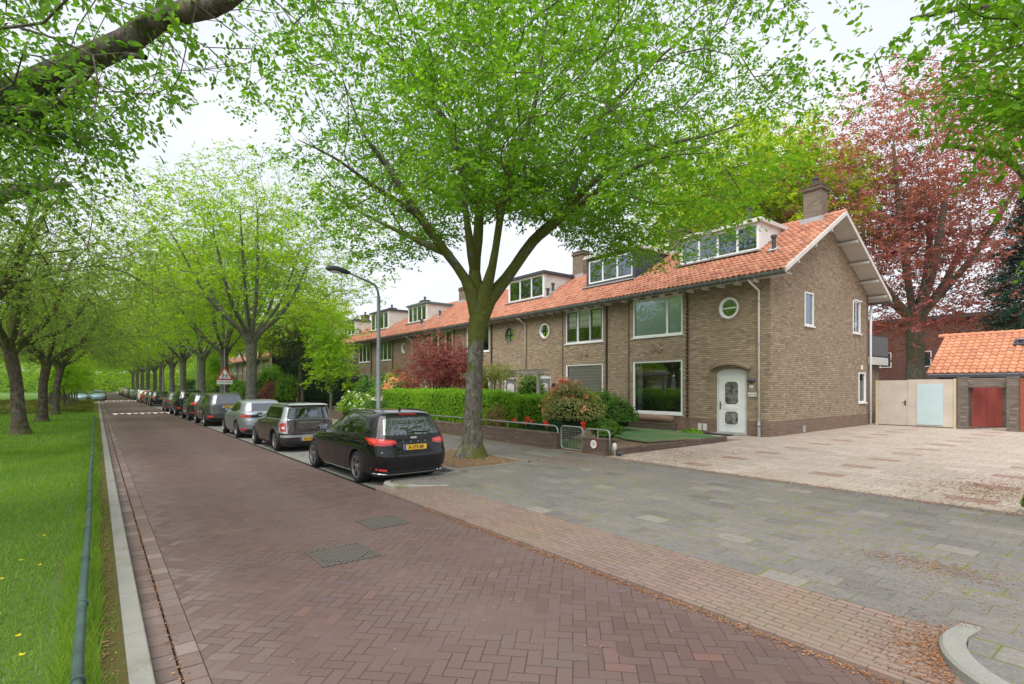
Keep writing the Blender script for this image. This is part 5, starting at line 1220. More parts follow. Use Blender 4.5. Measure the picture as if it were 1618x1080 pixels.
def finish_tree(root, sk, bark, leaf, size, per_tip, per, rng, tipr=.006, sides=7, minr=0., flare=None, twig=.34, droop=.3, simple=False, jit=.22, back=3, widen=1.0, spread=1.0, ex=.44, clump=False):
    sk.radii(tipr, ex); sk.mesh('trunk', bark, root, minr, sides, flare)
    C, D = spray_points(sk, rng, per_tip, back, jit, clump)
    leaves_mesh('crown', leaf, root, C, D, size, rng, per, twig, droop=droop, simple=simple, widen=widen, spread=spread)
    return root

# ---- the big street tree in the middle (limbs follow the ones visible)
t = empty('street_tree', (0, 0, 0), 0, 'big mossy street tree in the middle, beside the black estate car', 'tree', 'trees in the pavement row')
rng = np.random.RandomState(3); sk = Skel(); Z0 = 13.95
def L3(pts, start=None, dz=0.):
    out = []; m = len(pts)
    for k, (x, y, z, r) in enumerate(pts): out.append(px(x, y, z) + (r * (1 if k < m - 2 or m < 4 else (.7 if k == m - 2 else .25)),))
    return sk.limb(out, start)
base = sk.limb([px(744, 728, 13.95)[:2] + (-.15, .36), px(746, 700, 13.95)[:2] + (.45, .265), px(749, 620, 13.95)[:2] + (1.8, .228), px(752, 540, 13.95)[:2] + (3.0, .21), px(756, 508, 13.95)[:2] + (3.65, .26)])
fk = base
L3([(757, 490, 13.95, 0.257), (735, 440, 13.8, 0.133), (706, 400, 13.6, 0.117), (662, 340, 13.2, 0.101), (610, 259, 12.8, 0.078), (577, 215, 12.4, 0.055), (540, 120, 12, 0.039)], fk)
a = L3([(757, 490, 13.95, 0.257), (750, 430, 14.1, 0.156), (755, 380, 14.3, 0.140), (760, 300, 14.6, 0.117), (768, 215, 14.9, 0.094), (800, 155, 15.2, 0.070), (850, 80, 15.6, 0.047), (862, -20, 16, 0.031)], fk)
L3([(750, 430, 14.1, 0.156), (738, 350, 13.6, 0.086), (728, 262, 13.1, 0.078), (706, 196, 12.7, 0.062), (662, 130, 12.3, 0.055), (614, 70, 11.9, 0.039), (558, 37, 11.5, 0.027)], sk.nearest(px(750, 430, 14.1)))
L3([(757, 490, 13.95, 0.257), (778, 420, 13.7, 0.109), (792, 333, 13.4, 0.094), (807, 250, 13.0, 0.078), (840, 185, 12.7, 0.062), (856, 90, 12.3, 0.047), (870, -30, 12, 0.031)], fk)
q = L3([(757, 490, 13.95, 0.257), (800, 440, 14.1, 0.156), (843, 380, 14.3, 0.148), (892, 333, 14.6, 0.125), (910, 281, 14.9, 0.101), (932, 237, 15.1, 0.086), (958, 174, 15.4, 0.070), (975, 90, 15.7, 0.047), (1010, 0, 16, 0.031)], fk)
L3([(892, 333, 14.6, 0.125), (928, 296, 14.4, 0.094), (984, 248, 14.2, 0.078), (1040, 230, 14, 0.062), (1110, 215, 13.8, 0.047), (1190, 190, 13.6, 0.031)], sk.nearest(px(892, 333, 14.6)))
L3([(843, 380, 14.3, 0.148), (900, 335, 13.7, 0.078), (960, 290, 13.0, 0.062), (1040, 250, 12.2, 0.047), (1130, 240, 11.5, 0.031)], sk.nearest(px(843, 380, 14.3)))
L3([(760, 300, 14.6, 0.117), (735, 270, 15.4, 0.062), (700, 200, 16.4, 0.047), (660, 150, 17.2, 0.031)], sk.nearest(px(760, 300, 14.6)))
L3([(706, 400, 13.6, 0.117), (640, 370, 14.4, 0.062), (560, 330, 15.2, 0.047), (490, 290, 16, 0.031)], sk.nearest(px(706, 400, 13.6)))
L3([(662, 340, 13.2, 0.101), (600, 300, 12.4, 0.055), (530, 250, 11.6, 0.039), (470, 220, 11, 0.027)], sk.nearest(px(662, 340, 13.2)))
L3([(958, 174, 15.4, 0.070), (1020, 110, 15.0, 0.047), (1090, 50, 14.6, 0.035), (1150, -10, 14.4, 0.023)], sk.nearest(px(958, 174, 15.4)))
cc = np.array(px(845, 330, 14.1)); F2 = np.array([-.7877, .6161]); R2 = np.array([.6161, .7877])
def keep_main(p):
    z = p[0] * F2[0] + p[1] * F2[1]; l = p[0] * R2[0] + p[1] * R2[1]; ux = 809 + 840 * l / z; uy = 610 - 840 * (p[2] - CAMH) / z
    # droop line of the crown: low at the sides, arched over the fork
    lim = np.interp(ux, [330, 380, 440, 520, 600, 680, 760, 860, 940, 1040, 1090, 1160, 1240, 1300, 1330, 1345], [60, 180, 320, 385, 425, 400, 330, 345, 400, 425, 410, 365, 310, 245, 185, -50])
    return p[2] > 4.9 and uy < lim - 8 * (14 - z) * (z < 14) and ux > 345 and ux < 1290 + .12 * uy and (z > 13.2 or rng.rand() < .58)
T = ell_targets(1650, (cc[0], cc[1], 6.9), (7.6, 7.4, 7.6), rng, .5, -.6, keep_main, .95)
sk.grow(T, .42, .24, .05, first=fk, rng=rng)
fl = (lambda p: p[2] < 1.2, lambda p: 1 + .95 * max(0, 1 - (p[2] + .1) / .85) ** 2)
finish_tree(t, sk, M['bark'], M['leaf_elm'], .098, 11, 8, rng, .0062, 9, flare=fl, twig=.34, droop=.35, jit=.27, ex=.41, clump=True)

# ---- overhanging cherry, trunk out of frame on the left; one thick limb crosses the corner of the view
t = empty('cherry_tree', (-9.8, -2.6, 0), 0, 'near cherry tree whose thick lichened limb crosses the top left corner', 'tree', 'cherry trees on the lawn')
rng = np.random.RandomState(8); sk = Skel(); O = np.array([-9.8, -2.6, 0])
def W4(x, y, z, r): p = np.array((x, y, z)) - O; return (p[0], p[1], p[2], r)
b0 = sk.limb([(0, 0, -.1, .36), (.05, 0, .8, .30), (0, .1, 1.9, .28), (.05, .2, 2.7, .28)])
W5 = lambda x, y, z, r: tuple(np.array(px(x, y, z)) - O) + (r,)
sk.limb([(.05, .2, 2.7, .28), (.2, .7, 3.8, .2), W5(-60, 195, 6.6, .185), W5(0, 160, 6.5, .18), W5(110, 105, 6.35, .15), W5(200, 65, 6.2, .135), W5(260, 25, 6.1, .12), W5(330, 12, 6.0, .11), W5(385, -20, 5.9, .09), W5(470, -90, 5.8, .06)], b0)
sk.limb([W5(-60, 195, 6.6, .185), W5(40, 175, 6.3, .07), W5(100, 160, 6.2, .06), W5(160, 90, 6.3, .04), W5(230, 90, 6.1, .03)], sk.nearest(W5(-60, 195, 6.6, .1)[:3]))
sk.limb([(.05, .2, 2.7, .28), (1.2, .3, 4.2, .16), (2.6, .8, 5.6, .11), (3.8, 1.4, 6.6, .06)], b0)
sk.limb([(.05, .2, 2.7, .28), (-1.0, .8, 4.2, .16), (-2.2, 1.6, 5.2, .10), (-3.4, 2.2, 5.8, .05)], b0)
sk.limb([(.05, .2, 2.7, .28), (0, -1., 4.2, .16), (.2, -2.4, 5.6, .10)], b0)
def scr(p):
    z = p[0] * F2[0] + p[1] * F2[1]; l = p[0] * R2[0] + p[1] * R2[1]
    return (-999, 0, z) if z < .5 else (809 + 840 * l / z, 610 - 840 * (p[2] - CAMH) / z, z)
def keep_ch(p):
    x, y, z = scr(p + O)
    if z < 3.2: return False
    lim = 345 - .9 * max(0, x - 60) if x < 330 else 150 - .35 * (x - 330)
    return y < lim and x < 640
T = ell_targets(760, (1.0, 2.2, 5.2), (5.0, 4.6, 2.6), rng, .6, -.9, keep_ch)
sk.grow(T, .3, .2, -.08, first=b0, rng=rng)
M['bark_limb'] = bark_mat('lichened_bark', (0.05, 0.042, 0.035), (0.13, 0.112, 0.092), .12)
finish_tree(t, sk, M['bark_limb'], M['leaf_cherry'], .078, 3, 9, rng, .0042, 9, twig=.30, droop=.6, jit=.10)

# ---- tree just out of frame on the right, its branches hang into the top right corner
t = empty('street_tree', (1.4, 8.4, 0), 0, 'near tree at the right edge, only hanging leafy branches in view', 'tree', 'trees in the pavement row')
rng = np.random.RandomState(21); sk = Skel(); O = np.array([1.4, 8.4, 0])
b0 = sk.limb([(0, 0, -.1, .4), (0, 0, 1.5, .3), (0.05, 0, 3.4, .28)])
for pts in ([(-.6, -.1, 5, .16), W5(1700, 60, 8.4, .10), W5(1560, 10, 8.2, .06), W5(1440, 30, 8.0, .03)], [(-.5, .5, 4.6, .15), W5(1700, 330, 8.8, .08), W5(1590, 250, 8.6, .05), W5(1500, 230, 8.3, .03)], [(.6, 0, 5, .16), (2, .3, 7, .1)], [(0, 1, 5, .16), (0, 2.6, 7, .1)], [(0, -1, 5, .14), (.3, -2.6, 7, .1)]): sk.limb([(0.05, 0, 3.4, .28)] + pts, b0)
def keep_r(p):
    x, y, z = scr(p + O)
    if z < 5.5: return False
    if x > 1640: return True
    e1 = 1365 < x < 1490 and 15 + (1480 - x) * .42 < y < 62 + (1480 - x) * .42
    e2 = (x > 1480 and y < 195 + (x - 1480) * .6) or (x > 1440 and 115 < y < 185)
    return (e1 or e2)
T = np.concatenate([ell_targets(150, (-1.2, 0, 6.2), (5.0, 5.0, 4.2), rng, .6, -.9, keep_r), ell_targets(190, (-2.2, .2, 5.8), (3.0, 3.2, 3.2), rng, .7, -.95, lambda p: keep_r(p) and scr(p + O)[0] < 1640)])
sk.grow(T, .3, .2, -.03, first=b0, rng=rng)
finish_tree(t, sk, M['bark'], M['leaf_elm'], .10, 3, 8, rng, .0045, 7, twig=.34, droop=.4, jit=.15)

# ---- generic trees, one build each, then copies
def generic(name, seed, h0, c, r, n, bark, leaf, size, per_tip, per, limbs=7, tr=.3, twig=.4, droop=.3, simple=True, k=.25, zlow=-.5, tipr=.007, lean=(0, 0), shell=.45, jit=.25, loc=(0, 0, 0), minr=0., widen=1.0, upk=.05, layer=0., lk=(.42, .62), le=(.3, 1.0), clump=False):
    rng = np.random.RandomState(seed); root = empty(name, loc); sk = Skel()
    b0 = sk.limb([(0, 0, -.15, tr * 1.25), (lean[0] * .3, lean[1] * .3, h0 * .35, tr), (lean[0] * .6 + .05, lean[1] * .6, h0 * .7, tr * .92), (lean[0], lean[1], h0, tr * .98)])
    for i in range(limbs):
        a = 2 * math.pi * (i + rng.uniform(-.3, .3)) / max(1, limbs); el = rng.uniform(*le) if i else .15
        e = np.array(c) + np.array([math.cos(a) * r[0] * .62 * el, math.sin(a) * r[1] * .62 * el, r[2] * rng.uniform(.0, .5)])
        s0 = np.array([lean[0], lean[1], h0]); mid = s0 * .5 + e * .5 + np.array([math.cos(a), math.sin(a), 0]) * .3 + np.array([0, 0, -.3])
        rr = tr * rng.uniform(*lk); sk.limb([tuple(s0) + (tr,), tuple(s0 * .8 + mid * .2 + np.array([0, 0, .2])) + (rr,), tuple(mid) + (rr * .75,), tuple(e) + (rr * .35,)], b0)
    T = ell_targets(n, c, r, rng, shell, zlow, None, layer); sk.grow(T, .5, k, upk, first=b0, rng=rng)
    fl = (lambda p: p[2] < 1.0, lambda p: 1 + .6 * max(0, 1 - (p[2] + .1) / .7) ** 2)
    finish_tree(root, sk, bark, leaf, size, per_tip, per, rng, tipr, 7, flare=fl, twig=twig, droop=droop, simple=simple, jit=jit, minr=minr, widen=widen, clump=clump)
    return root
def place(src, x, y, z, rz, sc, label, cat='tree', group=None, first=False, scz=None):
    o = src if first else copy_tree(src); o.location = (x, y, z); o.rotation_euler = (0, 0, rz); o.scale = (sc, sc, scz or sc); tag(o, label, cat, group); return o
elm = generic('street_tree', 31, 4.4, (0, 0, 9.6), (8.0, 8.0, 6.4), 1250, M['bark_plain'], M['leaf_elm2'], .155, 6, 8, 9, .34, .5, .25, zlow=-.72, layer=1.15, lk=(.32, .48), le=(.6, 1.05), shell=.5, clump=True, jit=.38)
place(elm, -36.6, 7.7, .1, .4, 1.0, 'light green street tree behind the third and fourth parked cars', group='trees in the pavement row', first=True)
RT = [(-46.2, 7.8, 2.1, .92, 'light green street tree right behind the children warning sign'), (-58.5, 8.0, 3.3, .95, 'third light green street tree beyond the big mossy one'), (-71, 7.8, .9, 1.0, 'street tree with leaning dark trunk beyond the seventh car'),
      (-84, 8, 4.2, .95, 'street tree above the red hatchback'), (-97, 7.9, 5.4, 1.0, 'street tree beyond the red hatchback'), (-111, 8, 1.4, .95, 'street tree above the far end of the parked row'), (-126, 8, 2.9, 1.0, 'street tree beyond the far end of the parked row'), (-142, 8, 3.6, 1.05, 'far street tree on the right side of the avenue, dark green'), (-160, 8, 4.9, 1.1, 'last but one tree on the right side of the avenue'), (-180, 8, .2, 1.1, 'last tree on the right side of the avenue')]
for x, y, rz, sc, lb in RT: place(elm, x, y, .1, rz, sc, lb, group='trees in the pavement row')
cherry = generic('cherry_tree', 44, 3.1, (0, 0, 5.9), (5.6, 5.6, 3.3), 850, M['bark_cherry'], M['leaf_cherry2'], .11, 4, 7, 8, .225, .42, .6, lean=(-.3, .15), zlow=-.75, shell=.6)
LT = [(-19.6, -3.1, .6, 1.0, 'cherry tree at the left edge, its low mossy limbs reaching over the lawn'), (-28.6, -2.35, 2.6, 1.0, 'leaning cherry tree on the lawn, nearest whole trunk at the left edge'), (-37.7, -2.3, 4.3, .95, 'cherry tree with crooked mossy trunk, second on the lawn'), (-46.9, -2.2, 5.5, .95, 'cherry tree third on the lawn, beside the low green planting'),
      (-60, -3, 1.2, 1.05, 'cherry tree at the far end of the lawn'), (-72, -2.6, 3.0, 1.1, 'cherry tree by the pale blue cars'), (-33, -10.5, .9, 1.15, 'cherry tree deeper on the lawn, behind the leaning one'), (-48, -12, 2.2, 1.2, 'cherry tree deeper on the lawn, behind the crooked one'), (-66, -11, 3.9, 1.2, 'cherry tree deeper on the lawn near the side path')]
place(cherry, *LT[0][:2], .05, LT[0][2], LT[0][3], LT[0][4], group='cherry trees on the lawn', first=True)
for x, y, rz, sc, lb in LT[1:]: place(cherry, x, y, .03, rz, sc, lb, group='cherry trees on the lawn')
LF = [(-92, -4, 1.0, 1.0, 'broad tree on the left of the avenue, nearest beyond the side road'), (-106, -4, 2.2, 1.05, 'second broad tree on the left beyond the side road'), (-120, -4, 3.9, 1.1, 'third broad tree on the left beyond the side road'), (-136, -4, 5.2, 1.1, 'fourth broad tree on the left beyond the side road'), (-154, -4, .5, 1.15, 'fifth broad tree on the left beyond the side road'), (-175, -3, 1.9, 1.2, 'last broad tree on the left of the avenue')]
for x, y, rz, sc, lb in LF: place(elm, x, y, 0, rz, sc, lb, group='trees left of the avenue')
BL = [(-58, -24, 1.0, 1.0), (-76, -27, 2.0, 1.1), (-96, -22, 4.0, 1.15), (-48, -40, 3.0, 1.2), (-118, -26, 5.0, 1.2), (-30, -38, 2.6, 1.2), (-38, -21, .7, 1.0), (-52, -19, 3.3, 1.05), (-70, -17, 5.1, 1.0), (-84, -30, 1.6, 1.2)]
bln = ['behind the green sports fence', 'behind the pale blue cars on the left', 'far left beyond the side road', 'at the left edge behind the white house', 'far left near the end of the avenue', 'hidden left of the frame', 'beyond the lawn at the left edge', 'just left of the green fence', 'right of the green fence', 'beyond the side road on the left']
for (x, y, rz, sc), lb in zip(BL, bln): place(elm, x, y, 0, rz, sc, 'background tree ' + lb, group='background trees on the left')
yel = generic('garden_tree', 52, 6, (0, 0, 13.6), (7.5, 7.5, 6.2), 1300, M['bark_plain'], M['leaf_yellow'], .22, 5, 9, 7, .4, .6, .2)
place(yel, -21.0, 40, .1, 0, 1.15, 'yellow green tree rising behind the roof of the corner house', group='trees behind the houses', first=True)
for (x, y, sc, lb) in [(-66, 14, .5, 'yellowish garden tree in the gap between the two rows of houses'), (-70.5, 22, .75, 'taller yellowish tree in the gap between the two rows')]: place(yel, x, y, .1, x, sc, lb, group='trees behind the houses')
cop = generic('copper_beech', 61, 5.5, (0, 0, 12.4), (9.6, 9.6, 9.6), 2000, M['bark_copper'], M['leaf_copper'], .19, 6, 8, 9, .55, .7, .15, zlow=-.95, shell=.5, k=.3, tipr=.0065, clump=True, jit=.42, layer=.9)
place(cop, -11.9, 45, .1, .6, 1.08, 'huge copper beech with red and bronze leaves behind the garage', 'tree', first=True)
young = generic('young_tree', 72, 1.5, (0, 0, 3.6), (1.65, 1.65, 3.2), 420, M['bark_plain'], M['leaf_lime'], .13, 4, 8, 1, layer=.55, tr=.09, twig=.35, droop=.2, zlow=-.6, jit=.14, tipr=.004, shell=.7) 
place(young, -33.3, 11.6, .1, 0, 1.05, 'young lime green tree with a pale trunk among the front gardens', 'tree', first=True)
place(young, -62, 9.6, .1, 2, 1.0, 'bright green young tree beside the pale street lamps', 'tree')
for i, (x, y) in enumerate([(-52.5, -1.9), (-56.5, -1.8), (-60.5, -1.7), (-64.5, -1.6), (-68.5, -1.5)]):
    place(young, x, y, .1, i, .85, 'thin young tree in the low planting, %s' % ['nearest one', 'second one', 'third one', 'fourth one', 'farthest one'][i], 'tree', 'thin young trees in the low planting')

# ================================================================== GARDENS, HEDGES, SHRUBS
M['dry_leaf'] = leaf_mat('reddish_young_leaf', (0.20, 0.12, 0.06), (0.30, 0.17, 0.09), (0.28, 0.25, 0.10), .3)
def foliage(name, mat, parent, P, size, rng, N_=None, flat=.2, widen=1.):
    """leaves scattered at points P facing roughly along N_"""
    n = len(P); Nn = norm((N_ if N_ is not None else np.zeros((n, 3))) + rng.normal(0, .55, (n, 3)) + np.array([0, 0, flat]))
    d = norm(np.cross(Nn, rng.normal(0, 1, (n, 3)))); w = np.cross(Nn, d); sz = size * rng.uniform(.6, 1.3, (n, 1))
    T = np.array([[-.5, 0, 0], [0, .30 * widen, .04], [.5, 0, -.06], [0, -.30 * widen, .04]])
    V = (P[:, None, :] + sz[:, None, :] * (T[None, :, 0:1] * d[:, None, :] + T[None, :, 1:2] * w[:, None, :] + T[None, :, 2:3] * Nn[:, None, :])).reshape(-1, 3)
    F = np.arange(n)[:, None] * 4 + np.array([[0, 1, 2, 3]]); return np_obj(name, V, F, mat, parent)
def box_pts(n, x0, x1, y0, y1, z0, z1, rng, rough=.06):
    A_ = [(x1 - x0) * (z1 - z0), (x1 - x0) * (z1 - z0), (x1 - x0) * (y1 - y0), (y1 - y0) * (z1 - z0), (y1 - y0) * (z1 - z0)]; A_ = np.array(A_) / sum(A_)
    P = []; N_ = []
    for a, (ax, val, nn) in zip(A_, ((1, y0, (0, -1, 0)), (1, y1, (0, 1, 0)), (2, z1, (0, 0, 1)), (0, x0, (-1, 0, 0)), (0, x1, (1, 0, 0)))):
        m = int(n * a); q = rng.uniform(0, 1, (m, 3)) * (x1 - x0, y1 - y0, z1 - z0) + (x0, y0, z0); q[:, ax] = val
        q += np.array(nn) * (rng.normal(0, rough, (m, 1)) + .05 * np.sin(q[:, 0:1] * 2.7) * np.cos(q[:, 2:3] * 3.1 + q[:, 1:2])); P.append(q); N_.append(np.repeat([nn], m, 0))
    return np.concatenate(P), np.concatenate(N_).astype(float)
def hedge(x0, x1, y0, y1, h, label, mat='leaf_hedge', n=14000, size=.075, seed=1, core='hedgecore', z0=.1):
    rng = np.random.RandomState(seed); t = empty('hedge', ((x0 + x1) / 2, (y0 + y1) / 2, z0), 0, label, 'hedge', 'clipped hedges'); cx_, cy_ = (x0 + x1) / 2, (y0 + y1) / 2
    P, N_ = box_pts(n, x0 - cx_, x1 - cx_, y0 - cy_, y1 - cy_, 0, h, rng); foliage('leaves', M[mat], t, P, size, rng, N_)
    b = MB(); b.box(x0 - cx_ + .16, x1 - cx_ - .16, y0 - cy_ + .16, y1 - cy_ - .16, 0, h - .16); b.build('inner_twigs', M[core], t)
    return t
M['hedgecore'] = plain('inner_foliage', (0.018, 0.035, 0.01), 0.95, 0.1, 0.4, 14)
def shrub(name, label, cat, c, r, mat, n=2500, size=.08, seed=1, group=None, flowers=None, stems=6, lump=.16, core=True, zlow=-.25, inner=None, stem_r=.02, flat=.4):
    rng = np.random.RandomState(seed); t = empty(name, (c[0], c[1], gh(c[1]) - .02), 0, label, cat, group)
    f_ = rng.normal(0, 1, (9, 3)); ph = rng.uniform(0, 6.3, 9)
    def surf(m, q0, q1, zl=zlow):
        v = norm(rng.normal(0, 1, (m * 3, 3))); v = v[v[:, 2] > zl][:m]
        lp = 1 + lump * np.sin(3.2 * v @ f_.T + ph).sum(1) / 2.6; q = rng.uniform(q0, q1, len(v)) * lp
        return v * q[:, None] * np.array(r) + (0, 0, c[2]), v
    P, N_ = surf(n, .72, 1.04); P[:, 2] = np.maximum(P[:, 2], .03); foliage('leaves', M[mat], t, P, size, rng, N_, flat)
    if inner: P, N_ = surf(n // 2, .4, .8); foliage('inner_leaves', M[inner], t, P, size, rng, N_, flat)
    if core:
        b = MB(); nu, nv = 18, 12; vs = []
        for j in range(nv + 1):
            bb = (-.5 + j / nv) * math.pi
            for i in range(nu):
                a = 2 * math.pi * i / nu; v = np.array([math.cos(a) * math.cos(bb), math.sin(a) * math.cos(bb), math.sin(bb)]); lp = (1 + lump * float(np.sin(3.2 * f_ @ v + ph).sum()) / 2.6) * .70
                vs.append((v[0] * r[0] * lp, v[1] * r[1] * lp, max(.0, v[2] * r[2] * lp + c[2])))
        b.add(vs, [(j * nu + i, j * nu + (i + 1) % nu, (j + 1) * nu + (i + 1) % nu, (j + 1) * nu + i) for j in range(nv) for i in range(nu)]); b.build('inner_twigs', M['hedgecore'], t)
    if stems:
        b = MB()
        for k in range(stems):
            a = rng.uniform(0, 6.28); e = (math.cos(a) * r[0] * .55, math.sin(a) * r[1] * .55, c[2] + r[2] * .25); b.tube([(math.cos(a) * .04, math.sin(a) * .04, -.05), (e[0] * .45, e[1] * .45, e[2] * .55), e], [stem_r, stem_r * .8, stem_r * .4], 6)
        b.build('stems', M['twig_brown'], t, smooth=True)
    if flowers:
        for fi, (fm, fn, fs, fz) in enumerate(flowers):
            C_, N_ = surf(fn, .98, 1.08, fz); Q = np.repeat(C_, 9, 0) + rng.normal(0, fs * .55, (len(C_) * 9, 3)); foliage('blossom', M[fm], t, Q, fs, rng, np.repeat(N_, 9, 0), .3, 1.5)
    return t
shrub('house_plant', 'orange brown pot plant inside the big ground floor window, right one', 'plant', (-13.45, 18.98, .98), (.20, .12, .20), 'leaf_olive', 300, .07, 51, stems=0, core=False)
shrub('house_plant', 'small brown pot plant inside the big ground floor window, left one', 'plant', (-14.95, 18.98, .95), (.13, .1, .15), 'dry_leaf', 220, .06, 52, stems=0, core=False)
h1 = hedge(-24.3, -14.9, 11.05, 11.85, 1.62, 'long bright green clipped hedge behind the low brick wall', n=42000, size=.085, seed=4)
h2 = hedge(-16.35, -15.75, 12.1, 17.6, 1.45, 'bright hedge running from the street to the house with grey door', n=16000, size=.085, seed=5)
shrub('azalea_bush', 'variegated bush with coral and orange blossom on top, beside the artificial turf', 'bush', (-12.9, 12.6, .95), (.98, .95, .98), 'leaf_olive', 5200, .085, 2, flowers=[('petal_coral', 22, .10, .62), ('petal_orange', 26, .09, .1)], inner='leaf_dark')
shrub('dark_bush', 'low dark green bush in front of the coral flowering one', 'bush', (-12.75, 11.45, .34), (1.15, .42, .40), 'leaf_dark', 3600, .07, 3)
shrub('green_bush', 'bright green leafy bush between the turf and the coral bush', 'bush', (-11.85, 13.2, .35), (.52, .5, .42), 'leaf_shrub', 1700, .09, 6)
shrub('green_bush', 'fresh green bush below the big planter wall', 'bush', (-14.2, 16.6, .6), (.75, .7, .65), 'leaf_shrub', 2200, .10, 7)
shrub('green_bush', 'green bush against the pilaster beside the blinds window', 'bush', (-15.6, 17.3, .8), (.6, .6, .8), 'leaf_shrub', 1800, .10, 17)
shrub('low_plant', 'small grassy tuft by the white wall vents', 'plant', (-11.75, 17.95, .05), (.42, .22, .14), 'leaf_hedge', 500, .09, 9, stems=0, core=False)
shrub('green_bush', 'small green plant at the right edge of the gravel paving', 'bush', (-1.35, 10.6, .16), (.16, .18, .22), 'leaf_shrub', 420, .09, 19, stems=3)
def bare(name, label, c, h, w, seed, mat='twig_brown'):
    rng = np.random.RandomState(seed); t = empty(name, (c[0], c[1], gh(c[1])), 0, label, 'bush', 'bare bushes before the hedge'); sk = Skel()
    b0 = sk.limb([(0, 0, -.05, .02), (0, 0, .15, .02)]); T = ell_targets(170, (0, 0, h * .62), (w, w * .6, h * .48), rng, .5, -.8); sk.grow(T, .15, .2, .1, first=0, rng=rng); sk.radii(.0075, .4); sk.mesh('branches', M[mat], t, 0, 5)
    C, D = spray_points(sk, rng, 1, 2, .05); leaves_mesh('leaves', M['dry_leaf'], t, C, D, .05, rng, 5, .12, simple=True); return t
bare('bare_bush', 'brown nearly leafless bush before the hedge, right of the two', (-14.9, 10.95), 1.15, .55, 3)
bare('bare_bush', 'brown nearly leafless bush before the hedge, left of the two', (-16.3, 10.95), 1.1, .55, 5)
# flowers behind the wall
def tulip(x, y, i, lb):
    t = empty('tulip', (x, y, gh(y)), i * 1.3, lb, 'flower', 'tulips behind the low wall'); t.scale = (1.7, 1.7, 1.35); b = MB(); h = .42 + .05 * (i % 3); b.tube([(0, 0, -.05), (.01, 0, h * .5), (.0, .01, h)], .006, 5); b.build('stem', M['leaf_shrub'], t)
    b = MB()
    for k in range(6):
        a = k * math.pi / 3; ca, sa = math.cos(a), math.sin(a); b.add([(ca * .008, sa * .008, h), (ca * .04 - sa * .025, sa * .04 + ca * .025, h + .04), (ca * .035, sa * .035, h + .10), (ca * .04 + sa * .025, sa * .04 - ca * .025, h + .04)], [(0, 1, 2, 3)])
    b.build('petals', M['petal_red'], t)
    b = MB()
    for s_ in (-1, 1): b.add([(0, 0, .0), (s_ * .05, .02, .15), (s_ * .09, 0, .30), (s_ * .04, -.02, .15)], [(0, 1, 2, 3)])
    b.build('leaf', M['leaf_shrub'], t)
TX = [(-13.35, 11.0), (-13.2, 11.12), (-13.5, 11.2), (-12.2, 10.9), (-12.35, 10.98), (-10.75, 11.0), (-10.85, 11.1), (-14.0, 11.05)]
TLb = ['in the middle of the row', 'second from the middle of the row', 'tallest in the left clump', 'left one by the dark bush', 'right one by the dark bush', 'left one by the garden gate', 'right one by the garden gate', 'leftmost of them all']
for i, ((x, y), lb) in enumerate(zip(TX, TLb)): tulip(x, y, i, 'red tulip behind the low wall, ' + lb)
rng = np.random.RandomState(77); n_ = 9000
P = np.stack([rng.uniform(-24, -10.9, n_), rng.uniform(10.75, 11.15, n_), rng.uniform(.12, .42, n_) * rng.uniform(.4, 1, n_)], -1)
g_ = foliage('ground_cover', M['leaf_shrub'], None, P, .07, rng, None, .8); g_['kind'] = 'stuff'; g_['label'] = 'low green ground cover growing along the top of the garden wall'
# left gardens, seen over the cars
shrub('azalea_bush', 'orange blossoming azalea rising above the long hedge', 'bush', (-26.3, 13.0, 1.15), (1.45, 1.1, 1.15), 'leaf_olive', 2600, .10, 12, flowers=[('petal_orange', 120, .13, -.1)])
shrub('flowering_shrub', 'shrub with white and pink blossom left of the lamp post', 'bush', (-24.8, 10.95, .6), (1.1, .7, .75), 'leaf_shrub', 2200, .09, 13, flowers=[('petal_white', 24, .08, -.1)])
shrub('flowering_shrub', 'shrub with white blossom beside the fence posts', 'bush', (-28.0, 11.1, .65), (1.3, .8, .8), 'leaf_hedge', 2400, .09, 14, flowers=[('petal_white', 34, .08, -.1)])
shrub('green_bush', 'loose light green bush behind the white blossom', 'bush', (-28.5, 13.4, 1.0), (2.0, 1.4, 1.5), 'leaf_shrub', 4200, .12, 15)
shrub('green_bush', 'dark upright bush against the house behind the orange azalea', 'bush', (-36.5, 17.2, 1.4), (1.2, 1.0, 1.9), 'leaf_shrub', 2800, .12, 16)
shrub('green_bush', 'loose green bush between the young tree and the lamp post', 'bush', (-31.0, 13.2, .9), (1.6, 1.2, 1.5), 'leaf_shrub', 3400, .12, 26)
shrub('yew_bush', 'broad dark evergreen behind the young lime green tree', 'bush', (-38.3, 13.6, 1.5), (2.7, 2.0, 2.4), 'leaf_dark', 8000, .12, 18)
shrub('yew_bush', 'tall dark evergreen behind the gnarled garden tree', 'bush', (-45.5, 14.2, 2.0), (3.4, 2.2, 3.1), 'leaf_dark', 9000, .14, 28)
shrub('green_bush', 'bright green rounded bush left of the gnarled garden tree', 'bush', (-41.3, 11.2, 1.1), (1.1, 1.0, 1.35), 'leaf_hedge', 3400, .10, 20)
shrub('maple_bush', 'low dark red maple behind the silver grey hatchback', 'bush', (-42.8, 10.7, 1.1), (1.6, 1.1, 1.1), 'leaf_maple', 4200, .11, 22)
shrub('green_bush', 'light green loose bush behind the warning sign', 'bush', (-49, 11.8, 1.7), (2.0, 1.4, 2.0), 'leaf_hedge', 4200, .14, 23)
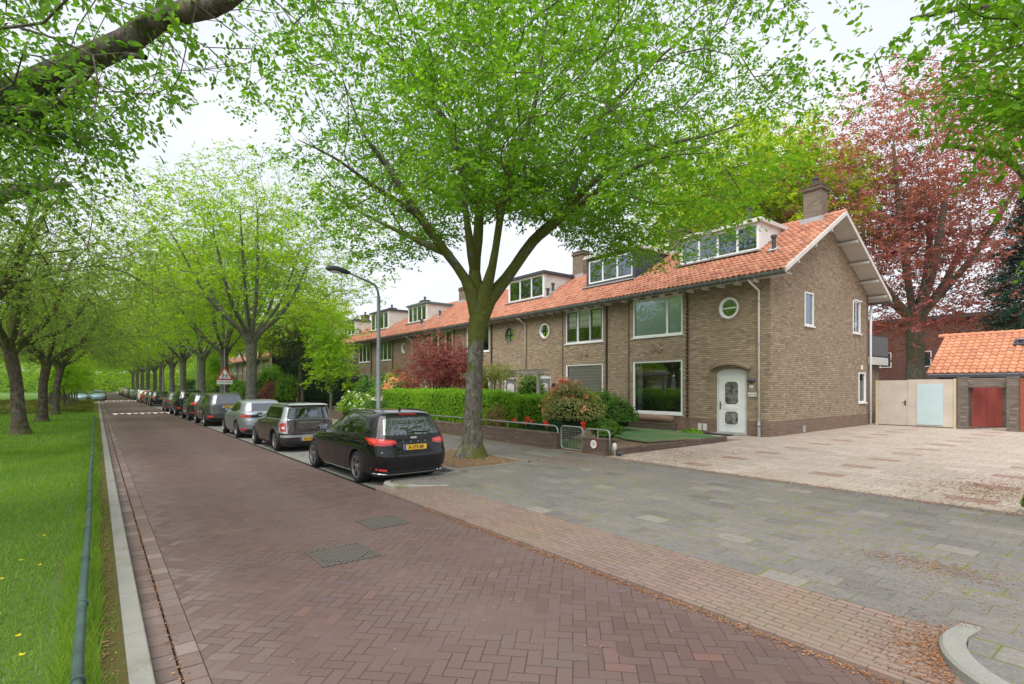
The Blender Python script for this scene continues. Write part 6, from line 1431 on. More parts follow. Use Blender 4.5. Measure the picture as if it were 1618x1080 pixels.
for i, (x, y, w, h) in enumerate([(-55, 12, 2.4, 1.8), (-60, 11.6, 2.2, 1.5), (-66, 11.8, 2.6, 1.9), (-73, 11.6, 2.8, 1.6), (-80, 11.6, 2.6, 1.8), (-88, 11.8, 3.0, 2.0), (-97, 11.8, 3.2, 2.0)]):
    shrub('green_bush', 'garden bush far along the pavement, %s' % ['nearest one', 'second one', 'third one', 'fourth one', 'fifth one', 'sixth one', 'farthest one'][i], 'bush', (x, y, h * .6), (w, 1.4, h), ['leaf_shrub', 'leaf_hedge', 'leaf_dark'][i % 3], 3200, .16, 40 + i, 'garden bushes far along the pavement')
# gnarled tree and Japanese maple
def garden_tree(name, label, loc, trunk, c, r, n, bark, leaf, size, seed, per_tip=4, per=8, k=.2, jit=.16, zlow=-.6, extra=()):
    rng = np.random.RandomState(seed); t = empty(name, loc, 0, label, 'tree'); sk = Skel(); e = sk.limb(trunk)
    for q in extra: sk.limb(q, sk.nearest(q[0][:3]))
    T = ell_targets(n, c, r, rng, .55, zlow); sk.grow(T, .32, k, .02, first=max(1, e // 2), rng=rng); finish_tree(t, sk, bark, leaf, size, per_tip, per, rng, .005, 7, twig=.28, droop=.3, simple=True, jit=jit); return t
garden_tree('gnarled_tree', 'gnarled garden tree with a twisted double trunk and dark small leaves', (-38.6, 11.3, .1), [(0, 0, -.1, .16), (.25, .1, .8, .12), (.05, .1, 1.6, .11), (.0, 0, 2.6, .12), (-.3, .1, 3.9, .10), (-.5, .1, 5.0, .07)], (0, 0, 4.7), (3.1, 2.6, 1.7), 420, M['bark_cherry'], leaf_mat('dull_green_leaf', (0.04, 0.06, 0.022), (0.07, 0.095, 0.03), (0.11, 0.13, 0.05), .3), .10, 81, extra=[[(0, 0, -.1, .16), (-.35, -.1, .7, .10), (-.35, 0, 1.3, .10), (.0, 0, 1.8, .09)]])
garden_tree('japanese_maple', 'dark red Japanese maple in the front garden behind the hedge', (-22.9, 13.6, .1), [(0, 0, -.1, .12), (.05, 0, .7, .10), (0, .05, 1.2, .10)], (0, 0, 2.7), (2.75, 2.3, 1.75), 620, M['bark_cherry'], M['leaf_maple'], .10, 83, per_tip=5, per=8, zlow=-.75, jit=.14)
garden_tree('dogwood', 'pale green tiered shrub beside the wooden pergola', (-18.6, 13.6, .1), [(0, 0, -.1, .05), (0, 0, 1.2, .04), (0, 0, 2.0, .03)], (0, 0, 2.35), (1.25, 1.2, .28), 110, M['bark_cherry'], M['leaf_olive'], .10, 84, per_tip=3)
# conifers
def conifer(label, x, y, h, r, seed, mat='leaf_conifer'):
    rng = np.random.RandomState(seed); t = empty('conifer', (x, y, .1), 0, label, 'tree', 'conifers'); b = MB(); b.tube([(0, 0, -.1), (0, 0, h * .5), (.05, 0, h)], [.28, .16, .03], 9); b.build('trunk', M['bark_cherry'], t, smooth=True)
    C = []; D = []; b = MB(); z = h * .10
    while z < h * .98:
        w = r * (1 - z / h) ** .8 + .15
        for k in range(9):
            a = rng.uniform(0, 6.28); rr = w * rng.uniform(.75, 1.1); e = np.array([math.cos(a) * rr, math.sin(a) * rr, z - rr * .28]); s0 = np.array([0, 0, z]); b.tube([tuple(s0), tuple((s0 + e) / 2 + (0, 0, .1)), tuple(e)], [.04, .025, .008], 5)
            for q in np.linspace(.2, 1, int(4 + rr * 5)):
                for _ in range(3): C.append(s0 + (e - s0) * q + rng.normal(0, .12, 3)); D.append(norm(e - s0 + rng.normal(0, .5, 3)))
        z += .38
    b.build('branches', M['bark_cherry'], t); leaves_mesh('crown', M[mat], t, np.array(C), np.array(D), .15, rng, 7, .42, flat=.2, droop=.5, simple=True, widen=.6); return t
conifer('blue green conifer at the right edge beyond the garage', -5.6, 41, 13, 3.2, 5)

# ================================================================== GARDEN WALL, RAIL, GATE
GW = 10.58
def wall_box(name, label, x0, x1, y0, y1, h, mat='brick_dark', cap=True, group=None):
    z0 = gh(y0); t = empty(name, ((x0 + x1) / 2, (y0 + y1) / 2, z0), 0, label, 'wall', group); dx, dy = (x1 - x0) / 2, (y1 - y0) / 2
    b = MB(); b.box(-dx, dx, -dy, dy, -.15, h - (.06 if cap else 0)); b.build('brick_course', M[mat], t)
    if cap: b = MB(); b.box(-dx - .012, dx + .012, -dy - .012, dy + .012, h - .058, h); b.build('coping', M[mat], t, bevel=.006)
    return t
wall_box('garden_wall', 'long low brown brick garden wall along the pavement', -30.5, -11.42, GW, GW + .22, .46)
wall_box('garden_wall', 'short brick pier of the garden wall carrying the round sign', -10.36, -9.52, GW, GW + .22, .44)
wall_box('garden_wall', 'far stretch of low garden wall beyond the white blossom', -70, -34.5, GW, GW + .22, .42)
b = MB(); y = 10.86
while y < 16.3: b.box(-9.50, -9.40, y, y + .062, 0., gh(y) + .17); y += .070
o = b.build('edging_wall', M['brick_dark'], None); tag(o, 'low soldier brick edging between the turf garden and the gravel paving', 'edging')
b = MB(); b.prism([(-11.6, 13.9), (-10.62, 13.75), (-10.35, 15.4), (-9.75, 16.4), (-9.85, 17.0), (-11.1, 17.75), (-12.8, 18.15), (-15.2, 18.1), (-14.6, 15.6)], .185, 'z', .05); struct(b.build('artificial_turf', M['turf']))
b = MB()
for p, q in (((-11.6, 13.9), (-10.62, 13.75)), ((-10.62, 13.75), (-10.35, 15.4)), ((-10.35, 15.4), (-9.75, 16.4))): b.tube([(p[0], p[1], .175), (q[0], q[1], .175)], .03, 6)
o = b.build('turf_edging', M['brick_dark'], None); tag(o, 'thin dark edging strip around the artificial turf', 'edging')
wall_box('planter_wall', 'low brown brick planter under the big living room window', -15.3, -12.72, 18.1, 18.34, .33)
t = empty('log_planter', (-13.8, 18.25, gh(18) + .33), 0, 'hollowed log planter lying on the brick planter under the window', 'planter')
b = MB(); b.tube([(-.95, 0, .13), (-.5, 0, .15), (0, 0, .15), (.5, 0, .15), (.95, 0, .14)], [.11, .14, .15, .15, .12], 14); b.build('log', M['log'], t, smooth=True)
b = MB(); b.tube([(.3, -.08, .17), (.36, -.16, .17)], .06, 10); b.build('branch_stub', M['log'], t)
for i, (x, lb) in enumerate([(-15.05, 'leftmost white stone figure on the planter wall'), (-14.9, 'middle white stone figure on the planter wall'), (-14.72, 'rightmost white stone figure on the planter wall')]):
    b = MB(); b.ell((0, 0, .06), (.07, .05, .06), 10, 6); b.ell((.02, 0, .14), (.035, .035, .045), 10, 6); o = b.build('garden_figure', M['offwhite'], None, smooth=True, loc=(x, 18.2, gh(18) + .33)); tag(o, lb, 'figurine', 'stone figures on the planter')
t = empty('stone_bird', (-16.0, 17.9, gh(18)), 0, 'tall narrow weathered post standing before the brick pilaster', 'ornament'); b = MB(); b.prism([(-.12, 0), (.12, 0), (.09, 1.15), (-.07, 1.15)], .1, 'y', -.1); b.build('post', M['hood'], t, bevel=.02); b = MB(); b.ell((0, 0, 1.2), (.1, .1, .08)); b.build('finial', M['hood'], t)
# steel rail on the wall
t = empty('steel_rail', (-20, GW + .11, gh(GW)), 0, 'galvanised tube rail along the top of the garden wall', 'railing')
b = MB(); b.tube([(-10.4, 0, .66), (8.35, 0, .66), (8.47, 0, .63), (8.52, 0, .55), (8.52, 0, .05)], .022, 8); b.build('top_rail', M['steel'], t, smooth=True)
for x in np.arange(-10, 8, 2.3):
    b = MB(); b.tube([(x, 0, .44), (x, 0, .65)], .015, 6); b.build('post', M['steel'], t)
b = MB(); x = -10.3
while x < -4: b.tube([(x, 0, .47), (x, 0, .65)], .004, 4); x += .12
b.tube([(-10.4, 0, .56), (-4, 0, .56)], .004, 4); b.build('mesh_infill', M['steel'], t)
def hoop(x0, x1, z0, z1, r=.022, c=.10): return [(x0, 0, z0), (x0, 0, z1 - c), (x0 + c * .3, 0, z1 - c * .3), (x0 + c, 0, z1), (x1 - c, 0, z1), (x1 - c * .3, 0, z1 - c * .3), (x1, 0, z1 - c), (x1, 0, z0)]
t = empty('garden_gate', (-11.36, GW + .11, gh(GW)), 0, 'small galvanised garden gate with wire mesh in the low wall', 'gate')
b = MB(); b.tube(hoop(.02, .90, .14, .68) + [(.87, 0, .06), (.8, 0, .03), (.12, 0, .03), (.05, 0, .06)], .022, 8, closed=True); b.build('gate_frame', M['steel'], t, smooth=True)
b = MB()
for k in range(14): x = .08 + .06 * k; b.tube([(x, 0, .05), (x, 0, .66)], .003, 4)
for k in range(9): z = .10 + .065 * k; b.tube([(.04, 0, z), (.88, 0, z)], .003, 4)
b.build('wire_mesh', M['steel'], t)
b = MB(); b.box(.895, .93, -.02, .02, .40, .50); b.build('latch', M['steel'], t); b = MB(); b.box(-.02, .02, -.02, .02, .12, .18); b.build('hinge', M['steel'], t)
t = empty('steel_rail', (-10.40, GW + .11, gh(GW)), 0, 'short steel hoop rail over the wall pier with the round sign', 'railing')
b = MB(); b.tube(hoop(.03, .92, .0, .66), .022, 8); b.build('hoop', M['steel'], t, smooth=True); b = MB(); b.tube([(.5, 0, .42), (.5, 0, .65)], .018, 8); b.build('post', M['steel'], t)
t = empty('round_sign', (-9.93, GW - .012, gh(GW) + .27), 0, 'small round white sign with red ring on the wall pier', 'sign')
b = MB(); b.lathe([(0, 0), (.125, 0), (.125, .012), (0, .012)], (0, -.012, 0), 28, 'y'); b.build('ring', M['red_ink'], t); b = MB(); b.lathe([(0, 0), (.112, 0)], (0, -.014, 0), 28, 'y'); b.build('face', M['white'], t)
Mt = lambda z: Matrix(((1, 0, 0, 0), (0, 0, 1, -.016), (0, 1, 0, z), (0, 0, 0, 1)))
Mt = lambda z: Matrix(((1, 0, 0, 0), (0, 0, -1, -.016), (0, 1, 0, z), (0, 0, 0, 1)))
for s_, z, q in (('VERBODEN', .035, .030), ('PARKEREN', -.01, .034), ('AUB', -.05, .03)): text_obj('sign_writing', s_, q, M['ink'], t, Mt(z), .0005)
t = empty('garden_lamp', (-9.33, 10.72, gh(GW)), 0, 'grey and white outdoor socket post at the corner of the edging', 'lamp'); b = MB(); b.lathe([(0, 0), (.03, 0), (.03, .16), (.055, .17), (.055, .30), (.03, .34), (0, .345)], (0, 0, 0), 14); b.build('post', M['offwhite'], t, smooth=True); b = MB(); b.ell((.1, .06, .07), (.10, .07, .06)); b.build('rock', M['slate'], t)
# pergola
t = empty('pergola', (-17.9, 14.5, gh(14.5)), 0, 'weathered wooden pergola frame behind the hedge', 'pergola')
for x in (-2.2, -1.55, 1.15): b = MB(); b.box(x - .06, x + .06, -.06, .06, -.1, 2.30); b.build('post', M['wood_grey'], t, bevel=.008)
b = MB(); b.box(-2.5, 1.4, -.05, .05, 2.31, 2.45); b.build('beam', M['wood_grey'], t, bevel=.008)
for x in (-2.1, -1.2, -.3, .6, 1.2): b = MB(); b.box(x - .03, x + .03, -.4, .6, 2.46, 2.54); b.build('rafter', M['wood_grey'], t)
shrub('climber', 'dark green ivy bush filling the pergola opening', 'plant', (-18.4, 15.6, 1.2), (1.1, .5, 1.3), 'leaf_shrub', 2400, .11, 31)

# ================================================================== GATE, GARAGE AND BACK BUILDINGS
gz = gh(28.3)
t = empty('yard_gate', (-7.5, 28.3, gz), 0, 'tall cream boarded double gate with a pale blue panel', 'gate')
b = MB(); b.box(-1.36, -.25, 0, .05, .04, 2.03); l1 = b.build('gate_leaf', M['cream'], t, bevel=.006)
b = MB(); b.box(-.24, 1.34, 0, .05, .04, 2.06); l2 = b.build('gate_leaf', M['cream'], t, bevel=.006)
for xa, xb, hh in ((-1.47, -1.365, 2.03), (1.345, 1.45, 2.08)): b = MB(); b.box(xa, xb, -.03, .09, -.05, hh); b.build('gate_post', M['yellow_cream'], t, bevel=.006)
b = MB(); b.box(.08, 1.0, -.028, -.002, .10, 1.86); b.build('blue_panel', M['bluepanel'], l2, bevel=.004)
b = MB(); b.box(-.36, -.31, -.02, 0, .92, 1.14); b.tube([(-.335, -.02, 1.05), (-.335, -.07, 1.05), (-.45, -.07, 1.05)], .012, 6); b.build('handle', M['black'], l1)
b = MB()
for z in (.22, .98):
    for x in (-1.28, -1.16, -1.04, -.92): b.lathe([(0, 0), (.014, -.006)], (x, -.001, z), 8, 'y')
for z in (.25, 1.1, 1.9): b.lathe([(0, 0), (.014, -.006)], (1.2, -.001, z), 8, 'y')
b.build('bolt_heads', M['hood'], l1)
b = MB(); b.box(-.245, -.215, -.02, .0, .04, 2.04); b.build('cover_strip', M['cream'], l2)
t = empty('garage', (-2, 33, gz), 0, 'low brick garage with a bright orange tiled roof and roof window', 'garage')
b = MB(); b.box(-5.2, 7, -2.4, 2.4, -.3, 2.25); b.build('wall', M['brick_garage'], t)
b = MB(); b.prism([(-3.0, 2.24), (0, 4.10), (3.0, 2.24), (3.0, 2.34), (0, 4.2), (-3.0, 2.34)], 7.2, 'x', -5.46); rf = b.build('roof', M['soffit'], t)
pantiles(rf, -5.5, 7.2, -3.05, 2.34, 0, 4.22, M['rooftile_new'], tw=.25, rowlen=.30)
b = MB(); x = 7.2
while x > -5.5: b.tube([(x, 0, 4.24), (x - .36, 0, 4.23)], [.12, .10], 10); x -= .34
b.build('ridge_tiles', M['rooftile_new'], rf)
b = MB(); b.box(-5.5, 7.2, -3.12, -3.0, 2.16, 2.28); b.build('gutter', M['slate'], t)
b = MB(); zc = 3.62; ang = math.atan2(1.88, 3.05); b.obox((-2.55, -.95, zc + .09), (.30, 0, 0), (0, .26 * math.cos(ang), .26 * math.sin(ang)), (0, -.05 * math.sin(ang), .05 * math.cos(ang))); sl = b.build('skylight', M['slate'], t, bevel=.01)
b = MB(); b.obox((-2.55, -.98, zc + .145), (.24, 0, 0), (0, .20 * math.cos(ang), .20 * math.sin(ang)), (0, 0, .003)); b.build('pane', M['glass'], sl)
wall_box('brick_pier', 'wide dark brick pier right of the cream gate', -6.0, -5.66, 28.2, 28.45, 2.14, 'brick_garage', group='brick piers before the garage')
wall_box('brick_pier', 'dark brick pier between the red panels and the rust brown door', -4.47, -4.12, 28.1, 28.35, 2.14, 'brick_garage', group='brick piers before the garage')
t = empty('lintel', (-5.065, 28.33, gz), 0, 'dark brick lintel spanning the two piers over the red panels', 'beam'); b = MB(); b.box(-.594, .594, -.11, .11, 1.72, 2.10); b.build('beam', M['brick_garage'], t)
b = MB(); b.tube([(-.75, -.1, 2.15), (-.75, -.1, 2.30), (1.0, -.1, 2.30), (1.0, -.1, 2.15)], .015, 6); b.build('thin_rail', M['slate'], t)
t = empty('red_gate', (-5.62, 28.56, gz), 0, 'dark red four panel gate standing obliquely behind the brick piers', 'gate')
dx, dy = .62, 1.75; Lg = math.hypot(dx, dy); ux, uy = dx / Lg, dy / Lg
for k in range(4):
    a0, a1 = Lg * k / 4 + .015, Lg * (k + 1) / 4 - .015; c_ = ((a0 + a1) / 2); b = MB(); b.obox((ux * c_, uy * c_, .97), (ux * (a1 - a0) / 2, uy * (a1 - a0) / 2, 0), (-uy * .02, ux * .02, 0), (0, 0, .90)); b.build('door_panel', M['reddoor'], t, bevel=.004)
for k in range(5):
    a0 = Lg * k / 4; b = MB(); b.obox((ux * a0 + uy * .02, uy * a0 - ux * .02, .97), (ux * .02, uy * .02, 0), (uy * .03, -ux * .03, 0), (0, 0, .92)); b.build('batten', M['browndoor'], t)
t = empty('side_door', (-3.4, 28.2, gz), 0, 'rust brown wooden door at the right edge beside the brick pier', 'door'); b = MB(); b.box(-.70, .6, 0, .06, .03, 2.02); b.build('door_leaf', M['browndoor'], t); b = MB(); b.box(-.715, -.702, -.02, .08, 0, 2.08); b.box(-.70, .6, -.02, .08, 2.022, 2.08); b.build('door_frame', M['browndoor'], t)
# balcony and rear extension of the corner house
b = MB(); b.box(-3.0, -.02, 9.3, 11.9, 2.82, 3.18); bl = b.build('balcony', M['offwhite'], A)
b = MB(); b.box(-.10, -.04, 9.35, 11.85, 3.19, 4.2); x = -3.0
b.box(-3.0, -.1, 11.8, 11.86, 3.19, 4.2); b.build('balcony_panel', M['slate'], bl)
b = MB()
for y in np.arange(9.4, 11.9, .12): b.box(-.036, -.025, y, y + .07, 3.25, 4.15)
b.build('slats', M['greyframe'], bl)
b = MB(); b.box(-4, -.35, 9.25, 11.7, -.3, 2.81); b.build('rear_extension', M['brick'], A)
# apartment buildings far behind the beech
def block(label, x0, x1, y0, y1, h, seed):
    t = empty('apartment_building', ((x0 + x1) / 2, y0, 0), 0, label, 'building', 'brick buildings behind the beech'); w = (x1 - x0) / 2; b = MB(); b.box(-w, w, 0, y1 - y0, -.3, h); b.build('wall', M['brick_red'], t)
    b = MB(); b.box(-w - .4, w + .4, -.4, y1 - y0 + .4, h, h + .35); b.build('flat_roof', M['slate'], t)
    z = 1.0
    while z + 1.6 < h:
        for k in range(int(2 * w / 3.2)):
            x = -w + 1.0 + 3.2 * k; b = MB()
            for q in ((x, x + 1.9, z, z + .08), (x, x + 1.9, z + 1.42, z + 1.5), (x, x + .08, z + .08, z + 1.42), (x + 1.82, x + 1.9, z + .08, z + 1.42), (x + .91, x + .99, z + .08, z + 1.42)): b.box(q[0], q[1], -.06, -.001, q[2], q[3])
            wf = b.build('window', M['white'], t); b = MB(); b.box(x + .08, x + 1.82, -.03, -.02, z + .08, z + 1.42); b.build('pane', M['darkglass'], wf)
        z += 2.8
    return t
M['darkglass'] = NT('dark_window', .08, .7, (0.03, 0.035, 0.04)).m
block('red brick flats with white windows behind the copper beech', -34, -4, 62, 72, 8.2, 1)
block('red brick flats behind the conifer at the right edge', 0, 26, 66, 76, 8.0, 2)
hedge(-230, -15, -34.5, -33, 2.4, 'long dark hedge far behind the lawn', 'leaf_shrub', 40000, .35, 91, z0=-.1)
hedge(-262, -258, -60, 60, 7, 'tall dark hedge closing the far end of the avenue', 'leaf_shrub', 20000, .8, 92, z0=-.1)
# left background: fence, white house, low planting
t = empty('sports_fence', (-62, -17, 0), 0, 'dark green screened fence beyond the lawn on the left', 'fence'); b = MB(); b.box(-14, 12, -.03, .03, .05, 2.6); b.build('screen', M['greenscreen'] if 'greenscreen' in M else plain('green_screen', (0.03, 0.085, 0.065), .8, .2), t)
for x in np.arange(-14, 12.1, 2.6): b = MB(); b.tube([(x, -.08, 0), (x, -.08, 2.8)], .04, 8); b.build('fence_post', M['steel'], t)
t = empty('white_house', (-54, -30, 0), 0, 'small white house with pale grey roof at the far left edge', 'house'); b = MB(); b.box(-5, 5, -3, 3, -.2, 2.6); b.build('wall', M['offwhite'], t); b = MB(); b.prism([(-3.4, 2.5), (0, 4.4), (3.4, 2.5)], 5.3, 'x', -5.3); b.build('roof', M['lead'], t)
for x in (-3, 0, 3): b = MB(); b.box(x - .6, x + .6, 3.001, 3.05, .9, 2.0); b.build('window', M['darkglass'], t)
rng = np.random.RandomState(9); n_ = 60000
P = np.stack([rng.uniform(-80, -49.5, n_), rng.uniform(-9, -.25, n_), rng.uniform(.03, .55, n_)], -1); P[:, 2] *= .75 + .35 * np.sin(P[:, 0] * .9) * np.cos(P[:, 1] * 1.3)
o = foliage('low_planting', leaf_mat('yellowish_ground_plants', (0.10, 0.13, 0.02), (0.16, 0.19, 0.03), (0.24, 0.20, 0.06), .3), None, P, .16, rng, None, .8); o['kind'] = 'stuff'; o['label'] = 'yellow green low planting at the far end of the lawn'

# ================================================================== STREET FURNITURE
def lamp_post(x, y, h, label, arm=1.45):
    t = empty('street_lamp', (x, y, gh(y)), 0, label, 'street lamp', 'grey street lamps'); b = MB()
    b.lathe([(0, -.1), (.085, -.1), (.085, 1.1), (.065, 1.16), (.065, 2.9), (.055, 2.95), (.05, h - .35)], (0, 0, 0), 14); b.tube([(0, 0, h - .36), (0, -.03, h - .18), (0, -.12, h - .04), (0, -.28, h + .03), (0, -arm + .35, h + .22)], .034, 10); b.build('pole', M['lamp_paint'], t, smooth=True)
    b = MB()
    for z in (1.13, 2.92): b.lathe([(.09 if z < 2 else .07, -.03), (.09 if z < 2 else .07, .03)], (0, 0, z), 14)
    b.build('collar', M['lamp_paint'], t)
    b = MB(); b.tube([(0, -arm + .38, h + .215), (0, -arm + .25, h + .24), (0, -arm, h + .27), (0, -arm - .22, h + .27), (0, -arm - .30, h + .26)], [.04, .075, .095, .08, .03], 12); hd = b.build('lamp_head', M['slate'], t, smooth=True)
    b = MB(); b.ell((0, -arm - .02, h + .205), (.07, .2, .05)); b.build('lamp_glass', M['whitelight'], hd, smooth=True); return t
M['lamp_paint'] = plain('lamp_post_paint', (0.22, 0.245, 0.26), .5, .4, .1, 6, metallic=.2)
lp = lamp_post(-14.75, 6.55, 4.85, 'grey curved street lamp beside the dark brown boxy car', 1.25)
for i, (x, lb) in enumerate([(-50.5, 'street lamp beyond the warning sign, among the parked row'), (-79, 'street lamp by the red hatchback'), (-108, 'farthest visible street lamp on the right')]):
    c = copy_tree(lp); c.location = (x, 6.55, gh(6.5)); c['label'] = lb
t = empty('warning_sign', (-38.9, 6.6, gh(6.6)), 0, 'red edged triangular children warning sign with a white plate on a grey pole', 'road sign')
b = MB(); b.tube([(0, 0, -.1), (0, 0, 4.3)], .035, 10); b.build('pole', M['steel'], t)
zc = 2.28; s_ = .50
def tri(k, dz=0): return [(0, -k * s_, zc + dz), (0, k * s_, zc + dz), (0, 0, zc + dz + k * s_ * 1.72)]
b = MB(); b.prism([(-s_, zc), (s_, zc), (0, zc + s_ * 1.72)], .062, 'x', .045); b.build('border', M['red_ink'], t)
b = MB(); k = .72; b.prism([(-k * s_, zc + .07), (k * s_, zc + .07), (0, zc + .07 + k * s_ * 1.72)], .066, 'x', .0625); fc = b.build('face', M['white'], t)
b = MB()
for y0, hh in ((-.10, .30), (.10, .24)):
    zb = zc + .11; b.ell((.067, y0, zb + hh), (.003, .035, .035)); 
    for pts in ([(y0, zb + hh - .03), (y0, zb + .12)], [(y0, zb + .13), (y0 - .06, zb)], [(y0, zb + .13), (y0 + .06, zb)], [(y0, zb + hh - .06), (y0 + .08, zb + .14)], [(y0, zb + hh - .06), (y0 - .08, zb + .15)]): b.tube([(.068, p, q) for p, q in pts], .016, 5)
b.build('children_symbol', M['ink'], fc)
b = MB(); b.box(.045, .06, -.46, .46, zc - .30, zc - .04); pl = b.build('sign_plate', M['white'], t)
text_obj('sign_writing', 'SCHOOLZONE', .145, M['ink'], pl, Matrix(((0, 0, 1, .061), (1, 0, 0, 0), (0, 1, 0, zc - .175), (0, 0, 0, 1))), .0008, .80)
# green tube rail at the lawn edge
t = empty('lawn_rail', (-2, -.08, 0), 0, 'long low dark green tube rail along the lawn edge', 'railing')
M['green_rail'] = plain('green_rail_paint', (0.04, 0.075, 0.064), .45, .5, .3, 5)
pts = [(x, .006 * math.sin(x * .7), .29 + .004 * math.sin(x * 1.1)) for x in np.arange(4, -36.5, -.9)] + [(-36.6, 0, .2), (-36.7, 0, .02)]
b = MB(); b.tube(pts, .031, 12); b.build('tube', M['green_rail'], t, smooth=True)
for i, x in enumerate(np.arange(2.2, -36, -1.35)):
    b = MB(); b.tube([(x - .018, 0, .29), (x + .018, 0, .29)], .037, 14); b.tube([(x, .0, -.1), (x, 0, .26)], .022, 8); b.build('post_collar', M['green_rail'], t)

# ================================================================== GRASS, DANDELIONS, LITTER
rng = np.random.RandomState(2)
def blades(name, n, xs, ys, hmin, hmax, mat, w=.006, dens=None, zf=None, lean=.5):
    X = xs[0] + (xs[1] - xs[0]) * rng.uniform(0, 1, n) ** 1.6; Y = ys[0] + (ys[1] - ys[0]) * rng.uniform(0, 1, n)
    if dens is not None: k = rng.uniform(0, 1, n) < dens(X, Y); X, Y = X[k], Y[k]
    n = len(X); z = zf(X, Y) if zf else np.zeros(n); a = rng.uniform(0, 6.28, n); h = rng.uniform(hmin, hmax, n); far = 1 + np.hypot(X, Y) * .10; ww = w * far
    dx, dy = np.cos(a), np.sin(a); lx, ly = rng.normal(0, lean, n) * h, rng.normal(0, lean, n) * h
    V = np.stack([np.stack([X - dy * ww, Y + dx * ww, z - .01], -1), np.stack([X + dy * ww, Y - dx * ww, z - .01], -1), np.stack([X + lx, Y + ly, z + h], -1)], 1).reshape(-1, 3)
    F = np.arange(n)[:, None] * 3 + np.array([[0, 1, 2]]); return np_obj(name, V, F, mat)
M['grass'] = leaf_mat('grass_blade', (0.10, 0.19, 0.028), (0.165, 0.28, 0.04), (0.28, 0.38, 0.075), .5)
ld = lambda X, Y: np.where(Y > -.35, np.where(Y > -.02, .12, .45) + .25 * (np.sin(X * 2.1) * np.sin(X * .83 + 1) > .1), 1.0)
o = blades('grass', 190000, (-2.2, -22), (-7, .15), .02, .065, M['grass'], .0035, ld, lawn_z); o['kind'] = 'stuff'; o['label'] = 'short green grass of the near lawn beside the rail'
o = blades('grass', 60000, (-1.8, -36), (-.22, .02), .05, .16, M['grass'], .004, lambda X, Y: .35 + .5 * (np.sin(X * 1.7) > -.2), lawn_z, .35); o['kind'] = 'stuff'; o['label'] = 'longer tufts of grass under the green rail'
o = blades('grass', 90000, (-20, -50), (-22, .1), .04, .10, M['grass'], .006, None, lawn_z); o['kind'] = 'stuff'; o['label'] = 'far part of the lawn grass under the cherry trees'
def dandelion(x, y, s, lb, i):
    t = empty('dandelion', (x, y, lawn_z(x, y)), i, lb, 'flower', 'dandelions in the lawn'); b = MB(); b.tube([(0, 0, 0), (.003, 0, .09)], .0025, 4); b.build('stem', M['grass'], t); b = MB()
    for k in range(14):
        a = k * 2.4; r = .022 * s * (1 if k % 2 else .7); b.add([(0, 0, .088), (r * math.cos(a - .25), r * math.sin(a - .25), .096), (r * 1.15 * math.cos(a), r * 1.15 * math.sin(a), .098), (r * math.cos(a + .25), r * math.sin(a + .25), .096)], [(0, 1, 2, 3)])
    b.build('petals', M['petal_yellow'], t)
dl = [(-5.9, -.62), (-6.2, -.95), (-6.35, -1.0), (-6.1, -1.05), (-5.3, -.45), (-5.1, -.72), (-4.9, -.40), (-6.9, -.7), (-7.2, -.45), (-7.5, -.62), (-4.6, -.55), (-7.9, -1.3), (-6.6, -1.7), (-8.6, -.5), (-5.6, -1.2), (-9.4, -1.2)]
wd = ['nearest the lens', 'second nearest the lens', 'third nearest the lens', 'fourth nearest the lens', 'fifth nearest the lens', 'sixth nearest the lens', 'seventh nearest the lens', 'eighth nearest the lens', 'ninth nearest', 'tenth nearest', 'eleventh nearest', 'twelfth nearest', 'thirteenth nearest', 'fourteenth nearest', 'last but one', 'farthest of them']
dl.sort(key=lambda p: math.hypot(*p))
for i, (x, y) in enumerate(dl): dandelion(x, y, .85, 'yellow dandelion in the lawn, ' + wd[i], i)
M['litter'] = leaf_mat('fallen_bud_scales', (0.20, 0.095, 0.05), (0.30, 0.145, 0.075), (0.40, 0.24, 0.14), .15)
def litter(n, f_, z, size=.02, seed=0):
    r_ = np.random.RandomState(seed); P = f_(r_, n); P = np.concatenate([P, (z(P) if callable(z) else np.full((len(P), 1), z))], 1); P[:, 2] += r_.uniform(.002, .012, len(P))
    a = r_.uniform(0, 6.28, len(P)); d = np.stack([np.cos(a), np.sin(a), r_.normal(0, .15, len(P))], -1); w = np.stack([-np.sin(a), np.cos(a), r_.normal(0, .25, len(P))], -1); s_ = size * r_.uniform(.5, 1.3, (len(P), 1))
    V = np.stack([P - d * s_, P + w * s_ * .4, P + d * s_, P - w * s_ * .4], 1).reshape(-1, 3); return V
gz_ = lambda P: np.array([[gh(y)] for y in P[:, 1]])
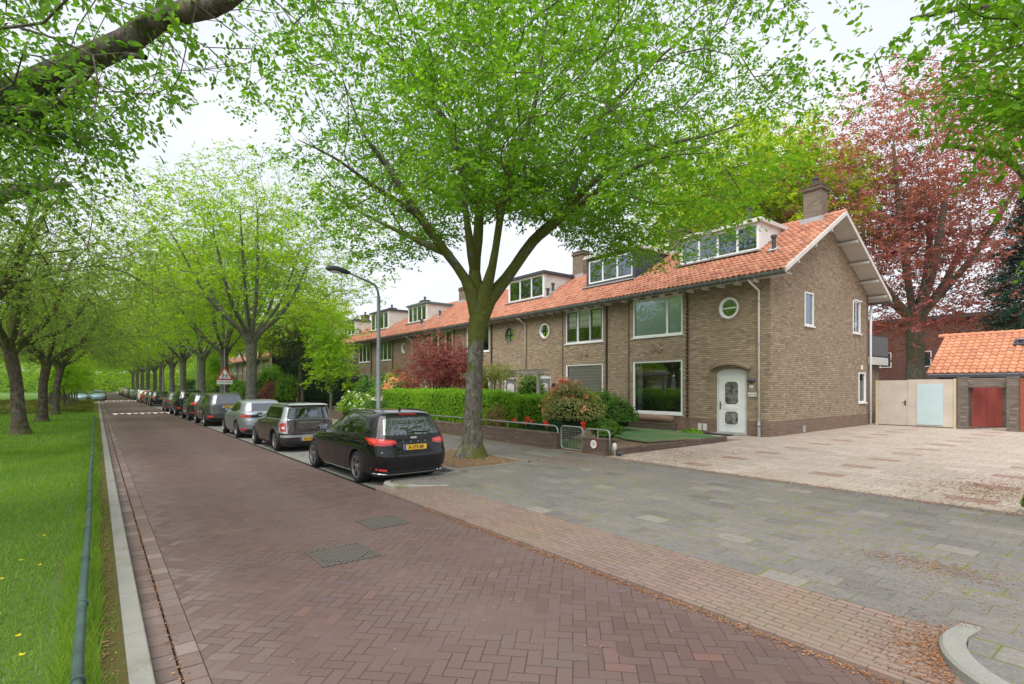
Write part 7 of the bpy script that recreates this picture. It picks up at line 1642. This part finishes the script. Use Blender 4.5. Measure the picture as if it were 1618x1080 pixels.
Vs = [litter(2600, lambda r_, n: np.stack([r_.uniform(-7.5, -.5, n) ** 1 * 1.0, YR - .02 - np.abs(r_.normal(0, .05, n))], -1), .002, .014, 1),
      litter(1900, lambda r_, n: np.stack([-.95 - np.abs(r_.normal(0, .22, n)), 4.75 + r_.normal(0, .25, n).clip(-.5, .6)], -1), gz_, .013, 2),
      litter(700, lambda r_, n: np.stack([r_.normal(-1.75, .35, n), 6.75 + r_.normal(0, .16, n)], -1), gz_, .015, 3),
      litter(350, lambda r_, n: np.stack([r_.normal(-1.3, .6, n), 5.9 + r_.normal(0, .5, n)], -1), gz_, .013, 4),
      litter(2600, lambda r_, n: np.stack([r_.uniform(-9.3, -1, n), 10.35 + r_.normal(0, .12, n)], -1), gz_, .018, 5),
      litter(2600, lambda r_, n: np.stack([r_.normal(-8.4, .9, n), 12.2 + r_.normal(0, 1.3, n)], -1), gz_, .022, 6),
      litter(1800, lambda r_, n: np.stack([r_.normal(-2.2, .5, n), 12.3 + r_.normal(0, .9, n)], -1), gz_, .024, 7),
      litter(1400, lambda r_, n: np.stack([r_.normal(-9.6, .5, n), 9.0 + r_.normal(0, .5, n)], -1), gz_, .018, 8),
      litter(1600, lambda r_, n: np.stack([r_.uniform(-9.5, -1, n), r_.uniform(4.3, 10, n)], -1), gz_, .014, 9),
      litter(1800, lambda r_, n: np.stack([r_.uniform(-16, -1, n), r_.uniform(.8, 4.1, n)], -1), .002, .011, 10),
      litter(1300, lambda r_, n: np.stack([r_.uniform(-14, -2, n), .455 + r_.normal(0, .03, n)], -1), -.01, .013, 11),
      litter(2400, lambda r_, n: np.stack([r_.uniform(-12, -2, n), -.02 + r_.normal(0, .08, n).clip(-.3, .13)], -1), .05, .016, 12),
      litter(2600, lambda r_, n: np.stack([r_.uniform(-13.2, -10.1, n), r_.uniform(6.5, 8.2, n)], -1), gz_, .026, 13)]
V = np.concatenate(Vs); F = np.arange(len(V) // 4)[:, None] * 4 + np.array([[0, 1, 2, 3]])
o = np_obj('fallen_bud_scales', V, F, M['litter']); o['kind'] = 'stuff'; o['label'] = 'orange brown fallen bud scales drifted along kerbs and paving'
# distant mass of trees  closing the view
rng = np.random.RandomState(99); C = []; D = []
for (x0, x1, y0, y1, h) in [(-260, -200, -30, 40, 13), (-250, -110, 26, 50, 12), (-250, -90, -60, -36, 14), (-90, -20, -70, -50, 12), (-110, -68, 34, 60, 10)]:
    n_ = 6000; q = np.stack([rng.uniform(x0, x1, n_), rng.uniform(y0, y1, n_), rng.uniform(0, 1, n_)], -1); q[:, 2] = q[:, 2] ** .7 * (h + 3 * np.sin(q[:, 0] * .3) * np.cos(q[:, 1] * .25)); C.append(q)
C = np.concatenate(C); D = norm(rng.normal(0, 1, C.shape))
o = leaves_mesh('far_woodland', M['leaf_elm2'], None, C, D, .60, rng, 9, 1.8, droop=.2, simple=True, widen=1.3); o['kind'] = 'stuff'; o['label'] = 'distant mass of green trees closing the view beyond the houses'

# ================================================================== AIR
b = MB(); b.box(-440, 70, -110, 110, -1.2, 30)
o = b.build('haze', M['dark']); o['kind'] = 'stuff'; o['label'] = 'thin pale haze in the air along the avenue'
hm = bpy.data.materials.new('haze_air'); hm.use_nodes = True; hm.node_tree.nodes.clear()
v = hm.node_tree.nodes.new('ShaderNodeVolumePrincipled'); v.inputs['Density'].default_value = 0.0002; v.inputs['Color'].default_value = (0.92, 0.96, 1.0, 1); v.inputs['Anisotropy'].default_value = 0.2
oo = hm.node_tree.nodes.new('ShaderNodeOutputMaterial'); hm.node_tree.links.new(v.outputs[0], oo.inputs['Volume']); o.data.materials.clear(); o.data.materials.append(hm)
